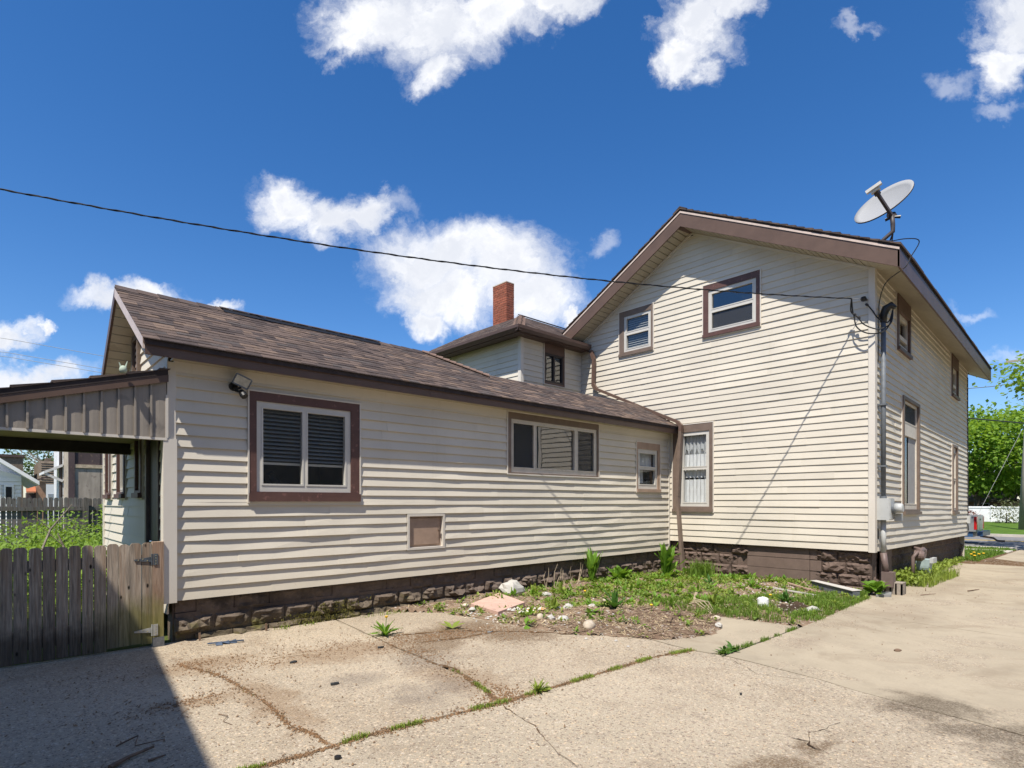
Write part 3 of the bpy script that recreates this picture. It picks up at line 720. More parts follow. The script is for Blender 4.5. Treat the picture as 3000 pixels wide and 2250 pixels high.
for r, zc in enumerate((.345, .14, -.065)):                           # rock-face quoins at the near corner and at the far one
    place('stone_block', random.choice(bg_), (11.41, 3.02 if r else 3.07, zc), fs, 0, (.75, 1, 1))
    p = Ps(21.2, zc - .05, -.13); place('stone_block', random.choice(bg_), p, fs, R(1.5), (.7, 1.3, .95))

# ---------------------------------------------------------------- two-storey gable wall
def ztop(y): return 7.63 - .52 * (6.33 - y) if y < 6.33 else 7.63 - .57 * (y - 6.33)
def lim_g(z):
    if z < 5.5: return (2.965, YT if z > 3.0 else YW)
    return (max(2.965, 6.33 - (7.28 - z) / .52), min(9.6, 6.33 + (7.28 - z) / .57))
op_g = [(5.84, 6.78, 1.30, 3.16), (7.285, 8.22, 4.955, 6.0), (4.86, 6.06, 4.955, 6.04)]
siding(Pg, 2.965, 9.6, .645, 7.2, .1275, [(a - .015, b + .015, c - .02, d + .015) for a, b, c, d in op_g], ulim=lim_g, seed=9, wave=.0016, tb=.0165)
g1 = window(Pg, op_g[0], (5.925, 6.60, 1.40, 3.0), [(5.99, 6.535, 2.25, 2.93), (5.99, 6.535, 1.48, 2.19)], 'grey_brown', 'white_vinyl', 'glass', room='grey_room')
g1['label'] = 'tall sash window with scalloped lace curtains'
curtain(g1, Pg, 5.96, 6.56, 2.05, 2.95, 'voile', -.14, 8)
curtain(g1, Pg, 5.96, 6.56, 2.02, 2.52, 'lace', -.07, 7, .0, 5); curtain(g1, Pg, 5.96, 6.56, 1.46, 1.98, 'lace', -.07, 7)
curtain(g1, Pg, 5.96, 6.56, 2.44, 2.94, 'voile', -.075, 7, .2, 5); curtain(g1, Pg, 5.96, 6.56, 1.90, 2.2, 'voile', -.09, 7, .16, 5)
g2 = window(Pg, op_g[1], (7.345, 8.095, 5.035, 5.875), [(7.41, 8.03, 5.50, 5.815), (7.41, 8.03, 5.10, 5.43)], 'grey_brown', 'white_vinyl', 'glass', room='grey_room')
g2['label'] = 'small upstairs window with closed blinds'
blinds(g2, Pg, 7.40, 8.04, 5.08, 5.83, 15, 'blind', -.07, .03, .9)
g3 = window(Pg, op_g[2], (4.94, 5.95, 5.035, 5.91), [(5.01, 5.88, 5.515, 5.84), (5.01, 5.88, 5.10, 5.445)], 'red_brown', 'white_vinyl', 'glass_sky', room='grey_room', screens=[(5.01, 5.88, 5.10, 5.445)])
g3['label'] = 'upstairs sash window mirroring blue sky, red-brown casing'
one('corner_board', lambda m: m.box(11.128, 11.255, 2.90, 3.0, .63, 5.52), 'vinyl_trim', house)
# side wall
op_s = [(12.67, 13.74, 4.41, 5.46), (18.52, 19.54, 4.37, 5.46), (13.10, 14.60, 1.29, 3.60), (18.66, 19.44, 1.29, 3.11)]
siding(Ps, 11.25, 21.35, .645, 5.52, .1275, [(a - .01, b + .01, c - .02, d + .01) for a, b, c, d in op_s], seed=13, wave=.0035, tb=.025)
for k, (a, b, c, d) in enumerate(op_s):
    mid = (c + d) / 2
    if k == 2: L_ = [(a + .15, b - .15, c + .2, 2.86), (a + .15, b - .15, 3.12, d - .1)]
    elif k < 2: L_ = [(a + .15, b - .15, mid - .22 + .03, d - .38), (a + .15, b - .15, c + .15, mid - .25)]
    else: L_ = [(a + .12, b - .12, mid + .03, d - .2), (a + .12, b - .12, c + .15, mid - .03)]
    sw = window(Ps, (a, b, c, d), (a + .09, b - .09, c + .09, d - (.3 if k < 2 else .06)), L_, 'brown_trim' if k < 2 else 'grey_brown', 'cream_frame', 'glass_strong' if k < 2 else 'glass_weak', room='dark_room' if k < 2 else 'grey_room', cd=.06)
    if k == 2:
        one('storm_screen', lambda m: wbox(m, Ps, a + .15, b - .15, 3.12, d - .1, -.012, -.008), 'insect_screen', sw)
        one('storm_screen', lambda m: wbox(m, Ps, a + .72, b - .15, c + .2, 2.86, -.012, -.008), 'storm_screen', sw)
    if k == 3: one('storm_screen', lambda m: wbox(m, Ps, a + .12, b - .12, c + .15, mid - .03, -.012, -.008), 'storm_screen', sw)
    if k == 2: curtain(sw, Ps, a + .14, b - .14, c + .2, 2.9, 'voile', -.14, 7)
one('corner_board', lambda m: wbox(m, Ps, 21.33, 21.42, .63, 5.5, -.1, .02), 'vinyl_trim', house)
one('back_wall', lambda m: m.hexa([Ps(21.36, -.5, -6.6), Ps(21.36, -.5, -.05), Ps(21.30, -.5, -.05), Ps(21.30, -.5, -6.6), Ps(21.36, 5.5, -6.6), Ps(21.36, 5.5, -.05), Ps(21.30, 5.5, -.05), Ps(21.30, 5.5, -6.6)]), 'vinyl', house)
one('back_wall', lambda m: m.box(11.2, 21.3, 9.66, 9.72, -.4, 5.5), 'vinyl', house)

# ---------------------------------------------------------------- main roof
def MR(x, y, z): s = max(0, x - XG); return (x, y + .026 * s, z - .013 * s)
X0, X1 = 10.68, 22.0
rm = MB()
for ya, yb in ((2.444, 6.33), (6.33, 10.25)):
    pts = [(X0, ya), (X1, ya), (X1, yb), (X0, yb)]
    rm.hexa([MR(x, y, ztop(y) - .09) for x, y in pts] + [MR(x, y, ztop(y) - .02) for x, y in pts])
roof = add('roof', rm, 'shingle_edge', house)
sm = MB()
for sgn, yE, sl_, n_ in ((1, 2.42, .52, 27), (-1, 10.28, .57, 27)):
    for i in range(n_):
        a = yE + sgn * (6.33 - yE) * sgn * i / n_ if False else yE + (6.33 - yE) * i / n_
        b = yE + (6.33 - yE) * (i + 1.15) / n_; b = min(b, 6.33) if sgn > 0 else max(b, 6.33)
        jx = random.uniform(-.012, .012); x = X0 - .025 + jx
        while x < X1:
            x2 = min(X1 + .02, x + random.uniform(.8, 1.1))
            th = random.choice((.012, .018, .024)); sm.k = random.choice((0, 1, 2))
            sm.hexa([MR(x, a, ztop(a) - .02), MR(x2, a, ztop(a) - .02), MR(x2, b, ztop(b) - .02), MR(x, b, ztop(b) - .02),
                     MR(x, a, ztop(a) + th), MR(x2, a, ztop(a) + th), MR(x2, b, ztop(b) - .004), MR(x, b, ztop(b) - .004)])
            x = x2 + .004
stuff(add('shingle_courses', sm, ['shingle_mid', 'shingle_dark', 'shingle_brown'], roof))
one('ridge_cap', lambda m: [m.hexa([MR(X0 - .03, 6.33 - .16, ztop(6.17) + .01), MR(X1, 6.17, ztop(6.17) + .01), MR(X1, 6.33, 7.64), MR(X0 - .03, 6.33, 7.64), MR(X0 - .03, 6.17, ztop(6.17) + .025), MR(X1, 6.17, ztop(6.17) + .025), MR(X1, 6.33, 7.665), MR(X0 - .03, 6.33, 7.665)]),
                            m.hexa([MR(X0 - .03, 6.33, 7.64), MR(X1, 6.33, 7.64), MR(X1, 6.49, ztop(6.49) + .01), MR(X0 - .03, 6.49, ztop(6.49) + .01), MR(X0 - .03, 6.33, 7.665), MR(X1, 6.33, 7.665), MR(X1, 6.49, ztop(6.49) + .025), MR(X0 - .03, 6.49, ztop(6.49) + .025)])], 'shingle_dark', roof)
# rake fascia boards, drip edge
for ya, yb in ((2.444, 6.33), (6.33, 10.25)):
    def fas(m, zt, zb, xa, xb): m.hexa([(xa, ya, ztop(ya) - zb), (xb, ya, ztop(ya) - zb), (xb, yb, ztop(yb) - zb), (xa, yb, ztop(yb) - zb), (xa, ya, ztop(ya) - zt), (xb, ya, ztop(ya) - zt), (xb, yb, ztop(yb) - zt), (xa, yb, ztop(yb) - zt)])
    one('fascia', lambda m: fas(m, .091, .375, X0, X0 + .03), 'fascia_brown', roof)
    one('drip_edge', lambda m: fas(m, .06, .098, X0 - .012, X0 - .0005), 'drip_edge', roof)
for u0_ in (10.68, 14.3, 18.0):
    u1_ = {10.68: 14.297, 14.3: 17.997, 18.0: 22.0}[u0_]
    one('fascia', lambda m: m.hexa([MR(u0_, 2.44, 5.235), MR(u1_, 2.44, 5.235), MR(u1_, 2.47, 5.235), MR(u0_, 2.47, 5.235), MR(u0_, 2.44, 5.52), MR(u1_, 2.44, 5.52), MR(u1_, 2.47, 5.52), MR(u0_, 2.47, 5.52)]), 'fascia_brown', roof)
one('fascia', lambda m: m.hexa([MR(21.97, 2.44, 5.235), MR(22.0, 2.44, 5.235), MR(22.0, 6.33, 7.26), MR(21.97, 6.33, 7.26), MR(21.97, 2.44, 5.52), MR(22.0, 2.44, 5.52), MR(22.0, 6.33, 7.54), MR(21.97, 6.33, 7.54)]), 'fascia_brown', roof)
# vented soffit, panel by panel
y = 2.94
while y < 9.55:
    yb = min(y + .098, 6.33) if y < 6.33 else y + .098
    if yb - y > .02:
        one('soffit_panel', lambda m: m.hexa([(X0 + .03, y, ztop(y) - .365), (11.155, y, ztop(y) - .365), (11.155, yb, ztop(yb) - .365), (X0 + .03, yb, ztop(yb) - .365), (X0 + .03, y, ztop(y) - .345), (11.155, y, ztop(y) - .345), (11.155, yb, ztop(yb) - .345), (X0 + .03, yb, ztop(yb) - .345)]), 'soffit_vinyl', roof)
    y = 6.334 if yb == 6.33 else yb + .016
x = X0 + .03
while x < 21.95:
    xb = x + .096
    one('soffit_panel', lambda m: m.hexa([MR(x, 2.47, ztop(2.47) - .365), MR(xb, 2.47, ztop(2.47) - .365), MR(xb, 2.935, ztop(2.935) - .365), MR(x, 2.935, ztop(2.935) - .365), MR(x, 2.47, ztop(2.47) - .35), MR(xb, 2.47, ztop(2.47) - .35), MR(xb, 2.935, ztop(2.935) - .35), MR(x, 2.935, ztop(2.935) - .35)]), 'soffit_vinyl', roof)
    x = xb + .010
for ya, yb in ((2.99, 6.33), (6.33, 9.5)):
    one('frieze_trim', lambda m: m.hexa([(11.118, ya, ztop(ya) - .405), (11.15, ya, ztop(ya) - .405), (11.15, yb, ztop(yb) - .405), (11.118, yb, ztop(yb) - .405), (11.118, ya, ztop(ya) - .368), (11.15, ya, ztop(ya) - .368), (11.15, yb, ztop(yb) - .368), (11.118, yb, ztop(yb) - .368)]), 'vinyl_trim', roof)
one('soffit_cap', lambda m: m.hexa([(X0 + .03, 6.28, 7.245), (11.15, 6.30, 7.247), (11.15, 6.36, 7.247), (X0 + .03, 6.40, 7.22), (X0 + .03, 6.28, 7.255), (11.15, 6.30, 7.255), (11.15, 6.36, 7.255), (X0 + .03, 6.40, 7.23)]), 'fascia_brown', roof)

# ---------------------------------------------------------------- wing roof
def zf(y): return 3.15 + .573 * (y - 6.64)
A_, B_ = (1.185, 6.62), (11.155, 6.62)
front = [A_, B_, (11.155, 7.62), (6.5, 7.58), (5.6, 8.29), (1.185, 8.29)]
def backz(x, y): return 4.095 - .83 * (y - 8.29)
rw = MB()
rw.prism(front, lambda x, y: zf(y) - .07, lambda x, y: zf(y) - .012)
rw.prism([(1.185, 8.291), (5.6, 8.291), (5.6, 9.42), (1.185, 9.42)], lambda x, y: backz(x, y) - .08, lambda x, y: backz(x, y))
rw.prism([(1.3, 9.421), (8.9, 9.421), (8.9, 11.4), (1.3, 11.4)], lambda x, y: 3.1 - .16 * (y - 9.42), lambda x, y: 3.157 - .16 * (y - 9.42))
rw.poly([(5.6, 8.29, zf(8.29) - .012), (6.5, 7.58, zf(7.58) - .012), (6.6, 9.42, 3.66), (5.6, 9.42, 3.16)])
rw.poly([(6.5, 7.58, zf(7.58) - .012), (11.155, 7.62, zf(7.62) - .012), (11.155, 9.42, 3.74), (6.6, 9.42, 3.66)])
wroof = add('roof', rw, 'shingle_edge', house)
SH = ['shingle_mid', 'shingle_dark', 'shingle_brown', 'shingle_tan', 'shingle_grey']
def tabs_on(P, v0, v1, n, clip, rnd, wmin=.12, wmax=.30):
    """list of (corners, material index) of laminated shingle tabs; P(u, v, h)"""
    out = []
    e = (v1 - v0) / n
    for i in range(n):
        a = v0 + i * e; b = min(v1, a + e * 1.12)
        u0, u1 = clip(a); u = u0 - rnd.uniform(0, .1); run = 0; mi = 0
        while u < u1:
            w_ = rnd.uniform(wmin, wmax); q = min(u + w_, u1); p = max(u, u0)
            if run <= 0: mi = rnd.choices(range(5), (.30, .20, .28, .13, .09))[0]; run = rnd.choice((1, 1, 2))
            run -= 1
            th = rnd.choice((.006, .010, .013))
            if q - p > .01:
                out.append(([P(p, a, -.004), P(q, a, -.004), P(q, b, -.004), P(p, b, -.004), P(p, a, th), P(q, a, th), P(q, b, .001), P(p, b, .001)], mi))
            u += w_ + .002
    return out
def lay(tabs, parent, keep):
    cam_ = Vector((0, 0, 1.5))
    tabs.sort(key=lambda t: (Vector(t[0][4]) - cam_).length)
    for c, mi in tabs[:keep]:
        m = MB(); m.hexa(c); add('shingle', m, SH[mi], parent)
    if tabs[keep:]:
        m = MB()
        for c, mi in tabs[keep:]: m.k = mi; m.hexa(c)
        stuff(add('shingles', m, SH, parent))
rs_ = random.Random(21)
def clip_w(y):
    if y < 7.58: return (1.16, 11.15)
    return (1.16, 6.5 - (y - 7.58) / .71 * .9)
tb_ = tabs_on(lambda u, v, h: (u, v, zf(v) + h), 6.60, 8.28, 19, clip_w, rs_, .07, .21)
tb_ = [t for t in tb_ if t[0][2][1] <= 8.29]
lay(tb_, wroof, 298)
# hip and ridge caps, raised ridge vent
for i in range(10):
    t0, t1 = i / 10, (i + 1.12) / 10
    def hp(t, off, h): return (6.5 - .9 * t + off * .62, 7.58 + .71 * t + off * .78, zf(7.58 + .71 * t) + h - abs(off) * .2)
    one('hip_cap', lambda m: (m.hexa([hp(t0, -.12, 0), hp(t0, 0, .03), hp(t1, 0, .02), hp(t1, -.12, 0), hp(t0, -.12, .018), hp(t0, 0, .05), hp(t1, 0, .03), hp(t1, -.12, .008)]),
                              m.hexa([hp(t0, 0, .03), hp(t0, .12, 0), hp(t1, .12, 0), hp(t1, 0, .02), hp(t0, 0, .05), hp(t0, .12, .018), hp(t1, .12, .008), hp(t1, 0, .03)])), 'shingle_hip', wroof)
for i in range(20):
    a = 1.17 + i * .222; b = a + .23
    one('ridge_cap', lambda m: m.hexa([(a, 8.15, zf(8.15) + .006), (b, 8.15, zf(8.15) + .004), (b, 8.29, 4.1), (a, 8.29, 4.1), (a, 8.15, zf(8.15) + .02), (b, 8.15, zf(8.15) + .012), (b, 8.30, 4.115), (a, 8.30, 4.122)]), random.choice(('shingle_mid', 'shingle_brown', 'shingle_dark')), wroof)
one('ridge_vent', lambda m: m.hexa([(2.35, 8.12, zf(8.12) + .02), (4.68, 8.12, zf(8.12) + .02), (4.68, 8.42, 4.0), (2.35, 8.42, 4.0), (2.35, 8.18, 4.075), (4.68, 8.18, 4.075), (4.68, 8.40, 4.09), (2.35, 8.40, 4.09)]), 'black_plastic', wroof)
one('ridge_vent_cap', lambda m: m.hexa([(2.33, 8.17, 4.076), (4.7, 8.17, 4.076), (4.7, 8.29, 4.12), (2.33, 8.29, 4.12), (2.33, 8.17, 4.086), (4.7, 8.17, 4.086), (4.7, 8.29, 4.13), (2.33, 8.29, 4.13)]), 'shingle_mid', wroof)
for a, b in ((1.185, 4.6), (4.603, 8.2), (8.203, 11.12)):
    one('fascia', lambda m: m.box(a, b, 6.64, 6.665, 2.975, 3.105), 'fascia_brown', wroof)
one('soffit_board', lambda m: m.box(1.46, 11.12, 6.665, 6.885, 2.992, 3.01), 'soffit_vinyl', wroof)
one('drip_edge', lambda m: m.box(1.17, 11.13, 6.622, 6.639, 3.082, 3.122), 'fascia_dark', wroof)
# wing rakes
def rake(name, ya, yb, za, zb, h, mat, x0=1.165, x1=1.19, up=0):
    one(name, lambda m: m.hexa([(x0, ya, za - h), (x1, ya, za - h), (x1, yb, zb - h), (x0, yb, zb - h), (x0, ya, za + up), (x1, ya, za + up), (x1, yb, zb + up), (x0, yb, zb + up)]), mat, wroof)
rake('fascia', 6.64, 8.29, zf(6.64), 4.095, .125, 'drip_edge', up=-.01)
rake('fascia', 8.291, 9.42, 4.095, backz(0, 9.42), .16, 'fascia_brown', up=-.02)
for (ya, yb, f) in ((6.66, 8.29, zf), (8.291, 9.40, lambda y: backz(0, y))):
    n_ = 11
    for i in range(n_):
        a = ya + (yb - ya) * i / n_; b = ya + (yb - ya) * (i + .88) / n_
        one('soffit_panel', lambda m: m.hexa([(1.19, a, f(a) - .15), (1.455, a, f(a) - .15), (1.455, b, f(b) - .15), (1.19, b, f(b) - .15), (1.19, a, f(a) - .135), (1.455, a, f(a) - .135), (1.455, b, f(b) - .135), (1.19, b, f(b) - .135)]), 'soffit_cream', wroof)

# ---------------------------------------------------------------- tower (stair block behind the wing) and its hip roof
op_t = [(9.775, 10.495, 4.31, 5.27)]
siding(Pt, 9.06, 11.15, 3.66, 5.29, .1275, [(a - .01, b + .01, c - .015, d + .01) for a, b, c, d in op_t], seed=17, wave=.001)
siding(Pl, YT + .02, 13.7, 3.0, 5.29, .1275, [], seed=18, wave=.001)
one('corner_board', lambda m: m.box(9.003, 9.09, 9.393, 9.49, 3.6, 5.29), 'vinyl_trim', house)
tw = window(Pt, (9.775, 10.495, 4.31, 5.27), (9.80, 10.45, 4.36, 5.06), [(9.83, 10.12, 4.40, 5.02), (10.15, 10.42, 4.40, 5.02)], 'brown_trim', 'dark_bronze', 'glass_strong', sill=False, room='dark_room')
tw['label'] = 'dark window under the hip-roof gutter'
one('back_wall', lambda m: m.box(9.0, 13.4, 13.66, 13.72, 0, 5.29), 'vinyl', house)
Zt = 5.40
def zt_(x, y): return Zt + .6 * min(x - 8.67, y - 9.12, 1.4)
tr_ = MB()
apx = (10.07, 10.52, Zt + .84)
tr_.poly([(8.67, 9.12, Zt), (13.2, 9.12, Zt), (13.2, 10.52, apx[2]), apx]); tr_.poly([(8.67, 9.12, Zt), apx, (10.07, 12.6, apx[2]), (8.67, 14.0, Zt)])
tr_.poly([(8.67, 14.0, Zt), (10.07, 12.6, apx[2]), (11.47, 14.0, Zt)]); tr_.poly([apx, (13.2, 10.52, apx[2]), (13.2, 12.0, Zt), (11.47, 12.0, Zt), (10.07, 12.6, apx[2])])
tr_.poly([(10.07, 12.6, apx[2]), (11.47, 12.0, Zt), (11.47, 14.0, Zt)])
troof = add('roof', tr_, 'shingle_mid', house)
rt_ = random.Random(5)
ft = tabs_on(lambda u, v, h: (u, v, Zt + .6 * (v - 9.12) + h), 9.10, 10.5, 13, lambda v: (8.67 + (v - 9.12), min(11.15, 10.62 + 3 * (v - 9.10))), rt_, .14, .3)
lt = tabs_on(lambda u, v, h: (v, u, Zt + .6 * (v - 8.67) + h), 8.65, 10.05, 13, lambda v: (9.12 + (v - 8.67), 13.98 - (v - 8.67)), rt_, .14, .3)
def warm(ts): return [(c, random.choice((2, 2, 0, 0, 1))) for c, _ in ts]
lay(warm(ft) + warm(lt), troof, 0)
for i in range(8):
    t0, t1 = i / 8 * 1.4, (i + 1.1) / 8 * 1.4
    def hq(t, off, h): return (8.67 + t + off * .707, 9.12 + t - off * .707, Zt + .6 * t + h - abs(off) * .42)
    one('hip_cap', lambda m: (m.hexa([hq(t0, -.14, .0), hq(t0, 0, .03), hq(t1, 0, .02), hq(t1, -.14, 0), hq(t0, -.14, .02), hq(t0, 0, .05), hq(t1, 0, .03), hq(t1, -.14, .01)]),
                              m.hexa([hq(t0, 0, .03), hq(t0, .14, 0), hq(t1, .14, 0), hq(t1, 0, .02), hq(t0, 0, .05), hq(t0, .14, .02), hq(t1, .14, .01), hq(t1, 0, .03)])), 'shingle_hip', troof)
one('ridge_cap', lambda m: m.hexa([(10.0, 10.42, apx[2] - .02), (13.2, 10.42, apx[2] - .02), (13.2, 10.54, apx[2] + .02), (10.0, 10.54, apx[2] + .02), (10.0, 10.42, apx[2]), (13.2, 10.42, apx[2]), (13.2, 10.54, apx[2] + .045), (10.0, 10.54, apx[2] + .045)]), 'shingle_dark', troof)
def gut(m, a, b, out):                                                  # K-style gutter trough
    a = Vector(a); b = Vector(b); o_ = Vector(out); zz = Vector((0, 0, 1))
    prof = [(0, 0), (.07, 0), (.115, .06), (.115, .125), (.10, .13), (.10, .075), (.065, .012), (0, .012)]
    n = len(prof); i = len(m.v)
    for q in (a, b): m.v += [tuple(q + o_ * p[0] + zz * p[1]) for p in prof]
    for k in range(n): m.f.append((i + k, i + (k + 1) % n, i + n + (k + 1) % n, i + n + k)); m.mi.append(0)
    m.f.append(tuple(i + k for k in range(n))); m.f.append(tuple(i + n + k for k in reversed(range(n)))); m.mi += [0, 0]
one('gutter', lambda m: gut(m, (8.56, 9.12, 5.262), (11.06, 9.12, 5.262), (0, -1, 0)), 'fascia_dark', troof)
one('gutter', lambda m: gut(m, (8.67, 9.01, 5.262), (8.67, 14.0, 5.262), (-1, 0, 0)), 'fascia_dark', troof)
one('fascia', lambda m: m.box(8.67, 11.12, 9.121, 9.14, 5.24, 5.39), 'fascia_dark', troof)
one('fascia', lambda m: m.box(8.671, 8.69, 9.14, 14.0, 5.24, 5.39), 'fascia_dark', troof)
one('soffit_board', lambda m: m.box(8.69, 11.12, 9.14, 9.41, 5.27, 5.285), 'fascia_dark', troof)
one('soffit_board', lambda m: m.box(8.69, 8.96, 9.41, 14.0, 5.27, 5.285), 'fascia_dark', troof)

# chimney, brick by brick on the seen faces
chx, chy, cw, cd_ = 11.10, 12.18, .30, .60
ch = one('chimney', lambda m: m.box(chx + .012, chx + cw - .012, chy + .012, chy + cd_ - .012, 5.4, 7.80), 'mortar', house)
bm_ = {}
def brick(cx_, cy_, cz_, lx, ly, lz):
    key = (round(lx, 3), round(ly, 3), round(lz, 3))
    if key not in bm_:
        b = MB(); b.box(-lx / 2, lx / 2, -ly / 2, ly / 2, -lz / 2, lz / 2)
        me = bpy.data.meshes.new('brick'); me.from_pydata(b.v, [], b.f); me.update(); me.materials.append(MT['brick_red']); bm_[key] = me
    place('brick', bm_[key], (cx_ + random.uniform(-.002, .002), cy_ + random.uniform(-.002, .002), cz_), ch)
rows = 22
for r in range(rows):
    z = 7.86 - .034 - r * .0675
    if r % 2:
        for y0_, L_ in ((0, .197), (.207, .19), (.407, .193)): brick(chx + .05, chy + y0_ + L_ / 2, z, .095, L_, .057)
        for x0_, L_ in ((.107, .193),): brick(chx + x0_ + L_ / 2, chy + .05, z, L_, .1, .057)
    else:
        for y0_, L_ in ((.11, .19), (.31, .19), (.51, .09)): brick(chx + .05, chy + y0_ + L_ / 2, z, .095, L_, .057)
        for x0_, L_ in ((0, .20), (.21, .09)): brick(chx + x0_ + L_ / 2, chy + .05, z, L_, .1, .057)
one('chimney_cap', lambda m: m.box(chx - .005, chx + cw + .005, chy - .005, chy + cd_ + .005, 7.86, 7.885), 'mortar', ch)

# ---------------------------------------------------------------- downspout
dsp = one('downspout', lambda m: (m.bar((11.06, 9.02, 5.24), (11.06, 8.93, 5.0), .062, .085), m.bar((11.06, 8.93, 5.02), (11.06, 8.95, 4.37), .062, .085)), 'brown_trim', house)
one('elbow', lambda m: (m.bar((11.05, 8.95, 4.40), (11.05, 8.86, 4.27), .064, .088)), 'fascia_brown', dsp)
one('leader', lambda m: m.bar((11.05, 8.88, 4.285), (11.05, 6.60, zf(6.6) + .10), .07, .062), 'fascia_brown', dsp)
one('elbow', lambda m: (m.bar((11.05, 6.62, zf(6.62) + .10), (11.05, 6.53, 3.13), .072, .072), m.bar((11.05, 6.53, 3.15), (11.04, 6.53, 3.0), .07, .09)), 'fascia_brown', dsp)
one('leader', lambda m: (m.bar((11.04, 6.53, 3.02), (11.03, 6.58, 2.0), .066, .09), m.bar((11.03, 6.58, 2.0), (11.02, 6.59, 1.62), .066, .09)), 'grey_brown', dsp)
one('leader', lambda m: m.bar((11.02, 6.60, 1.66), (10.98, 6.44, -.02), .062, .085), 'grey_brown', dsp)
one('strap', lambda m: m.bar((11.15, 6.58, 2.0), (10.98, 6.58, 2.0), .02, .012), 'grey_brown', dsp)

# ---------------------------------------------------------------- porch between wing and gate
def zp(x): return 2.50 + .29 * (x - .115)
pm = MB(); pm.hexa([(-1.25, 6.795, zp(-1.25) - .05), (1.42, 6.795, zp(1.42) - .05), (1.42, 9.2, zp(1.42) - .05), (-1.25, 9.2, zp(-1.25) - .05), (-1.25, 6.795, zp(-1.25)), (1.42, 6.795, zp(1.42)), (1.42, 9.2, zp(1.42)), (-1.25, 9.2, zp(-1.25))])
porch = add('porch_roof', pm, 'shingle_edge', house)
x = -1.27
while x < 1.38:
    b = min(x + .30, 1.44)
    for j, ya in enumerate((6.787, 7.3, 8.0, 8.6)):
        yb = (7.298, 7.998, 8.598, 9.2)[j]
        one('shingle', lambda m: m.hexa([(x, ya, zp(x)), (b, ya, zp(b)), (b, yb, zp(b)), (x, yb, zp(x)), (x, ya, zp(x) + .028), (b, ya, zp(b) + .006), (b, yb, zp(b) + .006), (x, yb, zp(x) + .028)]), random.choice(SH[:3]), porch)
    x += .29
one('fascia', lambda m: m.hexa([(-1.22, 6.80, zp(-1.22) - .125), (1.425, 6.80, zp(1.425) - .125), (1.425, 6.822, zp(1.425) - .125), (-1.22, 6.822, zp(-1.22) - .125), (-1.22, 6.80, zp(-1.22) - .052), (1.425, 6.80, zp(1.425) - .052), (1.425, 6.822, zp(1.425) - .052), (-1.22, 6.822, zp(-1.22) - .052)]), 'fascia_brown', porch)
bx_ = [-.95 + i * .139 for i in range(0, 18)]
def bow(x): return .012 * math.sin((x + .95) / .139 * math.pi * 2)
for i in range(len(bx_)):
    a = bx_[i]; b = min(a + .139, 1.425)
    if b - a < .02: continue
    m = MB(); n_ = 4
    for j in range(n_):
        p, q = a + (b - a) * j / n_, a + (b - a) * (j + 1) / n_
        fp, fq = .006 * math.sin(math.pi * j / n_), .006 * math.sin(math.pi * (j + 1) / n_)
        t_p, t_q = max(2.18, zp(p) - .06), max(2.18, zp(q) - .06)
        m.hexa([(p, 6.843 - fp, 2.17), (q, 6.843 - fq, 2.17), (q, 6.89, 2.17), (p, 6.89, 2.17), (p, 6.843 - fp, t_p), (q, 6.843 - fq, t_q), (q, 6.89, t_q), (p, 6.89, t_p)])
    add('cladding_panel', m, 'bronze_panel', porch)
    if zp(a) - .08 > 2.2: one('batten', lambda m: m.hexa([(a - .009, 6.824, 2.17), (a + .009, 6.824, 2.17), (a + .009, 6.862, 2.17), (a - .009, 6.862, 2.17), (a - .009, 6.824, zp(a) - .08), (a + .009, 6.824, zp(a) - .08), (a + .009, 6.862, zp(a) - .08), (a - .009, 6.862, zp(a) - .08)]), 'bronze_panel', porch)
one('bottom_trim', lambda m: m.box(-.95, 1.42, 6.835, 6.90, 2.143, 2.169), 'vinyl_trim', porch)
one('edge_trim', lambda m: m.box(1.405, 1.43, 6.835, 6.861, 2.17, 2.62), 'vinyl_trim', porch)
one('beam', lambda m: m.box(-1.1, 1.40, 6.90, 7.0, 2.15, 2.30), 'porch_dark', porch)
one('beam', lambda m: m.box(-1.1, 1.44, 9.0, 9.14, 2.13, 2.33), 'porch_dark', porch)
for i in range(9): one('ceiling_board', lambda m: m.box(-1.1, 1.44, 7.0 + i * .223, 7.215 + i * .223, 2.27, 2.285), 'porch_ceiling', porch)
one('post', lambda m: m.box(-1.1, -1.0, 9.02, 9.12, -.05, 2.13), 'porch_dark', porch)
one('post', lambda m: m.box(-1.1, -1.0, 6.9, 7.0, -.05, 2.15), 'porch_dark', porch)

# ================================================================== GROUND
struct(one('ground', lambda m: m.poly([(-400, -400, -.30), (900, -400, -.30), (900, 900, -.30), (-400, 900, -.30)]), 'rough_ground'))
struct(one('back_garden', lambda m: m.prism([(-9, 6.93), (1.6, 6.93), (1.6, 11.2), (9, 11.4), (9, 40), (-9, 40)], -.2, -.012), 'rough_ground'))
def gzz(x, y): return gz(x)
drive = struct(one('driveway', lambda m: m.prism([(-6, -6.2), (26.4, -6.2), (26.4, 3.1), (11.2, 3.05), (11.2, 7.0), (-6, 7.0)], lambda x, y: gz(x) - .25, lambda x, y: gz(x) - .028), 'joint_dirt'))
def slab(poly, mat):
    m = MB(); q = []
    for i in range(len(poly)):                            # broken, slightly wandering edges
        a, b = poly[i], poly[(i + 1) % len(poly)]
        L_ = math.hypot(b[0] - a[0], b[1] - a[1]); n_ = max(1, min(30, int(L_ / .22)))
        for k in range(n_):
            t = k / n_; j = .007 if n_ > 1 else 0
            q.append((a[0] + (b[0] - a[0]) * t + random.uniform(-j, j), a[1] + (b[1] - a[1]) * t + random.uniform(-j, j)))
    m.prism(q, lambda x, y: gz(x) - .1, lambda x, y: gz(x))
    return add('concrete_slab', m, mat, drive)
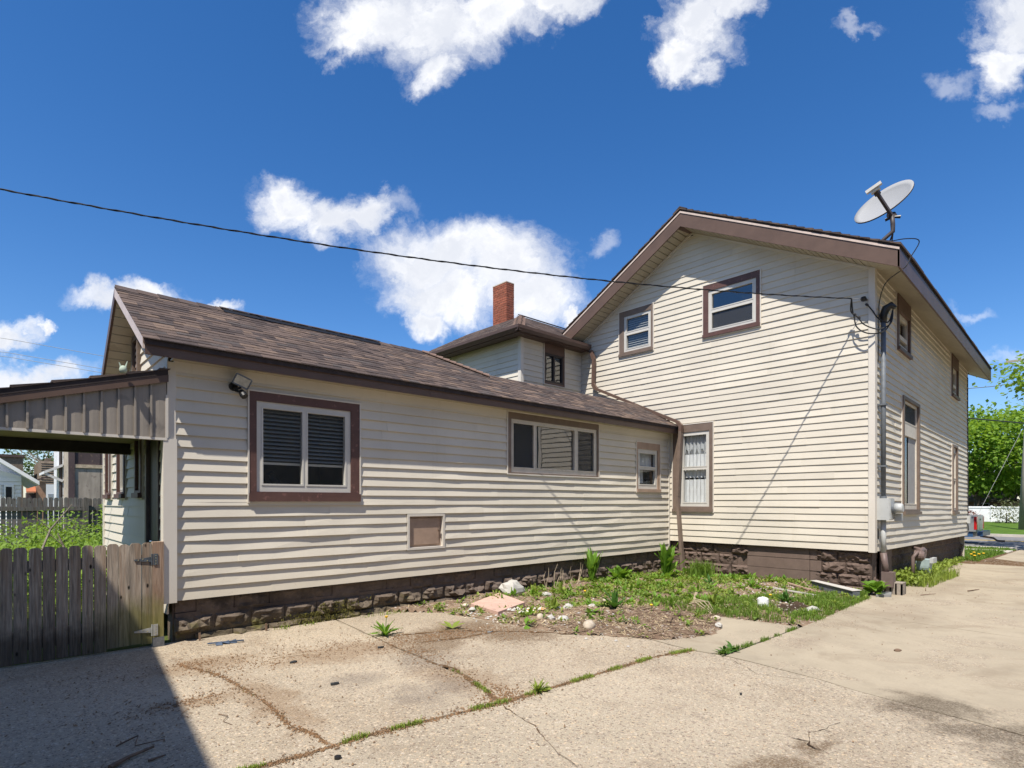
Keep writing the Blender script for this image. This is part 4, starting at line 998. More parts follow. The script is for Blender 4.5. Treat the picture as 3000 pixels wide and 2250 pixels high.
jl = [(1.14, 3.33), (1.44, 3.30), (1.79, 3.31), (2.35, 3.23), (2.84, 3.16), (3.15, 3.15), (3.73, 3.14), (4.79, 3.13), (5.32, 3.02)]
g = .03
slab([(-6, 3.62)] + [(x, y + g) for x, y in jl[:5]] + [(2.90, 3.42), (3.04, 3.86), (3.05, 4.13), (3.12, 5.2), (3.3, 6.93), (-6, 6.90)], 'concrete_worn')
slab([(2.875, 3.16 + g)] + [(x, y + g) for x, y in jl[5:]] + [(5.5, 4.3), (5.4, 6.9), (3.33, 6.93), (3.15, 5.2), (3.085, 4.13), (3.075, 3.86), (2.935, 3.4)], 'concrete_worn')
slab([(5.345, 3.03), (5.40, 2.72), (7.39, 2.735), (7.25, 3.83), (6.2, 4.6), (5.53, 4.3)], 'concrete_smooth')
slab([(-6, 3.58)] + [(x, y - .008) for x, y in jl] + [(5.36, 2.70), (5.345, 2.45), (5.245, 1.79), (5.15, 1.5), (4.95, .45), (4.7, -6), (-6, -6)], 'concrete_coarse')
slab([(5.372, 2.45), (5.385, 2.69), (7.4, 2.71), (8.79, 2.76), (8.80, 2.2), (8.68, .79), (8.2, -6), (4.715, -6), (4.965, .45), (5.165, 1.5), (5.26, 1.79)], 'concrete_smooth')
slab([(8.80, 2.76), (10.67, 2.86), (11.14, 2.97), (12.3, 3.02), (12.2, 1.0), (11.8, -6), (8.21, -6), (8.69, .79), (8.81, 2.2)], 'concrete_smooth')
for a, b in ((12.31, 15.8), (15.81, 19.3), (19.31, 22.6)):
    slab([(a, 3.06 if a < 19 else 2.72), (b, 3.1 if b < 20 else 2.6), (b - .45, -6), (a - .45, -6)], 'concrete_smooth')
slab([(22.61, 2.6), (26.3, 2.5), (25.9, -6), (22.2, -6)], 'concrete_smooth')
# dirt-filled cracks on the slabs
def crack(name, pts, w0, w1, mat, seed):
    rnd = random.Random(seed); m = MB(); P_ = []
    for i in range(len(pts) - 1):
        (x0, y0), (x1, y1) = pts[i], pts[i + 1]; n_ = max(2, int(math.hypot(x1 - x0, y1 - y0) / .05))
        for k in range(n_):
            t = k / n_; P_.append((x0 + (x1 - x0) * t + rnd.uniform(-.014, .014), y0 + (y1 - y0) * t + rnd.uniform(-.014, .014)))
    P_.append(pts[-1])
    L_ = []
    for i, (x, y) in enumerate(P_):
        w_ = rnd.uniform(w0, w1) * (.25 + .75 * max(0, fbm(x * 4, y * 4, seed) * .9 + .5)) if 0 < i < len(P_) - 1 else .001
        a = P_[max(0, i - 1)]; b = P_[min(len(P_) - 1, i + 1)]; dx, dy = b[0] - a[0], b[1] - a[1]; l = math.hypot(dx, dy) or 1
        L_.append(((x - dy / l * w_, y + dx / l * w_), (x + dy / l * w_ * rnd.uniform(.5, 1), y - dx / l * w_)))
    for i in range(len(L_) - 1):
        (a, b), (c, d) = L_[i], L_[i + 1]
        m.poly([(a[0], a[1], gz(a[0]) + .004), (b[0], b[1], gz(b[0]) + .004), (d[0], d[1], gz(d[0]) + .004), (c[0], c[1], gz(c[0]) + .004)])
    return add(name, m, mat, drive)
CR1 = [(1.33, 5.95), (1.36, 5.8), (1.45, 5.53), (1.51, 5.26), (1.53, 4.89), (1.55, 4.38), (1.53, 4.06), (1.5, 3.78), (1.56, 3.61), (1.56, 3.36)]
crack('crack', CR1, .005, .024, 'joint_dirt', 1)
crack('crack', [(2.81, 3.13), (2.75, 2.94), (2.7, 2.69), (2.6, 2.48), (2.51, 2.29), (2.46, 2.1)], .001, .007, 'joint_dirt', 2)
crack('crack', [(3.79, 1.45), (3.80, 1.36), (3.73, 1.30), (3.70, 1.2)], .003, .012, 'soil_dark', 3)
crack('crack', [(3.80, 1.36), (3.95, 1.40), (4.12, 1.36), (4.3, 1.32)], .001, .004, 'soil_dark', 4)
crack('crack', [(5.3, 2.6), (5.0, 2.2), (5.2, 1.75)], .001, .004, 'joint_dirt', 5)
for i, c_ in enumerate(([(1.0, 5.85), (1.45, 5.95), (1.75, 5.75)], [(1.05, 4.85), (1.35, 4.72), (1.5, 4.6)], [(2.0, 5.9), (2.6, 5.6), (3.3, 5.45)], [(2.3, 6.2), (3.0, 6.0)], [(2.9, 5.2), (3.3, 4.9), (3.9, 4.95), (4.6, 5.15)], [(3.05, 4.5), (3.1, 4.1), (2.95, 3.6), (2.85, 3.2)], [(3.4, 5.6), (4.1, 5.3), (4.7, 4.7), (4.95, 4.3)], [(3.4, 5.15), (3.9, 5.0), (4.4, 5.0)])):
    if i >= 5: crack('dirt_patch', c_, .01, .07 if i not in (5,) else .05, 'joint_dirt', 20 + i)

# ---------------------------------------------------------------- planting bed
BED = [(4.1, 6.84), (4.6, 6.35), (4.75, 5.5), (4.78, 5.1), (4.9, 4.7), (4.92, 4.3), (5.2, 3.95), (5.5, 3.45), (5.9, 3.28), (6.25, 3.24), (6.75, 3.42), (7.22, 3.86), (7.40, 2.75), (8.8, 2.79), (10.6, 2.88), (11.2, 3.0), (11.25, 6.95), (4.1, 6.96)]
def inpoly(x, y, P_):
    c = False; j = len(P_) - 1
    for i in range(len(P_)):
        (xi, yi), (xj, yj) = P_[i], P_[j]
        if (yi > y) != (yj > y) and x < (xj - xi) * (y - yi) / (yj - yi) + xi: c = not c
        j = i
    return c
def edist(x, y, P_):
    d = 9
    for i in range(len(P_)):
        (x0, y0), (x1, y1) = P_[i], P_[(i + 1) % len(P_)]; dx, dy = x1 - x0, y1 - y0
        t = max(0, min(1, ((x - x0) * dx + (y - y0) * dy) / (dx * dx + dy * dy))); d = min(d, math.hypot(x - x0 - t * dx, y - y0 - t * dy))
    return d
def bedz(x, y):
    e = min(1, edist(x, y, BED[1:16]) / .5)
    h = .012 + .055 * e + .05 * e * fbm(x * 1.4, y * 1.4, 3.3) + .014 * fbm(x * 9, y * 9, 1)
    hole = math.hypot((x - 8.35) / .5, (y - 3.22) / .24)
    if hole < 1.25: h += -.06 * max(0, 1 - hole)
    return gz(x) + h
m = MB(); gi = {}
NX, NY, st = 92, 57, .08
for j in range(NY):
    for i in range(NX):
        x, y = 3.95 + i * st, 2.62 + j * st
        gi[i, j] = len(m.v); ins = inpoly(x, y, BED)
        m.v.append((x, y, bedz(x, y) if ins else gz(x) - .02))
for j in range(NY - 1):
    for i in range(NX - 1):
        q = [gi[i, j], gi[i + 1, j], gi[i + 1, j + 1], gi[i, j + 1]]
        if sum(1 for k in q if m.v[k][2] > gz(m.v[k][0]) - .015) >= 2: m.f.append(tuple(q)); m.mi.append(0)
struct(add('planting_bed', m, 'mulch', None, True))
# heap and hollow of fresh dark soil beside the clean-out pipe
m = MB(); n_ = 26
for j in range(n_ + 1):
    for i in range(n_ + 1):
        u, v = -1 + 2 * i / n_, -1 + 2 * j / n_; x, y = 8.42 + u * .46, 3.22 + v * .26; r = math.hypot(u, v)
        m.v.append((x, y, bedz(x, y) - .03 + max(0, 1 - r) * .10 + (.07 * math.exp(-((u - .35) ** 2 + (v + .1) ** 2) * 9)) + .022 * fbm(x * 14, y * 14, 5) * (r < 1)))
for j in range(n_):
    for i in range(n_): k = j * (n_ + 1) + i; m.f.append((k, k + 1, k + n_ + 2, k + n_ + 1)); m.mi.append(0)
tag(add('soil_heap', m, 'soil_dark', None, True), 'small heap of fresh dark soil beside the white pipe stub', 'soil')

# ================================================================== PLANTS
def leaf(m, p, d, nrm, L_, W_, bend=.15):
    p = Vector(p); d = Vector(d).normalized(); s = d.cross(Vector(nrm)); s = s.normalized() if s.length > 1e-4 else d.orthogonal().normalized()
    n_ = s.cross(d).normalized()
    a = p + d * L_ * .5; t = p + d * L_ - n_ * (-bend) * L_ * -1
    i = len(m.v); m.v += [tuple(p), tuple(a + s * W_ / 2), tuple(t), tuple(a - s * W_ / 2)]; m.f.append((i, i + 1, i + 2, i + 3)); m.mi.append(m.k)
def rdir(rnd, up=0):
    while 1:
        v = Vector((rnd.uniform(-1, 1), rnd.uniform(-1, 1), rnd.uniform(-1, 1)))
        if .1 < v.length < 1: v.normalize(); v.z += up; return v.normalized()
def strap(m, p, az, lean, L_, W_, rnd, seg=4, curl=1.0, wavy=0, cup=.25):        # long leaf: a bent strip, widest past the middle
    p = Vector(p); h = Vector((math.cos(az), math.sin(az), 0)); side = Vector((-math.sin(az), math.cos(az), 0))
    pts = []; a = math.pi / 2 - lean; q = p.copy()
    for k in range(seg + 1):
        t = k / seg; w_ = W_ * (math.sin(math.pi * min(1, .12 + t * .9)) ** .8) * (.35 + .65 * min(1, t * 2.2)) if k < seg else W_ * .08
        pts.append((q.copy(), w_)); q = q + (h * math.cos(a) + Vector((0, 0, 1)) * math.sin(a)) * (L_ / seg); a -= curl * (L_ / seg) * (1.5 + t * 2)
    i = len(m.v)
    for k, (c, w_) in enumerate(pts):
        wob = Vector((0, 0, wavy * math.sin(k * 2.3 + az * 3)))
        m.v += [tuple(c - side * w_ / 2 + Vector((0, 0, cup * w_ / 2)) + wob), tuple(c), tuple(c + side * w_ / 2 + Vector((0, 0, cup * w_ / 2)) - wob)]
    for k in range(seg):
        b = i + 3 * k; m.f += [(b, b + 1, b + 4, b + 3), (b + 1, b + 2, b + 5, b + 4)]; m.mi += [m.k, m.k]
def blade(m, p, rnd, L_, W_):
    p = Vector(p); az = rnd.uniform(0, 6.28); ln = rnd.uniform(.1, .8); h = Vector((math.cos(az), math.sin(az), 0)) ; s = Vector((-h.y, h.x, 0)) * W_ / 2
    i = len(m.v); mid = p + Vector((0, 0, L_ * .6)) + h * L_ * .25 * ln; tip = p + Vector((0, 0, L_ * (1 - .35 * ln))) + h * L_ * .85 * ln
    m.v += [tuple(p - s), tuple(p + s), tuple(mid + s * .8), tuple(mid - s * .8), tuple(tip)]
    m.f += [(i, i + 1, i + 2, i + 3), (i + 3, i + 2, i + 4)]; m.mi += [m.k, m.k]
def plant(name, label, loc, build, mat, cat='plant', group=None, extra=None):
    root = empty(name, loc); m = MB(); build(m); add('leaves', m, mat, root)
    if extra: extra(root)
    return tag(root, label, cat, group)
rp = random.Random(77)
def dock(loc, n_, L_, W_, upright):
    def b(m):
        for i in range(n_):
            az = i * 2.4 + rp.uniform(-.3, .3); strap(m, (loc[0] + rp.uniform(-.03, .03), loc[1] + rp.uniform(-.03, .03), loc[2]), az, rp.uniform(.02, .24) if rp.random() < upright else rp.uniform(.6, 1.2), L_ * rp.uniform(.5, 1.05), W_ * rp.uniform(.7, 1.1), rp, 6, rp.uniform(.0, .45) if rp.random() < upright else rp.uniform(.3, 1.2), .014)
    return b
def at(x, y, dz=0): return (x, y, bedz(x, y) + dz)
def stemx(loc, h):
    return lambda r: one('stem', lambda m: m.tube([loc, (loc[0] + .01, loc[1], loc[2] + h)], [.012, .007], 6), 'leaf_dock', r)
l = at(8.15, 6.62); plant('dock_plant', 'tall upright dock plant growing against the wing foundation', l, dock(l, 22, .62, .12, .95), 'leaf_dock', extra=stemx(l, .3))
l = at(10.05, 6.28); plant('dock_plant', 'biggest leafy dock plant growing beside the downspout foot', l, dock(l, 44, .72, .15, .85), 'leaf_dock', extra=stemx(l, .35))
l = at(8.95, 6.62); plant('dock_plant', 'low broad-leaved dock plant midway along the wing foundation', l, dock(l, 18, .42, .17, .35), 'leaf_dock', extra=stemx(l, .1))
l = at(6.35, 4.75); plant('dock_plant', 'dark dock plant with one big leaf in the middle of the bed', l, (lambda m: (dock(l, 18, .26, .055, .5)(m), strap(m, l, R(150), .8, .42, .15, rp, 6, .7), strap(m, l, R(120), .5, .36, .1, rp, 6, .5), strap(m, l, R(200), 1.0, .3, .14, rp, 6, .6))), 'leaf_dark', extra=stemx(l, .08))
l = at(10.62, 5.82); plant('grass_tuft', 'tall fine grass tuft in front of the gable foundation', l, (lambda m: [blade(m, (l[0] + rp.gauss(0, .12), l[1] + rp.gauss(0, .12), l[2]), rp, rp.uniform(.2, .42), .012) for _ in range(420)]), 'leaf_grass', 'grass')
def dand(loc, s=1.0):
    def b(m):
        for i in range(26): strap(m, (loc[0], loc[1], loc[2]), rp.uniform(0, 6.28), rp.uniform(.35, 1.35), .19 * s * rp.uniform(.6, 1.1), .034 * s, rp, 4, .8, .006)
    return b
l = (3.32, 5.67, .0); plant('dandelion_plant', 'dandelion rosette growing from the concrete near the mossy foundation', l, dand(l, 1.15), 'leaf_dock', extra=lambda r: (one('stem', lambda m: m.tube([l, (3.33, 5.66, .2)], .004, 5), 'leaf_dock', r), one('flower', lambda m: m.tube([(3.33, 5.66, .195), (3.33, 5.66, .215)], [.012, .02], 8), 'dandelion', r)))
l = (3.22, 3.16, .0); plant('dandelion_plant', 'small weed rosette in the joint of the concrete slabs', l, dand(l, .62), 'leaf_weed')
l = (4.07, 5.42, .004); plant('plantain_weed', 'flat two-leaved weed lying on the wet dark concrete', l, (lambda m: [strap(m, l, a, 1.15, .17, .07, rp, 4, .4) for a in (-.7, .3, 1.6, 2.6)]), 'leaf_weed')
l = (11.02, 2.90, gz(11)); plant('mallow_plant', 'bright round-leaved plant at the house corner beside the cinder block', l, (lambda m: [strap(m, (l[0] + rp.uniform(-.12, .12), l[1] + rp.uniform(-.1, .06), l[2] + rp.uniform(.0, .16)), rp.uniform(0, 6.28), rp.uniform(.5, 1.3), rp.uniform(.12, .2), rp.uniform(.11, .17), rp, 3, .6) for _ in range(40)]), 'leaf_dock')
l = (5.95, 2.82, gz(6)); plant('creeping_weed', 'dark green weed filling the notch of the slab joint', (5.45, 2.76, gz(5.4)), (lambda m: [strap(m, (5.4 + rp.uniform(0, .35), 2.74 + rp.uniform(-.02, .05), gz(5.4) - .01), rp.uniform(0, 6.28), rp.uniform(.6, 1.3), rp.uniform(.06, .12), rp.uniform(.03, .05), rp, 3, .6) for _ in range(36)]), 'leaf_dark')
for k, (x, y, lab) in enumerate(((7.62, 4.0, 'young dock seedling beside the grass edge of the bed'), (9.6, 5.1, 'leafy weed clump in the middle of the gable bed'), (5.75, 5.35, 'yellowish leafy weed beside the white pebble'), (7.0, 6.35, 'leafy weed by the dry stalks at the wing foundation'), (6.62, 6.58, 'yellow-leaved seedling beside the big white rock'), (8.75, 3.45, 'small weed growing on top of the soil heap'))):
    l = at(x, y); plant('weed_clump', lab, l, dock(l, 12, .2 if k != 4 else .16, .06, .4), 'leaf_dark' if k in (1, 5) else 'leaf_weed')
# bare dry stalks by the wing foundation
st_ = empty('dry_stalks', at(7.2, 6.62))
for k in range(11):
    x = 6.9 + k * .085 + rp.uniform(-.05, .05); y = 6.62 + rp.uniform(-.05, .03); b = Vector(at(x, y)); pts = [b]
    for j in range(3): pts.append(pts[-1] + Vector((rp.uniform(-.06, .06), rp.uniform(-.03, .02), rp.uniform(.07, .15))))
    one('stalk', lambda m: m.tube(pts, [.006, .005, .004, .002], 5), 'twig_pale', st_)
tag(st_, 'bare dry stalks standing against the dark wing foundation', 'dead stalks')

# ground cover that nobody could count
def cover(name, label, n_, dens, mat, kind, smin, smax, seed, cat, area=(4.3, 11.15, 2.78, 6.85)):
    rnd = random.Random(seed); m = MB(); c_ = 0; tries = 0
    while c_ < n_ and tries < n_ * 30:
        tries += 1
        x, y = rnd.uniform(area[0], area[1]), rnd.uniform(area[2], area[3])
        if not inpoly(x, y, BED) or rnd.random() > dens(x, y): continue
        if math.hypot((x - 8.4) / .42, (y - 3.2) / .2) < 1 and kind != 'litter': continue
        c_ += 1; z = bedz(x, y)
        if kind == 'tuft':
            for k in range(rnd.randint(4, 8)): leaf(m, (x + rnd.gauss(0, .02), y + rnd.gauss(0, .02), z + rnd.uniform(0, .025)), rdir(rnd, .45), (0, 0, 1), rnd.uniform(smin, smax), rnd.uniform(smin, smax) * .55)
        elif kind == 'blade':
            for k in range(3): blade(m, (x + rnd.gauss(0, .01), y + rnd.gauss(0, .01), z - .005), rnd, rnd.uniform(smin, smax), .007)
        elif kind == 'litter':
            a = rnd.uniform(0, 3.14); L_ = rnd.uniform(smin, smax); d = Vector((math.cos(a), math.sin(a), rnd.uniform(-.1, .25)))
            p = Vector((x, y, z + .004)); s = Vector((-d.y, d.x, 0)) * rnd.uniform(.002, .006); i = len(m.v)
            m.v += [tuple(p - s), tuple(p + s), tuple(p + s + d * L_), tuple(p - s + d * L_)]; m.f.append((i, i + 1, i + 2, i + 3)); m.mi.append(0)
    return stuff(add(name, m, mat), label, cat)
def d_green(x, y):
    n_ = fbm(x * 1.1, y * 1.1, 8) + .5
    a = 1.0 if x > 7.6 and y > 3.6 else .5
    if x < 7.4 and y < 4.9: a = .10
    if x < 6.2: a *= .6
    if 8.2 < x < 10.6 and 3.2 < y < 4.3: a *= .45
    n2_ = fbm(x * 3.1, y * 3.1, 2) + .5
    return max(0, min(1, a * (n_ * .8 + n2_ * 1.2 - .62)))
cover('weeds', 'yellow-green low weeds covering the planting bed', 2100, d_green, 'leaf_weed', 'tuft', .03, .075, 1, 'weeds')
cover('weeds', 'larger leafy weeds standing out of the bed', 150, lambda x, y: d_green(x, y) if x > 5.6 and y > 4.2 else .05 * d_green(x, y), 'leaf_dock', 'tuft', .07, .15, 12, 'weeds')
cover('weeds', 'darker green low weeds scattered through the planting bed', 900, lambda x, y: d_green(y + 3, x - 2) * .5 + .5 * d_green(x, y), 'leaf_grass', 'tuft', .035, .09, 2, 'weeds')
def d_grass(x, y):
    e = 1 if (x > 7.2 and y < 4.35 - .42 * max(0, x - 8.0)) else 0
    if 6.9 < x < 8.2 and y > 3.8 and y < 4.8: e = .6
    return e * max(0, .15 + 1.3 * (fbm(x * 2.4, y * 2.4, 4) + .35))
cover('grass_patch', 'green grass patch between the small slab and the driveway', 2600, d_grass, 'leaf_grass', 'blade', .05, .12, 3, 'grass')
cover('litter', 'dead twigs and straw strewn over the bed', 5200, lambda x, y: .9 if y < 5.2 and x < 7.6 else .35, 'straw', 'litter', .03, .11, 4, 'litter')
cover('litter', 'brown bark and twig litter at the front edge of the bed', 3600, lambda x, y: 1 if y < 4.6 and x < 7.4 else .12, 'twig', 'litter', .03, .13, 5, 'litter')
def pebbles(name, label, n_, pts, mats, seed, smin=.008, smax=.026):
    rnd = random.Random(seed); m = MB()
    for _ in range(n_):
        cx_, cy_, sx, sy = rnd.choice(pts); x, y = rnd.gauss(cx_, sx), rnd.gauss(cy_, sy); z = bedz(x, y) if inpoly(x, y, BED) else gz(x)
        s = rnd.uniform(smin, smax); m.k = rnd.randrange(len(mats)); i = len(m.v); a0 = rnd.uniform(0, 6)
        for k in range(5): m.v.append((x + s * math.cos(a0 + k * 1.257) * rnd.uniform(.7, 1.1), y + s * math.sin(a0 + k * 1.257) * rnd.uniform(.7, 1.1), z + s * .15))
        m.v.append((x, y, z + s * rnd.uniform(.5, .9))); m.v.append((x, y, z - s * .2))
        for k in range(5): m.f += [(i + k, i + (k + 1) % 5, i + 5), (i + (k + 1) % 5, i + k, i + 6)]; m.mi += [m.k, m.k]
    return stuff(add(name, m, mats), label, 'pebbles')
pebbles('pebbles', 'loose white pebbles in the bed under the gable wall', 420, [(9.6, 3.9, .6, .3), (10.2, 4.3, .4, .4), (9.0, 4.0, .5, .25), (8.6, 3.8, .4, .2)], ['rock_white', 'rock_grey', 'rock_tan'], 6)
pebbles('pebbles', 'scattered pebbles around the pink paving slab', 150, [(4.85, 5.7, .12, .3), (5.3, 5.5, .3, .2), (6.1, 5.6, .5, .4), (5.5, 4.6, .5, .4)], ['rock_white', 'rock_grey', 'rock_tan'], 7)
pebbles('shell_pile', 'pile of white and rust-coloured shells spilling off the pink slab', 60, [(5.32, 5.52, .11, .1), (5.42, 5.45, .12, .08), (5.25, 5.7, .05, .05)], ['shell_white', 'rock_white', 'rock_rust'], 8, .02, .05)
# moss, grit and grass tufts along the joints
def joint_growth(name, label, pts, n_, mat, smin, smax, seed, wid=.02, thr=.0):
    rnd = random.Random(seed); m = MB(); seg = [(pts[i], pts[i + 1]) for i in range(len(pts) - 1)]
    ln = [math.hypot(b[0] - a[0], b[1] - a[1]) for a, b in seg]
    for _ in range(n_):
        (a, b) = rnd.choices(seg, ln)[0]; t = rnd.random(); x, y = a[0] + (b[0] - a[0]) * t, a[1] + (b[1] - a[1]) * t
        if fbm(x * 3, y * 3, seed) < thr: continue
        x += rnd.gauss(0, wid); y += rnd.gauss(0, wid)
        blade(m, (x, y, gz(x) - .004), rnd, rnd.uniform(smin, smax), .006)
    return stuff(add(name, m, mat), label, 'grass')
J1 = [(1.0, 3.35)] + jl
joint_growth('joint_grass', 'short grass growing along the long joint in the driveway', J1, 5200, 'leaf_weed', .015, .045, 2, .016, -.03)
joint_growth('joint_grass', 'dry brownish moss along the long driveway joint', J1, 5200, 'dead_leaf', .008, .022, 3, .02, -.2)
joint_growth('joint_grass', 'grass tufts on the joint beside the small smooth slab', [(5.36, 2.75), (6.2, 2.71), (7.4, 2.72)], 900, 'leaf_grass', .02, .07, 4, .014, .0)
joint_growth('joint_grass', 'grass fringe where the bed meets the driveway', [(7.4, 2.74), (8.8, 2.79), (10.6, 2.88)], 1500, 'leaf_grass', .03, .09, 5, .03, -.2)
joint_growth('joint_grass', 'little weeds along the foot of the mossy foundation', [(2.0, 6.78), (3.0, 6.76), (4.4, 6.72)], 420, 'leaf_weed', .02, .07, 6, .03, .08)
joint_growth('joint_grass', 'short grass and moss along the crossing joint', [(2.84, 3.16), (2.9, 3.4), (3.05, 3.86), (3.07, 4.2)], 700, 'leaf_weed', .012, .04, 7, .014, .0)
joint_growth('joint_grass', 'moss specks in the meandering crack', CR1, 500, 'moss', .006, .016, 8, .018, .1)
def side_weeds():
    rnd = random.Random(4); m = MB()
    for _ in range(2600):
        t = rnd.random(); x = 12.7 + rnd.betavariate(1.2, 2.2) * 7.5; w_ = .5 if x < 15.5 else .3
        y = 3.02 + .026 * (x - 11.16) - rnd.betavariate(1, 1.7) * w_
        h = .22 if x < 15.5 else .12
        leaf(m, (x, y, gz(x) + rnd.uniform(0, h)), rdir(rnd, .5), (0, 0, 1), rnd.uniform(.05, .11), rnd.uniform(.03, .06))
    for _ in range(900):
        x = 12.8 + rnd.random() * 2.8; y = 2.95 - rnd.random() * .5; blade(m, (x, y, gz(x)), rnd, rnd.uniform(.1, .28), .012)
    stuff(add('weeds', m, 'leaf_weed'), 'weeds growing along the foot of the side wall round the gas meter', 'weeds')
side_weeds()

# ================================================================== SMALL THINGS ON THE GROUND
def rock(name, label, x, y, z, s, mat, seed, cat='stone', group=None, rz=0):
    rnd = random.Random(seed); m = MB(); nu, nv = 12, 7
    for j in range(nv + 1):
        ph = math.pi * j / nv
        for i in range(nu):
            th = 2 * math.pi * i / nu; d = Vector((math.sin(ph) * math.cos(th), math.sin(ph) * math.sin(th), math.cos(ph)))
            k = 1 + (.34 * noise.noise(d * 1.3 + Vector((seed, 0, 0))) + .12 * noise.noise(d * 3.1 + Vector((0, seed, 0)))) * (1 if mat != 'rock_tan' else .5)
            c, q = math.cos(rz), math.sin(rz); px, py = d.x * s[0] * k, d.y * s[1] * k
            m.v.append((x + px * c - py * q, y + px * q + py * c, z + max(-.6, d.z) * s[2] * k))
    for j in range(nv):
        for i in range(nu): m.f.append((j * nu + i, (j + 1) * nu + i, (j + 1) * nu + (i + 1) % nu, j * nu + (i + 1) % nu)); m.mi.append(0)
    return tag(add(name, m, mat, None, mat == 'rock_tan'), label, cat, group)
def zb(x, y): return bedz(x, y)
rock('rock', 'big angular white rock leaning by the wing foundation', 6.12, 6.58, zb(6.12, 6.58) + .085, (.21, .16, .14), 'rock_white', 3, 'rock')
rock('stone', 'large rounded tan stone at the front edge of the bed', 5.27, 4.33, zb(5.27, 4.33) + 0.012, (.12, .075, .062), 'rock_tan', 5, rz=.5)
rock('stone', 'white oval pebble in the middle of the bed', 5.97, 5.28, zb(5.97, 5.28) + 0.010, (.075, .06, .045), 'rock_white', 8)
rock('stone', 'grey flat pebble beside the white oval one', 5.82, 5.36, zb(5.82, 5.36) + 0.007, (.07, .05, .03), 'rock_grey', 9)
rock('stone', 'grey-white veined stone behind the tan one', 5.37, 4.84, zb(5.37, 4.84) + 0.010, (.10, .07, .05), 'rock_white', 12)
rock('stone', 'small grey stone between two pale stones', 5.31, 4.99, zb(5.31, 4.99) + 0.010, (.065, .05, .042), 'rock_grey', 15)
rock('stone', 'small pale pink stone left of the grey stone', 5.21, 5.08, zb(5.21, 5.08) + 0.010, (.05, .045, .05), 'rock_tan', 17)
rock('stone', 'white splintered stone beside the big white rock', 6.45, 6.15, zb(6.45, 6.15) + 0.009, (.10, .06, .05), 'rock_white', 21)
rock('stone', 'small pink stone at the right tip of the twig litter', 7.0, 3.62, zb(7.0, 3.62) + 0.007, (.06, .05, .035), 'rock_tan', 24)
for k, (x, y, lab) in enumerate(((5.0, 6.35, 'little tan stone on the far rim of the pink slab'), (4.86, 6.02, 'white pebble left of the pink slab'), (6.9, 5.35, 'flat buff stone in the twig litter'), (6.2, 5.05, 'small grey pebble before the dark dock plant'), (6.55, 3.36, 'white pebble near the corner of the small slab'))):
    rock('stone', lab, x, y, (zb(x, y)) + .018, (.055, .045, .03), ('rock_tan', 'rock_white', 'rock_tan', 'rock_grey', 'rock_white')[k], 30 + k)
ps = MB(); c0 = [(5.04, 6.28), (5.84, 6.58), (5.68, 5.84), (4.92, 5.56)]
ps.hexa([(x, y, gz(5) + .02 + .03 * (i in (1,))) for i, (x, y) in enumerate(c0)] + [(x, y, gz(5) + .085 + .03 * (i in (1,))) for i, (x, y) in enumerate(c0)])
tag(add('paving_slab', ps, 'paver_pink'), 'loose pink square paving slab lying in front of the wing foundation', 'paving slab')
# clean-out pipe
pv = empty('pipe_stub', (8.02, 3.46, gz(8)))
z0 = gz(8)
one('pipe', lambda m: m.tube([(8.02, 3.46, z0 - .05), (8.02, 3.46, z0 + .09)], .062, 24), 'pvc', pv, False)
one('coupling', lambda m: m.tube([(8.02, 3.46, z0 + .085), (8.02, 3.46, z0 + .19)], .073, 24), 'pvc', pv)
one('plug', lambda m: (m.tube([(8.02, 3.46, z0 + .19), (8.02, 3.46, z0 + .202)], .06, 18), m.box(8.0, 8.04, 3.445, 3.475, z0 + .202, z0 + .215)), 'pvc', pv)
tag(pv, 'white plastic clean-out pipe stub standing in the grass', 'pipe')
# metal downspout offcut lying by the gable corner, stake, scraps
do = empty('metal_trough', (10.5, 3.35, gz(10.5)))
one('body', lambda m: m.hexa([(10.80, 3.80, gz(10.8) + .03), (10.90, 3.76, gz(10.8) + .03), (10.42, 2.93, gz(10.4) + .015), (10.28, 2.99, gz(10.4) + .015), (10.80, 3.80, gz(10.8) + .17), (10.90, 3.76, gz(10.8) + .17), (10.42, 2.93, gz(10.4) + .13), (10.28, 2.99, gz(10.4) + .13)]), 'galv', do)
one('top_sheet', lambda m: m.hexa([(10.78, 3.81, gz(10.8) + .171), (10.91, 3.75, gz(10.8) + .171), (10.44, 2.91, gz(10.4) + .131), (10.26, 2.99, gz(10.4) + .131), (10.78, 3.81, gz(10.8) + .178), (10.91, 3.75, gz(10.8) + .178), (10.44, 2.91, gz(10.4) + .138), (10.26, 2.99, gz(10.4) + .138)]), 'white_vinyl', do)
tag(do, 'dented white metal trough lying slanted against the gable foundation', 'metal trough')
tag(one('plastic_rod', lambda m: m.bar((10.0, 4.25, zb(10, 4.25) + .03), (9.75, 3.28, zb(9.75, 3.28) + .025), .03, .02), 'white_vinyl'), 'long thin white rod lying in the bed', 'rod')
tag(one('plank', lambda m: m.bar((10.5, 4.1, zb(10.5, 4.1) + .03), (10.3, 3.5, zb(10.3, 3.5) + .03), .05, .02), 'tan_trim'), 'short tan batten lying beside the metal trough', 'batten')
tag(one('stake', lambda m: m.bar((7.72, 4.36, zb(7.7, 4.36) - .03), (7.78, 4.34, zb(7.7, 4.36) + .15), .045, .02), 'twig_pale'), 'short pale wooden stake standing in the twig litter', 'stake')
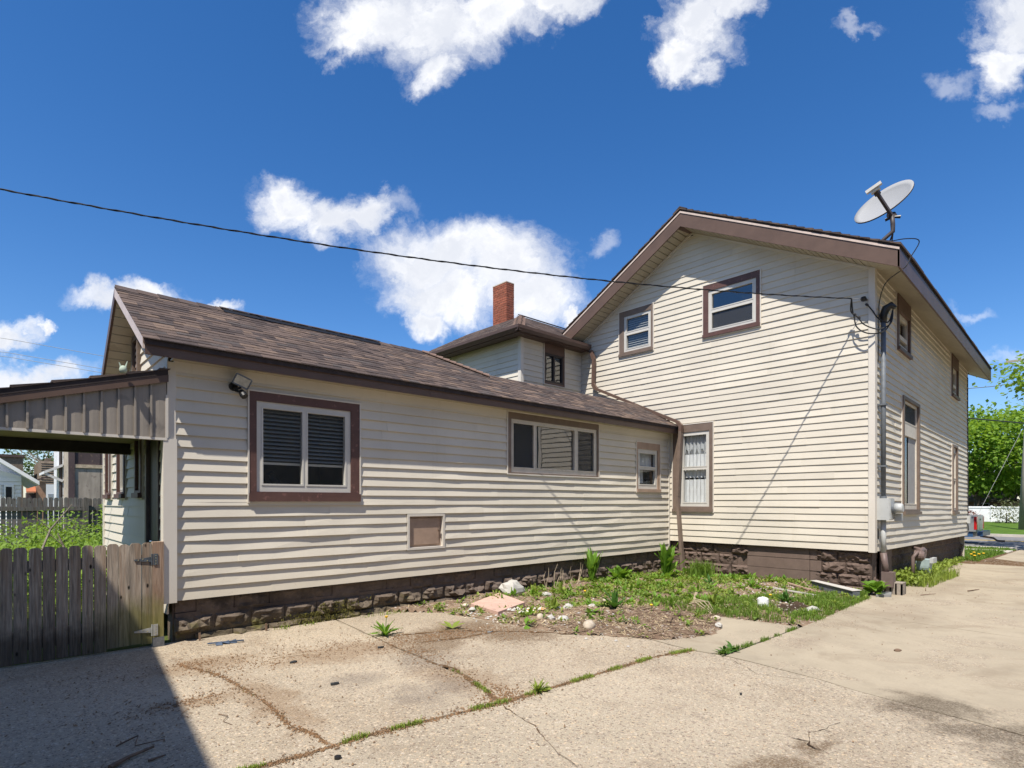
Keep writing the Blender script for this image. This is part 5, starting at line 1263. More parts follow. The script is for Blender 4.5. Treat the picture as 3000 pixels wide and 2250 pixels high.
tag(one('rag', lambda m: m.hexa([(8.30, 2.93, zb(8.4, 2.95) + .01), (8.55, 2.90, zb(8.4, 2.95) + .01), (8.58, 3.0, zb(8.4, 2.95) + .01), (8.32, 3.04, zb(8.4, 2.95) + .01), (8.34, 2.95, zb(8.4, 2.95) + .06), (8.52, 2.92, zb(8.4, 2.95) + .05), (8.5, 2.98, zb(8.4, 2.95) + .065), (8.36, 3.0, zb(8.4, 2.95) + .055)]), 'rock_white'), 'crumpled white scrap in the grass by the soil heap', 'scrap')
def twigthing(name, label, pts, r, mat='twig'):
    tag(one(name, lambda m: m.tube([(x, y, (zb(x, y) if inpoly(x, y, BED) else gz(x)) + r + dz) for x, y, dz in pts], [r * (1 - .5 * i / (len(pts) - 1)) for i in range(len(pts))], 6), mat), label, 'twig')
twigthing('twig', 'rusty brown stick on the foreground concrete', [(2.05, 2.42, 0), (2.07, 2.36, .004), (2.05, 2.28, 0)], .007)
twigthing('twig', 'thick dark stick lying in the house shadow', [(.52, 3.86, 0), (.62, 3.93, .006), (.76, 4.01, 0)], .016)
twigthing('twig', 'crooked thin twig above the thick stick in the shadow', [(.6, 4.2, 0), (.72, 4.24, .02), (.68, 4.1, .01), (.84, 4.12, 0)], .006)
twigthing('twig', 'short dark twig below the thick stick in the shadow', [(.7, 3.83, 0), (.79, 3.84, .004)], .009)
twigthing('twig', 'curled thin stem right of the shadow edge', [(1.22, 4.35, 0), (1.25, 4.25, .01), (1.2, 4.18, .004), (1.23, 4.08, 0)], .003)
twigthing('twig', 'bent dark branch in the litter near the small slab', [(6.55, 3.9, .03), (6.7, 3.95, .05), (6.8, 4.1, .1)], .012)
twigthing('twig', 'bent brown branch lying across the bed litter', [(6.1, 3.75, .02), (6.4, 3.9, .04), (6.75, 3.92, .02)], .009)
twigthing('twig', 'long straw stem lying on the concrete near the wing corner', [(2.0, 5.55, 0), (2.3, 5.48, .004), (2.45, 5.36, 0)], .004, 'twig_pale')
twigthing('twig', 'brown leaf stem on the driveway past the house corner', [(12.8, 1.9, 0), (13.2, 1.8, .004)], .012)
twigthing('twig', 'thin twig on the driveway near the cinder block', [(11.6, 2.35, 0), (11.9, 2.2, .01)], .008)
twigthing('twig', 'dark twig on the driveway beside the side weeds', [(12.3, 2.42, 0), (12.6, 2.48, .01)], .008)
for k in range(4): twigthing('straw_stem', ('pale straw stem arching over the bed corner', 'pale straw stem lying towards the small slab', 'forked pale straw stem beside the stake', 'short pale straw stem before the grass')[k], [(7.55 - .1 * k, 4.25 - .03 * k, .05), (7.5 - .05 * k, 4.0 + .04 * k, .07), (7.35 - .05 * k, 3.85 - .02 * k, .02)], .007, 'twig_pale')
def scrap(label, x, y, s, mat, seed, cat='scrap'):
    rnd = random.Random(seed); p = []
    for k in range(7): a = k * .9; r = s * rnd.uniform(.55, 1.1); p.append((x + r * math.cos(a) * 1.5, y + r * math.sin(a) * .8))
    m = MB(); m.prism(p, gz(x) + .001, lambda a, b: gz(a) + .010 + .01 * rnd.random()); tag(add('roofing_scrap', m, mat), label, cat)
scrap('black roofing scrap in the middle of the worn slab', 2.12, 4.42, .035, 'scrap_dark', 1)
scrap('small black bark scrap nearer the foundation', 2.12, 5.28, .025, 'scrap_dark', 2)
scrap('dark flat scrap beside the damp patch', 3.0, 5.2, .03, 'scrap_dark', 3)
scrap('dark curled leaf on the smooth driveway slab', 6.9, 1.6, .045, 'twig', 4)
scrap('tiny brown leaf near the right edge of the driveway', 6.4, .55, .02, 'twig', 5)
scrap('brown leaf fragment near the long joint on the driveway', 4.35, 2.05, .012, 'scrap_dark', 6)
scrap('grey flake at the edge of the bed', 4.3, 5.0, .04, 'slate', 7)
tag(one('bottle_cap', lambda m: m.tube([(1.52, 3.13, .0), (1.52, 3.13, .016), (1.52, 3.13, .018)], [.02, .02, .015], 12), 'black_plastic'), 'small black cap lying below the driveway joint', 'cap')
tr0 = empty('plastic_debris', (1.85, 6.5, 0))
one('rod', lambda m: m.bar((1.72, 6.52, .02), (2.05, 6.42, .02), .02, .012), 'blue_plastic', tr0)
one('shard', lambda m: [m.hexa([(1.78 + k * .07, 6.44 + (k % 2) * .05, .005), (1.84 + k * .07, 6.42, .005), (1.86 + k * .07, 6.5, .012), (1.79 + k * .07, 6.5, .008), (1.79 + k * .07, 6.45, .02), (1.84 + k * .07, 6.44, .018), (1.85 + k * .07, 6.49, .03), (1.8 + k * .07, 6.49, .02)]) for k in range(3)], 'blue_plastic', tr0)
tag(tr0, 'broken blue plastic bits at the foot of the foundation', 'debris')
for k, (x, lab) in enumerate(((1.72, 'short rusty pin standing left at the mossy foundation'), (2.42, 'short rusty pin standing right at the mossy foundation'))):
    tag(one('steel_pin', lambda m: m.bar((x, 6.80, -.02), (x, 6.81, .085), .018, .018), 'twig'), lab, 'pin')
mm = MB(); rm_ = random.Random(9)
for _ in range(1500):
    x = rm_.gauss(3.15, .24); z = rm_.uniform(-.04, .22) if x > 3.1 else rm_.uniform(-.04, .12)
    y = 6.875 - .03 * (z < .06); blade(mm, (x, y + rm_.uniform(-.02, .02), z), rm_, rm_.uniform(.01, .03), .012)
stuff(add('moss', mm, 'moss'), 'yellow-green moss cushion on the foundation blocks', 'moss')
# cinder block, stepping paver, brown board by the corner
cb = empty('cinder_block', (11.45, 2.68, gz(11.4)))
zc0 = gz(11.4)
one('shell', lambda m: [m.box(11.36, 11.60, a, b, zc0, zc0 + .19) for a, b in ((2.56, 2.585), (2.64, 2.665), (2.72, 2.745), (2.80, 2.83))] + [m.box(11.36, 11.385, 2.56, 2.83, zc0, zc0 + .188), m.box(11.575, 11.60, 2.56, 2.83, zc0, zc0 + .188)], 'cinder', cb)
one('top_web', lambda m: m.box(11.358, 11.602, 2.558, 2.832, zc0 + .1895, zc0 + .205), 'cinder', cb)
tag(cb, 'hollow grey concrete block standing under the meter pipe', 'concrete block')
tag(one('stepping_stone', lambda m: m.hexa([(10.80, 2.80, zc0), (11.0, 2.63, zc0), (11.30, 2.70, zc0), (11.15, 2.88, zc0), (10.80, 2.80, zc0 + .05), (11.0, 2.63, zc0 + .05), (11.30, 2.70, zc0 + .05), (11.15, 2.88, zc0 + .05)]), 'slate'), 'flat grey stepping stone at the house corner', 'paving stone')
tag(one('board', lambda m: wbox(m, Ps, 12.0, 12.78, .08, .66, -.10, -.075), 'block_plain'), 'upright brown board leaning on the side foundation behind the meter pipe', 'board')

# ================================================================== METERS, WIRES, DISH
em = empty('electric_meter', (11.38, 2.84, gz(11.4)))
one('mast_pipe', lambda m: m.tube([(11.38, 2.84, 1.55), (11.38, 2.84, 4.62)], .038, 14), 'galv', em, True)
one('meter_box', lambda m: m.box(11.24, 11.50, 2.72, 2.92, 1.19, 1.56), 'meter_grey', em)
one('cover_plate', lambda m: m.box(11.25, 11.49, 2.705, 2.719, 1.20, 1.55), 'meter_grey', em)
one('meter_ring', lambda m: m.tube([(11.38, 2.705, 1.39), (11.38, 2.67, 1.39)], .095, 20), 'galv', em)
one('meter_glass', lambda m: m.tube([(11.38, 2.67, 1.39), (11.38, 2.57, 1.39), (11.38, 2.55, 1.39)], [.085, .082, .06], 20), 'meter_grey', em, True)
one('side_box', lambda m: m.box(11.46, 11.58, 2.60, 2.70, 1.17, 1.30), 'meter_grey', em)
one('hub', lambda m: m.tube([(11.38, 2.84, 1.56), (11.38, 2.84, 1.60)], .05, 14), 'galv', em)
one('lower_pipe', lambda m: m.tube([(11.38, 2.84, .62), (11.38, 2.84, 1.19)], .042, 14), 'meter_grey', em, True)
one('painted_pipe', lambda m: m.tube([(11.38, 2.80, .27), (11.38, 2.84, .62)], .05, 14), 'pipe_brown', em, True)
one('pull_box', lambda m: m.box(11.29, 11.47, 2.68, 2.85, .05, .30), 'pipe_brown', em)
one('side_pipe', lambda m: m.tube([(11.20, 2.90, .12), (11.29, 2.80, .12)], .03, 10), 'pipe_brown', em)
for z in (3.16, 2.1): one('strap', lambda m: m.box(11.325, 11.435, 2.79, 2.925, z, z + .03), 'galv', em)
one('weatherhead', lambda m: (m.tube([(11.38, 2.84, 4.60), (11.38, 2.84, 4.72), (11.38, 2.80, 4.82), (11.38, 2.72, 4.86), (11.38, 2.66, 4.80)], [.05, .06, .07, .06, .03], 12)), 'black_plastic', em, True)
tag(em, 'grey electric meter box with tall conduit mast beside the house corner', 'electric meter')
gm = empty('gas_meter', (13.9, 2.75, gz(14)))
gzm = 2.78
one('riser_pipe', lambda m: m.tube([(13.35, gzm + .05, gz(13.4)), (13.35, gzm + .05, .42), (13.40, gzm, .50), (13.55, gzm, .52)], .032, 10), 'pipe_brown', gm, True)
one('regulator', lambda m: (m.tube([(13.55, gzm - .06, .44), (13.55, gzm + .06, .44)], [.11, .11], 16), m.tube([(13.55, gzm - .10, .44), (13.55, gzm - .06, .44)], [.07, .10], 16)), 'pipe_brown', gm)
one('union', lambda m: m.tube([(13.5, gzm, .53), (13.7, gzm, .52), (13.9, gzm, .54), (14.0, gzm, .46)], [.045, .04, .05, .04], 10), 'pipe_brown', gm, True)
one('meter_body', lambda m: (m.tube([(14.0, gzm + .1, .20), (14.0, gzm - .1, .20)], .15, 20), m.box(13.85, 14.15, gzm - .11, gzm + .11, .20, .34)), 'gas_meter_paint', gm)
one('index_box', lambda m: m.box(13.90, 14.22, gzm - .17, gzm - .11, .27, .37), 'meter_grey', gm)
one('outlet_pipe', lambda m: m.tube([(14.15, gzm + .02, .36), (14.22, gzm + .02, .5), (14.22, gzm + .25, .55)], .03, 10), 'pipe_brown', gm, True)
tag(gm, 'pale blue-grey gas meter with brown pipes at the side foundation', 'gas meter')
cs = empty('wall_cable', (11.3, 2.9, .8))
one('loop', lambda m: [m.tube([(11.30 + .03 * math.sin(a), 2.90, .95 + .09 * math.cos(a + k)) for a in [j * .5 for j in range(13)]], .006, 5) for k in range(2)], 'wire_black', cs)
one('lead', lambda m: m.tube([(11.47, 2.88, 1.18), (11.50, 2.88, 1.02), (11.46, 2.88, .86), (11.5, 2.88, .72), (11.48, 2.9, .64)], .008, 5), 'wire_black', cs)
tag(cs, 'loose coiled cable on the wall below the meter box', 'cable')
tb2 = empty('cable_box', Ps(21.3, 1.0, .03)); one('box', lambda m: wbox(m, Ps, 21.15, 21.36, 1.0, 1.22, .02, .10), 'meter_grey', tb2); one('cable', lambda m: m.tube([Ps(21.32, 5.3, .03), Ps(21.31, 3.0, .035), Ps(21.3, 1.22, .04)], .012, 5), 'wire_black', tb2); one('lead', lambda m: m.tube([Ps(21.25, 1.0, .04), Ps(21.3, .8, .05), Ps(21.22, .66, .03)], .012, 5), 'wire_black', tb2)
tag(tb2, 'small cable box with black line at the far corner of the side wall', 'cable box')

# twisted service drop from over the garden to the gable corner
ATT = Vector((11.05, 3.05, 4.97))
def drop(s): return Vector((11.05 - .874 * s, 3.05 + .486 * s, 4.97 - .055 * s + .006 * s * s))
sv = empty('service_drop', tuple(ATT))
for k in range(3):
    pts = []
    for i in range(0, 241):
        s = .25 + (i / 240) * 22; c = drop(s); a = s * 14 + k * 2.094; rr = .008 if k else .003
        pts.append((c.x + rr * .45 * math.cos(a), c.y + rr * .87 * math.cos(a), c.z + rr * math.sin(a)))
    one('strand', lambda m: m.tube(pts, .0062 if k else .005, 5, False), 'wire_black', sv)
hd = drop(.25)
one('tension_wire', lambda m: m.tube([hd, ATT], .005, 5), 'wire_grey', sv)
one('insulator', lambda m: (m.tube([ATT + Vector((0, 0, -.035)), ATT, ATT + Vector((0, 0, .035))], [.035, .05, .035], 10), m.tube([ATT, (11.15, 3.03, 4.97)], .012, 6)), 'black_plastic', sv)
wh = Vector((11.38, 2.70, 4.78))
lp = [([hd, (10.98, 3.20, 4.80), (10.99, 3.18, 4.70), (11.0, 3.14, 4.5), (11.0, 2.98, 4.36), (11.12, 2.80, 4.36), (11.25, 2.72, 4.5), wh]),
      ([hd, (10.97, 3.22, 4.78), (10.99, 3.12, 4.66), (11.02, 3.03, 4.52), (11.1, 2.84, 4.42), (11.25, 2.70, 4.52), wh]),
      ([(11.05, 3.0, 4.87), (11.10, 2.93, 4.75), (11.16, 2.86, 4.62), (11.26, 2.74, 4.55), wh])]
def smooth_pts(P_, n_=6):
    P_ = [Vector(p) for p in P_]; out = []
    for i in range(len(P_) - 1):
        a, b, c, d = P_[max(0, i - 1)], P_[i], P_[i + 1], P_[min(len(P_) - 1, i + 2)]
        for k in range(n_):
            t = k / n_; out.append(.5 * ((2 * b) + (c - a) * t + (2 * a - 5 * b + 4 * c - d) * t * t + (3 * b - a - 3 * c + d) * t ** 3))
    return out + [P_[-1]]
for p in lp: one('drip_loop', lambda m: m.tube(smooth_pts(p), .011, 6), 'wire_black', sv)
for p in ((10.995, 3.17, 4.72), (11.0, 3.11, 4.655), (11.05, 3.0, 4.86)): one('splice', lambda m: m.tube([Vector(p) + Vector((0, .02, .02)), Vector(p), Vector(p) + Vector((0, -.02, -.025))], [.014, .026, .014], 8), 'black_plastic', sv)
tag(sv, 'twisted black service cable sagging across the sky to the gable corner', 'power cable')
# satellite dish on the near roof slope
ca_, sa_ = math.cos(R(47.1)), math.sin(R(47.1)); F_ = Vector((ca_, sa_, 0)); R_ = Vector((sa_, -ca_, 0)); Z_ = Vector((0, 0, 1))
base = Vector((11.25, 2.93, ztop(2.93)))
dt = 9.95
C_ = F_ * dt + R_ * ((2588 - 1500) / 1670 * dt) + Z_ * (1.5 + (1470 - 592) / 1670 * dt)
ray_ = (C_ - Vector((0, 0, 1.5))).normalized(); sR = ray_.cross(Z_).normalized(); sU = sR.cross(ray_).normalized()
nrm = (-ray_ * .43 + (-sR * .42 + sU * .9) * .90).normalized()
mj = (sR * .89 + sU * .455); mj = (mj - nrm * mj.dot(nrm)).normalized(); mn = nrm.cross(mj).normalized()
if mn.z > 0: mn = -mn
ds = empty('satellite_dish', tuple(base))
dm = MB(); a_, b_ = .475, .41; nr, na = 7, 36
for side_ in (0, 1):
    o0 = len(dm.v)
    for r in range(nr + 1):
        for k in range(na):
            rr = r / nr; th = 2 * math.pi * k / na
            dm.v.append(tuple(C_ + mj * a_ * rr * math.cos(th) + mn * b_ * rr * math.sin(th) + nrm * (.085 * rr * rr - .085 - .012 * side_ + (.012 if r == nr else 0) * (1 - side_))))
    dm.k = side_
    for r in range(nr):
        for k in range(na):
            q = (o0 + r * na + k, o0 + r * na + (k + 1) % na, o0 + (r + 1) * na + (k + 1) % na, o0 + (r + 1) * na + k); dm.f.append(q if not side_ else q[::-1]); dm.mi.append(side_)
nv_ = (nr + 1) * na
for k in range(na): dm.f.append((nr * na + k, nr * na + (k + 1) % na, nv_ + nr * na + (k + 1) % na, nv_ + nr * na + k)); dm.mi.append(1)
add('reflector', dm, ['dish_grey', 'dark_bronze'], ds, True)
hub = C_ + mn * .34 - nrm * .10; foot = base
lnb = F_ * (dt - .45) + R_ * ((2566 - 1500) / 1670 * (dt - .45)) + Z_ * (1.5 + (1470 - 560) / 1670 * (dt - .45))
arm0 = C_ + mn * .47 - nrm * .06
one('feed_arm', lambda m: m.bar(arm0, lnb, .042, .042), 'dark_bronze', ds)
one('arm_head', lambda m: m.bar(lnb - (lnb - arm0).normalized() * .08, lnb, .075, .055), 'dark_bronze', ds)
ld = (lnb - arm0).normalized()
one('feed_horn', lambda m: (m.bar(lnb - mj * .07 + ld * .02, lnb + mj * .07 + ld * .02, .07, .06), m.bar(lnb - mj * .12 + ld * .07, lnb + mj * .12 + ld * .07, .06, .05)), 'white_vinyl', ds)
mt = arm0 - nrm * .05 - Z_ * .12
one('mast', lambda m: m.tube([arm0 - nrm * .02, mt, mt - Z_ * .12, (mt - Z_ * .2) * .5 + foot * .5 + Z_ * .05, foot], [.035, .035, .035, .032, .03], 12), 'dark_bronze', ds, True)
for off in ((.28, .05), (.34, -.02)): one('strut', lambda m: m.tube([mt - Z_ * .16, (foot.x + off[0], foot.y + off[1] - .12, ztop(foot.y + off[1] - .12))], .011, 6), 'dark_bronze', ds)
for sg in (-1, 1): one('clamp_knob', lambda m: m.tube([arm0 - nrm * .05 + sR * .02 * sg, arm0 - nrm * .05 + sR * .11 * sg - Z_ * .02], [.02, .028], 8), 'black_plastic', ds)
one('back_bracket', lambda m: m.bar(hub, arm0 - nrm * .04, .12, .06), 'dark_bronze', ds)
one('foot_plate', lambda m: m.hexa([(foot.x - .12, foot.y - .1, ztop(foot.y - .1) + .01), (foot.x + .12, foot.y - .1, ztop(foot.y - .1) + .01), (foot.x + .12, foot.y + .1, ztop(foot.y + .1) + .01), (foot.x - .12, foot.y + .1, ztop(foot.y + .1) + .01), (foot.x - .12, foot.y - .1, ztop(foot.y - .1) + .025), (foot.x + .12, foot.y - .1, ztop(foot.y - .1) + .025), (foot.x + .12, foot.y + .1, ztop(foot.y + .1) + .025), (foot.x - .12, foot.y + .1, ztop(foot.y + .1) + .025)]), 'dark_bronze', ds)
tag(ds, 'grey satellite dish with dark arm on the near roof corner', 'satellite dish')
dc = one('dish_cable', lambda m: m.tube(smooth_pts([(10.95, 2.7, ztop(2.7) + .05), (10.85, 2.40, 5.72), (11.0, 2.25, 5.68), (10.98, 2.36, 5.45), (10.9, 2.42, 5.28), (11.0, 2.7, 5.15), (11.24, 2.86, 4.95), (11.24, 2.87, 4.7), (11.22, 2.87, 4.3), (11.24, 2.88, 3.9)]), .008, 5), 'wire_black')
tag(dc, 'thin black dish cable looping over the eave to the wall', 'cable')
# flood light on the wing wall
fl = empty('flood_light', (2.1, 6.86, 2.80))
one('mount', lambda m: m.tube([(2.08, 6.885, 2.80), (2.08, 6.85, 2.80)], [.05, .045], 12), 'black_plastic', fl)
one('bracket', lambda m: m.tube([(2.08, 6.85, 2.79), (2.08, 6.79, 2.76), (2.12, 6.74, 2.78)], .014, 6), 'black_plastic', fl)
fc = Vector((2.125, 6.71, 2.845)); fx = Vector((.9, -.1, -.36)).normalized(); fn = Vector((-.25, -.85, -.42)); fn = (fn - fx * fn.dot(fx)).normalized(); fy = fn.cross(fx).normalized()
def fbox(m, hx, hy, d0, d1, taper=1.0):
    m.hexa([fc + fx * sx * hx * taper + fy * sy * hy * taper + fn * d0 for sx, sy in ((-1, -1), (1, -1), (1, 1), (-1, 1))] + [fc + fx * sx * hx + fy * sy * hy + fn * d1 for sx, sy in ((-1, -1), (1, -1), (1, 1), (-1, 1))])
one('housing', lambda m: fbox(m, .085, .06, -.075, 0, .6), 'black_plastic', fl)
one('lens', lambda m: fbox(m, .075, .05, .0005, .008), 'lens_glass', fl)
rmb = MB()
for a, b in (((-1, -1), (1, -1)), ((1, -1), (1, 1)), ((1, 1), (-1, 1)), ((-1, 1), (-1, -1))):
    rmb.bar(fc + fx * .082 * a[0] + fy * .057 * a[1] + fn * .006, fc + fx * .082 * b[0] + fy * .057 * b[1] + fn * .006, .012, .014)
add('rim', rmb, 'galv', fl)
one('motion_sensor', lambda m: (m.tube([(2.13, 6.76, 2.74), (2.14, 6.72, 2.70), (2.15, 6.70, 2.675)], [.03, .042, .038], 12), m.tube([(2.08, 6.80, 2.75), (2.13, 6.76, 2.73)], .014, 6)), 'black_plastic', fl)
tag(fl, 'black flood light with motion sensor above the large wing window', 'flood light')
# cupped ornament on the porch roof edge
og = empty('ornament', (.95, 6.75, zp(.95) + .01)); zo = zp(1.02) + .012
one('body', lambda m: m.tube([(1.02, 6.74, zo), (1.02, 6.74, zo + .03), (1.02, 6.74, zo + .055), (1.02, 6.74, zo + .07)], [.03, .036, .028, .012], 10), 'figurine', og, True)
one('ears', lambda m: (m.tube([(1.0, 6.74, zo + .06), (.985, 6.74, zo + .10)], [.009, .003], 6), m.tube([(1.04, 6.74, zo + .06), (1.055, 6.74, zo + .12)], [.009, .003], 6)), 'figurine', og)
tag(og, 'small pale green figurine sitting on the porch roof', 'figurine')

# ================================================================== GATE
gate = empty('picket_gate', (.6, 6.84, 0))
px = [-.50, -.40, -.30, -.20, -.10, .008, .112, .204, .309, .407, .506, .604, .703, .797, .897, .996, 1.09, 1.192, 1.285]
for i in range(len(px) - 1):
    a, b = px[i] + random.uniform(.001, .004), px[i + 1] - (random.uniform(.003, .009) if i < 13 else .002)
    zt0 = 1.075 + random.uniform(-.006, .008); zb0 = .0 + (.025 if i < 14 else .045) + random.uniform(-.006, .006); c = .016; y0_ = 6.835 + random.uniform(-.003, .003); lean = random.uniform(-.003, .003)
    pr = [(a, zb0), (b, zb0), (b + lean, zt0 - .022), (b - c * .8 + lean, zt0 - .006), (b - c * 1.5 + lean, zt0), (a + c * 1.5 + lean, zt0), (a + c * .8 + lean, zt0 - .006), (a + lean, zt0 - .022)]
    m = MB(); n_ = len(pr); m.v += [(x, y0_, z) for x, z in pr] + [(x, y0_ + .017, z) for x, z in pr]
    m.f = [tuple(range(n_)), tuple(reversed(range(n_, 2 * n_)))] + [(k, (k + 1) % n_, n_ + (k + 1) % n_, n_ + k) for k in range(n_)]; m.mi = [0] * len(m.f)
    add('picket', m, 'picket_wood', gate)
for z0_, z1_ in ((.845, .955), (.14, .315)): one('rail', lambda m: m.box(-.5, 1.28, 6.856, 6.894, z0_, z1_), 'picket_wood', gate)
def hinge(z, mat):
    h = one('hinge', lambda m: m.hexa([(1.272, 6.826, z - .026), (1.126, 6.826, z - .007), (1.126, 6.8335, z - .007), (1.272, 6.8335, z - .026), (1.272, 6.826, z + .026), (1.126, 6.826, z + .007), (1.126, 6.8335, z + .007), (1.272, 6.8335, z + .026)]), mat, gate)
    one('hinge_plate', lambda m: m.box(1.290, 1.330, 6.808, 6.8155, z - .058, z + .058), mat, h)
    one('pin', lambda m: m.tube([(1.281, 6.822, z - .058), (1.281, 6.822, z + .058)], .009, 8), mat, h)
    for p in ((1.16, 0), (1.20, .008), (1.24, -.01)): one('screw', lambda m: m.tube([(p[0], 6.8255, z + p[1]), (p[0], 6.823, z + p[1])], .006, 6), 'screw', h)
    for q in (-.04, -.015, .015, .04): one('screw', lambda m: m.tube([(1.312, 6.8075, z + q), (1.312, 6.805, z + q)], .005, 6), 'screw', h)
hinge(.906, 'hinge_dark'); hinge(.178, 'hinge_light')
tag(gate, 'weathered grey dog-eared picket gate across the porch opening', 'gate')
gp = empty('gate_post', (1.335, 6.85, 0))
one('post', lambda m: m.box(1.287, 1.384, 6.816, 6.905, .10, 1.085), 'post_wood', gp)
one('metal_foot', lambda m: m.box(1.289, 1.389, 6.811, 6.91, -.02, .10), 'bracket_metal', gp)
tag(gp, 'square brown gate post on a grey metal foot by the wing corner', 'post')

# grit and dead leaf crumbs on the worn slabs
def grit():
    rnd = random.Random(31); m = MB(); spots = [(1.0, 5.85, .5, .2), (3.4, 5.3, .6, .3), (2.3, 5.9, .6, .3), (1.1, 4.75, .25, .15), (4.2, 5.0, .4, .35), (1.52, 4.6, .08, .9), (3.0, 4.2, .12, .6), (4.0, 3.15, 1.6, .05), (2.0, 3.28, .7, .04), (5.0, 3.9, .4, .5), (3.0, 4.6, 1.2, 1.0), (12.5, 1.9, 1.8, .5), (8, 2.2, 2.5, .5), (.6, 4.6, .5, .9)]
    for _ in range(2300):
        c = rnd.choice(spots); x, y = rnd.gauss(c[0], c[2]), rnd.gauss(c[1], c[3])
        if y > 6.8 or (x > 5.3 and y > 2.7) or y < .3: continue
        a = rnd.uniform(0, 3.14); L_ = rnd.uniform(.004, .02) * rnd.choice((1, 1, 1, 2)); w_ = rnd.uniform(.002, .007); d = (math.cos(a), math.sin(a)); z = gz(x) + .004
        i = len(m.v); m.v += [(x - d[1] * w_, y + d[0] * w_, z), (x + d[1] * w_, y - d[0] * w_, z), (x + d[0] * L_ + d[1] * w_, y + d[1] * L_ - d[0] * w_, z + .004), (x + d[0] * L_, y + d[1] * L_ + w_, z + .007)]
        m.f.append((i, i + 1, i + 2, i + 3)); m.mi.append(0)
    stuff(add('leaf_crumbs', m, 'dead_leaf'), 'brown leaf crumbs and grit scattered over the concrete', 'litter')
grit()

def crumbs():
    rnd = random.Random(41); m = MB()
    spots = [(3.7, 5.25, .42, .13, 5), (4.2, 5.15, .35, .16, 4), (4.5, 4.75, .3, .2, 2), (3.15, 4.75, .1, .25, 2), (3.35, 5.55, .12, .1, 1), (1.45, 5.85, .14, .07, 1.2), (1.15, 4.78, .16, .05, 1), (2.7, 5.5, .4, .18, 2), (2.1, 5.6, .35, .2, 1), (2.9, 3.25, .12, .08, 2), (3.0, 3.5, .06, .25, 1.5), (1.7, 5.45, .25, .12, 1)]
    for P_, w_ in ((J1, .011), (CR1, .012)):
        for i in range(len(P_) - 1):
            a, b = P_[i], P_[i + 1]
            for k in range(4): t = (k + .5) / 4; spots.append((a[0] + (b[0] - a[0]) * t, a[1] + (b[1] - a[1]) * t, w_ + abs(b[0] - a[0]) / 8, w_ + abs(b[1] - a[1]) / 8, .13 if P_ is CR1 else .26))
    for _ in range(5200):
        c = rnd.choices(spots, [s[4] for s in spots])[0]; x, y = rnd.gauss(c[0], c[2]), rnd.gauss(c[1], c[3])
        if y > 6.8 or inpoly(x, y, BED): continue
        s = rnd.uniform(.003, .011); z = gz(x) + .003; a = rnd.uniform(0, 6.28); i = len(m.v)
        for k in range(3): m.v.append((x + s * math.cos(a + k * 2.1) * rnd.uniform(.6, 1.6), y + s * math.sin(a + k * 2.1), z))
        m.v.append((x, y, z + s * .7)); m.f += [(i, i + 1, i + 3), (i + 1, i + 2, i + 3), (i + 2, i, i + 3)]; m.mi += [0, 0, 0]
    stuff(add('dirt_crumbs', m, 'dirt_crumb'), 'reddish brown soil crumbs lying in patches and joints of the concrete', 'dirt')
crumbs()

# ================================================================== BEHIND THE PORCH: GARDEN, FENCE, BUILDINGS
bf = empty('picket_fence', (0, 19, 0))
x = -1.4
rb = random.Random(3)
while x < 4.2:
    h = 1.6 + rb.uniform(-.015, .02); w_ = .088
    m = MB(); pr = [(x, .02), (x + w_, .02), (x + w_, h - .03), (x + w_ - .02, h), (x + .02, h), (x, h - .03)]
    m.v = [(a, 19.0, b) for a, b in pr] + [(a, 19.018, b) for a, b in pr]
    m.f = [tuple(range(6)), tuple(reversed(range(6, 12)))] + [(k, (k + 1) % 6, 6 + (k + 1) % 6, 6 + k) for k in range(6)]; m.mi = [0] * 8
    add('picket', m, 'old_fence', bf); x += w_ + rb.uniform(.006, .022)
for z in (1.32, .45): one('rail', lambda m: m.box(-1.4, 4.2, 18.95, 18.998, z - .05, z + .05), 'old_fence', bf)
for xx in (-.9, 1.98, 3.9): one('post', lambda m: m.box(xx, xx + .1, 18.85, 18.95, 0, 1.6), 'old_fence', bf)
tag(bf, 'old grey picket fence at the end of the overgrown garden', 'fence')
def brambles():
    rnd = random.Random(12); m = MB()
    for _ in range(620):
        y = rnd.uniform(9.8, 18.4); x = rnd.uniform(-.8, .35 + y * .145)
        hm = .62 + .45 * max(0, fbm(x * .9, y * .5, 6) + .35) + (.35 if y > 16 else 0)
        h = hm * rnd.uniform(.55, 1.0)
        for k in range(26):
            t = rnd.random() ** .6; p = (x + rnd.gauss(0, .17), y + rnd.gauss(0, .17), h * t + rnd.uniform(0, .08))
            leaf(m, p, rdir(rnd, .3), (rnd.uniform(-.4, .4), rnd.uniform(-.6, .2), 1), rnd.uniform(.05, .12), rnd.uniform(.04, .075))
    stuff(add('brambles', m, 'leaf_bramble'), 'tangle of bright green brambles filling the garden behind the gate', 'brambles')
brambles()
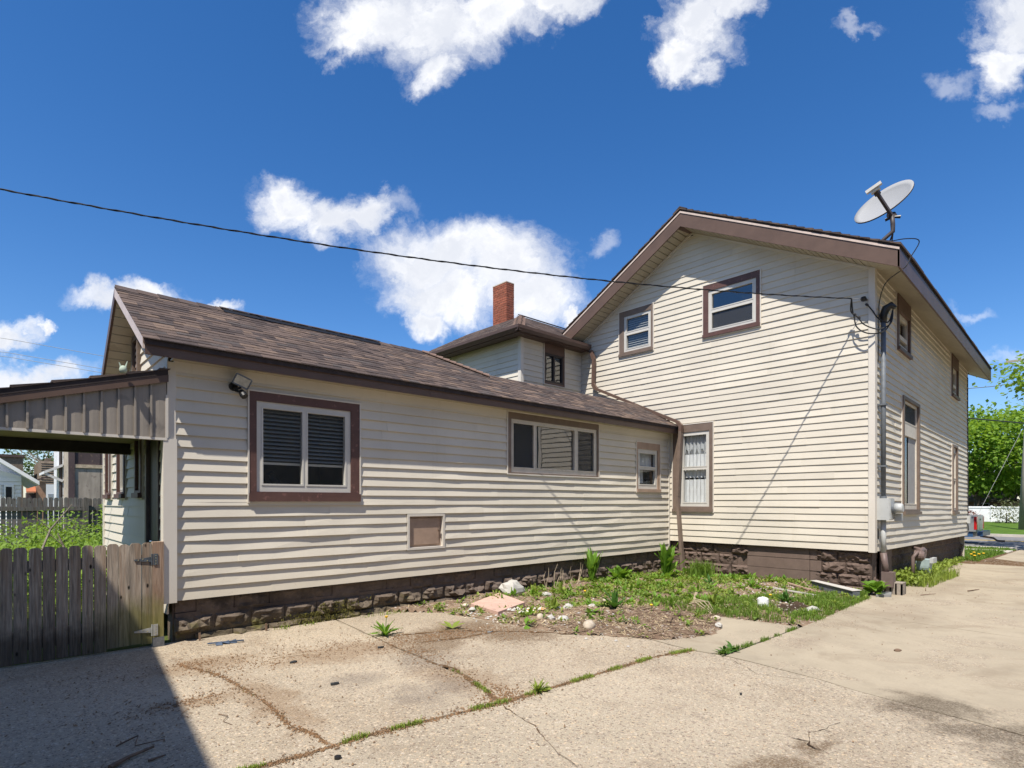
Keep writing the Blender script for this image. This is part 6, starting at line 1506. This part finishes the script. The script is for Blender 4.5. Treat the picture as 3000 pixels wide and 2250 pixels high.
# one climbing shoot and bare canes that stand out
cs_ = empty('climbing_shoot', (2.05, 15.5, 0)); m = MB(); rc = random.Random(8)
for _ in range(420): t = rc.random(); leaf(m, (2.02 + rc.gauss(0, .16 * (1.1 - t)), 15.5 + rc.gauss(0, .1), .3 + t * 1.15), rdir(rc, .2), (0, -.3, 1), rc.uniform(.07, .13), rc.uniform(.05, .09))
add('leaves', m, 'leaf_bramble', cs_); one('stem', lambda mm_: mm_.tube([(2.0, 15.5, 0), (2.05, 15.5, 1.35)], .015, 6), 'bark_pale', cs_)
tag(cs_, 'leafy shoot climbing tallest in front of the old fence', 'plant')
for k, (a, b, c, lab) in enumerate((((.72, 13.0, .5), (.9, 13.2, 1.0), (1.2, 13.1, 1.45), 'bare forked cane standing left in the brambles'), ((1.62, 12.0, .5), (1.7, 12.0, .85), (1.78, 12.0, 1.2), 'pale upright cane right in the brambles'), ((1.0, 11.5, .5), (.95, 11.6, .8), (.88, 11.6, 1.0), 'short leaning cane in the brambles'))):
    cn = empty('cane', a); one('stem', lambda mm_: mm_.tube([a, b, c], [.02, .016, .008], 6), 'bark_pale', cn); one('twig', lambda mm_: mm_.tube([b, (b[0] - .25, b[1], b[2] + .28)], [.01, .004], 5), 'bark_pale', cn); tag(cn, lab, 'cane')
# plywood barn
bn = empty('barn', (4.2, 21, 0))
one('wall', lambda m: m.box(1.86, 8.5, 21.03, 24, 0, 4.15), 'plywood', bn)
for i in range(6):
    a = 1.99 + i * .62; b = a + .605
    one('upper_panel', lambda m: m.box(a, b, 20.99, 21.03, 2.60, 4.1), 'dark_plank', bn); one('lower_panel', lambda m: m.box(a, b, 20.99, 21.03, .1, 2.5), 'plywood', bn)
one('belt_board', lambda m: m.box(1.98, 8.5, 20.96, 20.99, 2.50, 2.60), 'twig_pale', bn)
one('corner_post', lambda m: m.box(1.84, 1.985, 20.95, 21.05, 0, 4.15), 'dark_plank', bn)
one('roof', lambda m: m.hexa([(1.75, 20.8, 4.1), (8.7, 20.8, 4.1), (8.7, 24.4, 4.4), (1.75, 24.4, 4.4), (1.75, 20.8, 4.2), (8.7, 20.8, 4.2), (8.7, 24.4, 4.5), (1.75, 24.4, 4.5)]), 'roof_grey', bn)
tag(bn, 'weathered plywood barn with dark upper panels behind the garden fence', 'barn')
# white painted shed corner with bracketed awning and pipe
ws = empty('white_shed', (1.95, 22.6, 0))
one('wall', lambda m: m.box(1.84, 2.1, 22.6, 25.6, 0, 4.2), 'weather_white', ws)
for i in range(13): one('clapboard', lambda m: m.box(1.835, 2.105, 22.575, 22.6, .2 + i * .3, .48 + i * .3), 'weather_white', ws)
one('awning', lambda m: m.hexa([(1.38, 22.5, 2.36), (1.84, 22.5, 2.60), (1.84, 24.5, 2.60), (1.38, 24.5, 2.36), (1.38, 22.5, 2.44), (1.84, 22.5, 2.68), (1.84, 24.5, 2.68), (1.38, 24.5, 2.44)]), 'weather_white', ws)
one('brace', lambda m: m.bar((1.42, 22.55, 2.36), (1.84, 22.55, 2.14), .06, .07), 'weather_white', ws)
one('vent_pipe', lambda m: m.tube([(1.79, 22.6, .4), (1.79, 22.6, 4.6)], [.05, .035], 8), 'dark_bronze', ws)
one('roof', lambda m: m.box(1.78, 2.2, 22.5, 25.7, 4.2, 4.3), 'roof_grey', ws)
tag(ws, 'narrow white clapboard shed with slanted awning beside the barn', 'shed')
# far white cottage, brick blocks, orange roof
def far(x0, x1, y0, y1, z0, z1): return lambda m: m.box(x0, x1, y0, y1, z0, z1)
wc = empty('white_cottage', (-.6, 27, 0))
one('wall', far(-5.6, 1.02, 27.05, 34, 0, 2.4), 'white_paint', wc)
for i in range(16): one('clapboard', lambda m: m.hexa([(-5.6, 27.0, .2 + i * .135), (1.03, 27.0, .2 + i * .135), (1.03, 27.05, .2 + i * .135), (-5.6, 27.05, .2 + i * .135), (-5.6, 27.035, .33 + i * .135), (1.03, 27.035, .33 + i * .135), (1.03, 27.05, .33 + i * .135), (-5.6, 27.05, .33 + i * .135)]), 'white_paint', wc)
one('gable', lambda m: m.prism([(0, 0)] * 0 or [(-5.6, 27.06), (1.02, 27.06), (1.02, 27.2), (-5.6, 27.2)], 2.4, lambda x, y: 2.41 + max(0, (1.02 - max(x, -2.3))) * .70), 'white_paint', wc)
one('roof', lambda m: m.hexa([(1.5, 26.5, 2.1), (1.5, 34, 2.1), (-2.3, 34, 4.9), (-2.3, 26.5, 4.9), (1.5, 26.5, 2.24), (1.5, 34, 2.24), (-2.3, 34, 5.04), (-2.3, 26.5, 5.04)]), 'white_paint', wc)
for xx in (-.2, .22, .56):
    wn = one('window', lambda m: m.box(xx, xx + .26, 26.96, 27.0, 1.35, 2.1), 'white_paint', wc); one('pane', lambda m: m.box(xx + .05, xx + .21, 26.945, 26.959, 1.42, 2.03), 'dark_room', wn)
tag(wc, 'white clapboard cottage with low eave beyond the garden fence', 'house')
bb = empty('brick_building', (0, 45, 0))
one('wall', far(-6, 1.8, 45, 52, 0, 4.15), 'brick_brown', bb); one('parapet', far(-6.1, 1.86, 44.9, 52, 4.15, 4.3), 'fascia_dark', bb)
tag(bb, 'flat-roofed brown brick building behind the white cottage', 'building')
sb = empty('shingled_building', (4, 42, 0))
one('wall', far(2.45, 6.5, 42, 48, 0, 3.85), 'brick_brown', sb)
for i in range(10): one('shingle_row', lambda m: m.hexa([(2.44, 41.93, 2.52 + i * .13), (6.5, 41.93, 2.52 + i * .13), (6.5, 42, 2.52 + i * .13), (2.44, 42, 2.52 + i * .13), (2.44, 41.98, 2.64 + i * .13), (6.5, 41.98, 2.64 + i * .13), (6.5, 42, 2.64 + i * .13), (2.44, 42, 2.64 + i * .13)]), 'brick_brown', sb)
one('white_base', far(2.42, 6.5, 41.9, 42, 0, 2.5), 'white_paint', sb); one('vent', far(2.75, 3.0, 41.86, 41.9, 1.75, 1.95), 'grey_metal', sb); one('chimney', far(2.7, 2.95, 43, 43.4, 3.85, 4.05), 'brick_brown', sb)
tag(sb, 'brown shingled building with white lower storey behind the fence', 'building')
ob = empty('orange_shed', (2.4, 38, 0))
one('roof', lambda m: m.hexa([(1.62, 37.6, 1.95), (2.0, 37.6, 1.95), (2.0, 38.8, 2.55), (1.62, 38.8, 2.55), (1.62, 37.6, 2.02), (2.0, 37.6, 2.02), (2.0, 38.8, 2.63), (1.62, 38.8, 2.63)]), 'roof_orange', ob)
one('wall', far(1.65, 2.4, 38.01, 39, 0, 1.95), 'dark_plank', ob); one('side_roof', lambda m: m.hexa([(2.01, 37.6, 2.55), (2.45, 37.6, 2.75), (2.45, 39, 2.75), (2.01, 39, 2.55), (2.01, 37.6, 2.63), (2.45, 37.6, 2.83), (2.45, 39, 2.83), (2.01, 39, 2.63)]), 'fascia_dark', ob); one('side_wall', far(2.01, 2.4, 37.8, 38, 0, 2.55), 'far_wall', ob)
tag(ob, 'small shed with orange roof between the two brick buildings', 'shed')

# ================================================================== TREES
def branchy(m, p, d, L_, r, depth, rnd, tips):
    q = Vector(p) + Vector(d) * L_; mid = (Vector(p) + q) / 2 + Vector((rnd.uniform(-.06, .06), rnd.uniform(-.06, .06), 0)) * L_
    m.tube([p, mid, q], [r, r * .8, r * .62], 6, False)
    if depth == 0: tips.append(q); return
    for k in range(rnd.choice((2, 3, 3))):
        nd = (Vector(d) + Vector((rnd.uniform(-.8, .8), rnd.uniform(-.8, .8), rnd.uniform(-.15, .5)))).normalized(); branchy(m, q, nd, L_ * rnd.uniform(.6, .82), r * .58, depth - 1, rnd, tips)
def tree(name, label, loc, h_trunk, C, rad, n_cl, n_lf, lsz, mat, seed, trunk_r=.28, keep=None, lobe=None):
    rnd = random.Random(seed); root = empty(name, loc); m = MB(); tips = []
    base = Vector(loc); top = base + Vector((0, 0, h_trunk))
    m.tube([base, base + Vector((.05, .03, h_trunk * .5)), top], [trunk_r, trunk_r * .8, trunk_r * .7], 10)
    for k in range(5):
        a = k * 1.26 + rnd.uniform(-.3, .3); branchy(m, top - Vector((0, 0, rnd.uniform(0, h_trunk * .25))), Vector((math.cos(a) * .7, math.sin(a) * .7, rnd.uniform(.4, 1))).normalized(), rad[2] * .55, trunk_r * .45, 2, rnd, tips)
    add('trunk', m, 'bark', root, True)
    lm = MB(); C = Vector(C); c_ = 0
    while c_ < n_cl + (lobe[2] if lobe else 0):
        if lobe and c_ >= n_cl: C = Vector(lobe[0]); rad = lobe[1]
        d = rdir(rnd); rr = rnd.uniform(.35, 1.0) ** .45
        sh = 1 + .34 * noise.noise(d * 2.2 + Vector((seed, 0, 0)))
        p = C + Vector((d.x * rad[0], d.y * rad[1], d.z * rad[2])) * rr * sh
        if keep and not keep(p): continue
        c_ += 1; s = rnd.uniform(.32, .7) * rad[0] / 4.5
        out = (p - C).normalized()
        for _ in range(n_lf):
            q = p + Vector((rnd.gauss(0, s), rnd.gauss(0, s), rnd.gauss(0, s * .45)))
            leaf(lm, q, (out + rdir(rnd) * 1.1 - Vector((0, 0, .35))), (rnd.uniform(-.5, .5), rnd.uniform(-.5, .5), 1), lsz * rnd.uniform(.7, 1.25), lsz * rnd.uniform(.6, 1.0))
    add('crown', lm, mat, root)
    return tag(root, label, 'tree')
tree('maple_tree', 'large bright green maple across the street', (67, 9.2, -.3), 3.2, (67, 8.6, 5.9), (6.8, 6.8, 3.7), 480, 46, .34, 'leaf_maple', 4, .32)
tree('street_tree', 'leafy tree whose branch tips hang into the upper right edge', (26.8, -1.0, -.25), 2.8, (26.8, -1.2, 5.75), (3.95, 3.95, .45), 220, 60, .15, 'leaf_maple', 9, .25, None, ((26.8, -2.0, 7.6), (2.4, 2.4, 2.2), 120))
tree('far_tree', 'olive tree crown far behind the orange shed', (4.9, 75, -.3), 3, (4.9, 75, 5.0), (3.4, 3, 2.3), 70, 30, .3, 'leaf_far', 5, .25)
rnd_ = random.Random(2); bt = empty('bare_tree', (4.6, 62, -.3)); m = MB(); tp = []
for k in range(5): branchy(m, (4.6, 62, .5), Vector((rnd_.uniform(-.5, .5), rnd_.uniform(-.4, .4), 1)).normalized(), 2.7, .10, 3, rnd_, tp)
add('trunk', m, 'bark_pale', bt); tag(bt, 'bare thin-branched tree in the gap between the brick buildings', 'tree')
tree('background_tree', 'mid green tree crown behind the white street fence, left', (78, 10.0, -.3), 3, (78, 10.0, 4.2), (6, 6, 3.6), 90, 30, .5, 'leaf_far', 15, .3)
tree('background_tree', 'mid green tree crown behind the white street fence, right', (82, 1.5, -.3), 3, (82, 1.5, 4.6), (6, 6, 4.0), 90, 30, .5, 'leaf_far', 16, .3)

# ================================================================== STREET SIDE
struct(one('road', lambda m: m.prism([(26.9, -90), (36.3, -90), (36.3, 140), (26.9, 140)], -.29, -.20), 'asphalt'))
struct(one('road_marking', lambda m: [m.prism([(a, -90), (a + w_, -90), (a + w_, 140), (a, 140)], -.2, -.195) for a, w_ in ((32.3, .12), (32.6, .12))], 'road_yellow'))
struct(one('road_marking', lambda m: m.prism([(28.9, -90), (29.02, -90), (29.02, 140), (28.9, 140)], -.2, -.195), 'road_white'))
struct(one('kerb', lambda m: m.prism([(26.5, 2.6), (26.88, 2.6), (26.88, 140), (26.5, 140)], -.3, -.12), 'sidewalk'))
struct(one('kerb', lambda m: m.prism([(36.32, -90), (36.6, -90), (36.6, 140), (36.32, 140)], -.3, -.08), 'sidewalk'))
struct(one('lawn', lambda m: m.prism([(20.2, 2.85), (26.49, 2.6), (26.49, 60), (21.6, 60), (21.6, 3.3), (20.2, 3.2)], -.29, -.165), 'lawn'))
struct(one('pavement', lambda m: m.prism([(24.7, 2.62), (25.7, 2.6), (25.7, 60), (24.7, 60)], -.2, -.158), 'sidewalk'))
struct(one('lawn', lambda m: m.prism([(36.61, -90), (62, -90), (62, 140), (36.61, 140)], -.29, -.14), 'lawn'))
def lawnblades():
    rnd = random.Random(6); m = MB()
    for _ in range(7000):
        x = rnd.uniform(20.2, 26.4); y = 2.78 + rnd.betavariate(1, 2) * 3.2 - (.06 if x > 22 else 0)
        if 24.75 < x < 25.65 and rnd.random() < .75: continue
        blade(m, (x, y, -.17), rnd, rnd.uniform(.05, .12), .02)
    stuff(add('lawn_grass', m, 'leaf_grass'), 'mown grass strip between house, driveway and street', 'grass')
lawnblades()
df = [(20.9, 2.95), (21.4, 3.1), (21.6, 2.95), (22.2, 3.15), (22.0, 2.9)]
for k, (x, y) in enumerate(df):
    d = empty('dandelion', (x, y, -.17)); one('stem', lambda m: m.tube([(x, y, -.17), (x, y, -.06)], .006, 5), 'leaf_grass', d); one('flower', lambda m: m.tube([(x, y, -.07), (x, y, -.045), (x, y, -.03)], [.02, .04, .025], 8), 'dandelion', d)
    tag(d, 'yellow dandelion in the lawn strip past the house, ' + ('nearest to the driveway', 'leftmost of the five', 'second from the right', 'farthest towards the street', 'rightmost of the five')[k], 'flower', 'dandelions in the lawn strip')
for k, (x, y, lab) in enumerate(((6.9, 5.75, 'yellow dandelion flower in the bed near the wing'), (6.5, 4.28, 'yellow dandelion flower beside the dark dock plant'), (8.6, 3.6, 'yellow dandelion flower behind the soil heap'))):
    z = bedz(x, y); d = empty('dandelion', (x, y, z)); one('stem', lambda m: m.tube([(x, y, z), (x, y, z + .09)], .003, 5), 'leaf_weed', d); one('flower', lambda m: m.tube([(x, y, z + .08), (x, y, z + .095), (x, y, z + .105)], [.012, .022, .012], 8), 'dandelion', d); tag(d, lab, 'flower')
# utility pole, wires
up_ = empty('utility_pole', (44.8, 4.15, -.15)); lean = Vector((.45, -.5, 0))
one('pole', lambda m: m.tube([(44.8, 4.15, -.2), (44.95, 3.98, 4.5), (45.15, 3.75, 10.5)], [.17, .15, .12], 12), 'pole_wood', up_, True)
one('cross_arm', lambda m: m.bar((45.1, 2.6, 9.9), (45.1, 4.9, 9.9), .1, .12), 'pole_wood', up_)
one('guy_wire', lambda m: m.tube([(45.0, 3.9, 6.4), (40.6, 5.95, -.1)], .008, 5), 'wire_grey', up_)
tag(up_, 'wooden utility pole with guy wire at the right edge across the street', 'utility pole')
tag(one('telephone_cable', lambda m: m.tube([(45, 3.9, 6.1), (34, 6.5, 5.75), (26, 8.4, 5.9), (16, 10.8, 6.4)], .035, 6), 'wire_black'), 'thick black cable crossing in front of the maple', 'cable')
tag(one('overhead_wire', lambda m: m.tube([(45.1, 3.6, 8.6), (44.6, 5.5, 8.45), (44, 9, 8.5), (43, 20, 9)], .02, 5), 'wire_black'), 'thin overhead wire above the maple crown', 'wire')
for k, (z, dz, lab) in enumerate(((9.2, 0, 'upper thin wire in the sky at the left edge'), (8.55, .1, 'middle thin wire in the sky at the left edge'), (8.35, .1, 'lowest thin wire in the sky at the left edge'))):
    tag(one('overhead_wire', lambda m: m.tube([(-25, 44, z + 1.6), (1, 36, z + .0), (9, 33.5, z - .9), (22, 29, z - 2.2)], .012, 5), 'wire_grey'), lab, 'wire')
# white vinyl fence, shrubs, houses across the street
vf = empty('vinyl_fence', (60, 8, -.2))
for i in range(16):
    y = -4 + i * 1.9; one('panel', lambda m: m.box(60, 60.05, y + .06, y + 1.84, -.12, 1.12), 'white_paint', vf); one('post', lambda m: m.box(59.96, 60.1, y - .06, y + .06, -.15, 1.2), 'white_paint', vf); one('rail', lambda m: m.box(59.97, 60.06, y + .06, y + 1.84, .98, 1.08), 'white_paint', vf)
tag(vf, 'white vinyl privacy fence across the street', 'fence')
def shrub(name, label, c, rad, n_, mat, seed):
    rnd = random.Random(seed); root = empty(name, (c[0], c[1], -.2)); m = MB()
    for _ in range(n_):
        d = rdir(rnd); r = rnd.random() ** .35; p = (c[0] + d.x * rad[0] * r, c[1] + d.y * rad[1] * r, c[2] + d.z * rad[2] * r); leaf(m, p, Vector(d) + rdir(rnd), (0, 0, 1), rnd.uniform(.12, .25), rnd.uniform(.06, .12))
    add('leaves', m, mat, root); one('stem', lambda mm_: mm_.tube([(c[0], c[1], -.2), (c[0], c[1], c[2])], .04, 6), 'bark', root); tag(root, label, 'shrub')
shrub('red_shrub', 'dark red rounded shrub in front of the white fence', (58.4, 9.0, .25), (.9, 1.15, .55), 900, 'leaf_red', 3)
shrub('olive_shrub', 'airy olive-grey shrub between fence and utility pole', (57.5, 6.2, .65), (.8, 1.0, 1.0), 600, 'leaf_olive', 4)
hA = empty('brown_house', (72, 12, -.2)); one('wall', far(72, 80, 7.5, 24, -.2, 1.6), 'far_wall', hA); one('roof', lambda m: m.hexa([(71, 7, 1.5), (76, 7, 3.4), (76, 25, 3.4), (71, 25, 1.5), (71, 7, 1.7), (76, 7, 3.6), (76, 25, 3.6), (71, 25, 1.7)]), 'roof_grey', hA)
for y in (9, 12, 15): wn = one('window', far(71.9, 72, y, y + 1.2, .5, 1.4), 'white_paint', hA); one('pane', far(71.86, 71.9, y + .1, y + 1.1, .6, 1.3), 'dark_room', wn)
tag(hA, 'low brown house with grey roof behind the white fence', 'house')
hB = empty('white_house', (66, 3, -.2)); one('wall', far(66, 74, -2, 6.2, -.2, 3.2), 'weather_white', hB); one('roof', lambda m: m.hexa([(65.3, -2.4, 3.1), (74.5, -2.4, 3.1), (74.5, 2, 5.2), (65.3, 2, 5.2), (65.3, 6.6, 3.1), (74.5, 6.6, 3.1), (74.5, 2.1, 5.2), (65.3, 2.1, 5.2)]), 'roof_grey', hB)
for y in (3.5, 5): wn = one('window', far(65.9, 66, y, y + .7, .8, 2.0), 'white_paint', hB); one('pane', far(65.86, 65.9, y + .08, y + .62, .9, 1.9), 'dark_room', wn)
tag(hB, 'pale grey-white house behind the utility pole', 'house')
# pickup truck parked on the street, its tail past the house corner
pk = empty('pickup_truck', (29.6, 6.8, -.2)); y0_ = 4.02
one('bed', lambda m: (m.box(28.75, 28.85, y0_, y0_ + 1.9, .32, .95), m.box(30.35, 30.45, y0_, y0_ + 1.9, .32, .95), m.box(28.85, 30.35, y0_ + 1.8, y0_ + 1.9, .32, .95), m.box(28.85, 30.35, y0_ + .06, y0_ + 1.8, .32, .42)), 'truck_paint', pk)
tg = one('tailgate', lambda m: m.box(28.95, 30.25, y0_ - .02, y0_ + .05, .36, .94), 'truck_paint', pk); one('handle', lambda m: m.box(29.5, 29.7, y0_ - .03, y0_ - .021, .75, .82), 'black_plastic', tg)
one('cab', lambda m: (m.box(28.78, 30.42, y0_ + 1.91, y0_ + 3.6, .25, .98), m.hexa([(28.85, y0_ + 1.95, .981), (30.35, y0_ + 1.95, .981), (30.35, y0_ + 3.5, .981), (28.85, y0_ + 3.5, .981), (28.98, y0_ + 2.1, 1.55), (30.22, y0_ + 2.1, 1.55), (30.22, y0_ + 3.05, 1.55), (28.98, y0_ + 3.05, 1.55)])), 'truck_paint', pk)
one('hood', lambda m: m.box(28.8, 30.4, y0_ + 3.61, y0_ + 5.2, .25, .88), 'truck_paint', pk)
one('lower_body', lambda m: m.box(28.80, 30.40, y0_ + .1, y0_ + 5.2, .1, .319), 'truck_blue', pk)
for xx in (28.74, 30.26): one('tail_light', lambda m: m.box(xx, xx + .2, y0_ - .03, y0_ + .06, .40, .90), 'lamp_red', pk)
one('bumper', lambda m: m.box(28.7, 30.5, y0_ - .22, y0_ - .05, .14, .33), 'truck_blue', pk)
one('hitch', lambda m: m.tube([(29.0, y0_ - .1, .14), (29.0, y0_ - .5, .08), (29.0, y0_ - .62, -.02), (29.0, y0_ - .85, -.03)], .04, 6), 'twig', pk)
for xx in (28.7, 30.25):
    for yy in (y0_ + .95, y0_ + 4.35):
        wl = one('wheel', lambda m: m.tube([(xx, yy, .17), (xx + .25, yy, .17)], .37, 18), 'tyre', pk); one('rim', lambda m: m.tube([(xx - .01, yy, .17), (xx + .26, yy, .17)], .2, 14), 'chrome', wl)
tag(pk, 'silver and blue pickup truck parked on the street, tail past the house corner', 'pickup truck')

# ================================================================== HOUSES BEHIND THE CAMERA (one shades the gate, one is added to darken window reflections)
nh = empty('neighbour_house', (-2.6, 0, 0))
def sk(x, y): return x + .105 * (y - 5.35)
def skb(m, x0, x1, y0, y1, z0, z1): m.hexa([(sk(x0, y0), y0, z0), (sk(x1, y0), y0, z0), (sk(x1, y1), y1, z0), (sk(x0, y1), y1, z0), (sk(x0, y0), y0, z1), (sk(x1, y0), y0, z1), (sk(x1, y1), y1, z1), (sk(x0, y1), y1, z1)])
one('wall', lambda m: skb(m, -9, -2.55, -9, 6.0, -.2, 5.9), 'neighbour_siding', nh)
for i in range(44): one('siding_plank', lambda m: skb(m, -2.549, -2.535 + .0 * i, -9, 6.0, .3 + i * .127, .418 + i * .127), 'neighbour_siding', nh)
one('roof', lambda m: m.hexa([(sk(-2.06, -9.3), -9.3, 6.0), (sk(-2.06, 6.35), 6.35, 6.0), (sk(-6, 6.35), 6.35, 8.2), (sk(-6, -9.3), -9.3, 8.2), (sk(-2.06, -9.3), -9.3, 6.12), (sk(-2.06, 6.35), 6.35, 6.12), (sk(-6, 6.35), 6.35, 8.35), (sk(-6, -9.3), -9.3, 8.35)]), 'roof_grey', nh)
for y in (-4, 0, 3.5):
    wn = one('window', lambda m: skb(m, -2.534, -2.49, y, y + .9, 1.4, 2.7), 'white_paint', nh); one('pane', lambda m: skb(m, -2.489, -2.48, y + .08, y + .82, 1.48, 2.62), 'dark_room', wn)
tag(nh, 'neighbouring house left of the camera whose shadow falls across the gate', 'house')
n2 = empty('added_side_house', (8, -9, 0))  # added and lengthened out of view so the panes mirror dark siding
one('wall', lambda m: m.box(.5, 25, -16, -9.0, -.4, 6.4), 'neighbour_siding', n2)
for i in range(47): one('siding_plank', lambda m: m.box(.5, 25, -9.0 + .0005, -8.985, .2 + i * .127, .318 + i * .127), 'neighbour_siding', n2)
one('roof', lambda m: m.hexa([(0, -8.5, 6.3), (25.5, -8.5, 6.3), (25.5, -12.5, 8.6), (0, -12.5, 8.6), (0, -8.5, 6.45), (25.5, -8.5, 6.45), (25.5, -12.5, 8.75), (0, -12.5, 8.75)]), 'roof_grey', n2)
for x in (2.5, 7, 11.5, 16): wn = one('window', far(x, x + 1.0, -8.984, -8.94, 1.2, 2.6), 'white_paint', n2); one('pane', far(x + .08, x + .92, -8.939, -8.93, 1.28, 2.52), 'dark_room', wn)
tag(n2, 'unseen house across the driveway, added to darken the wing window reflections', 'house')
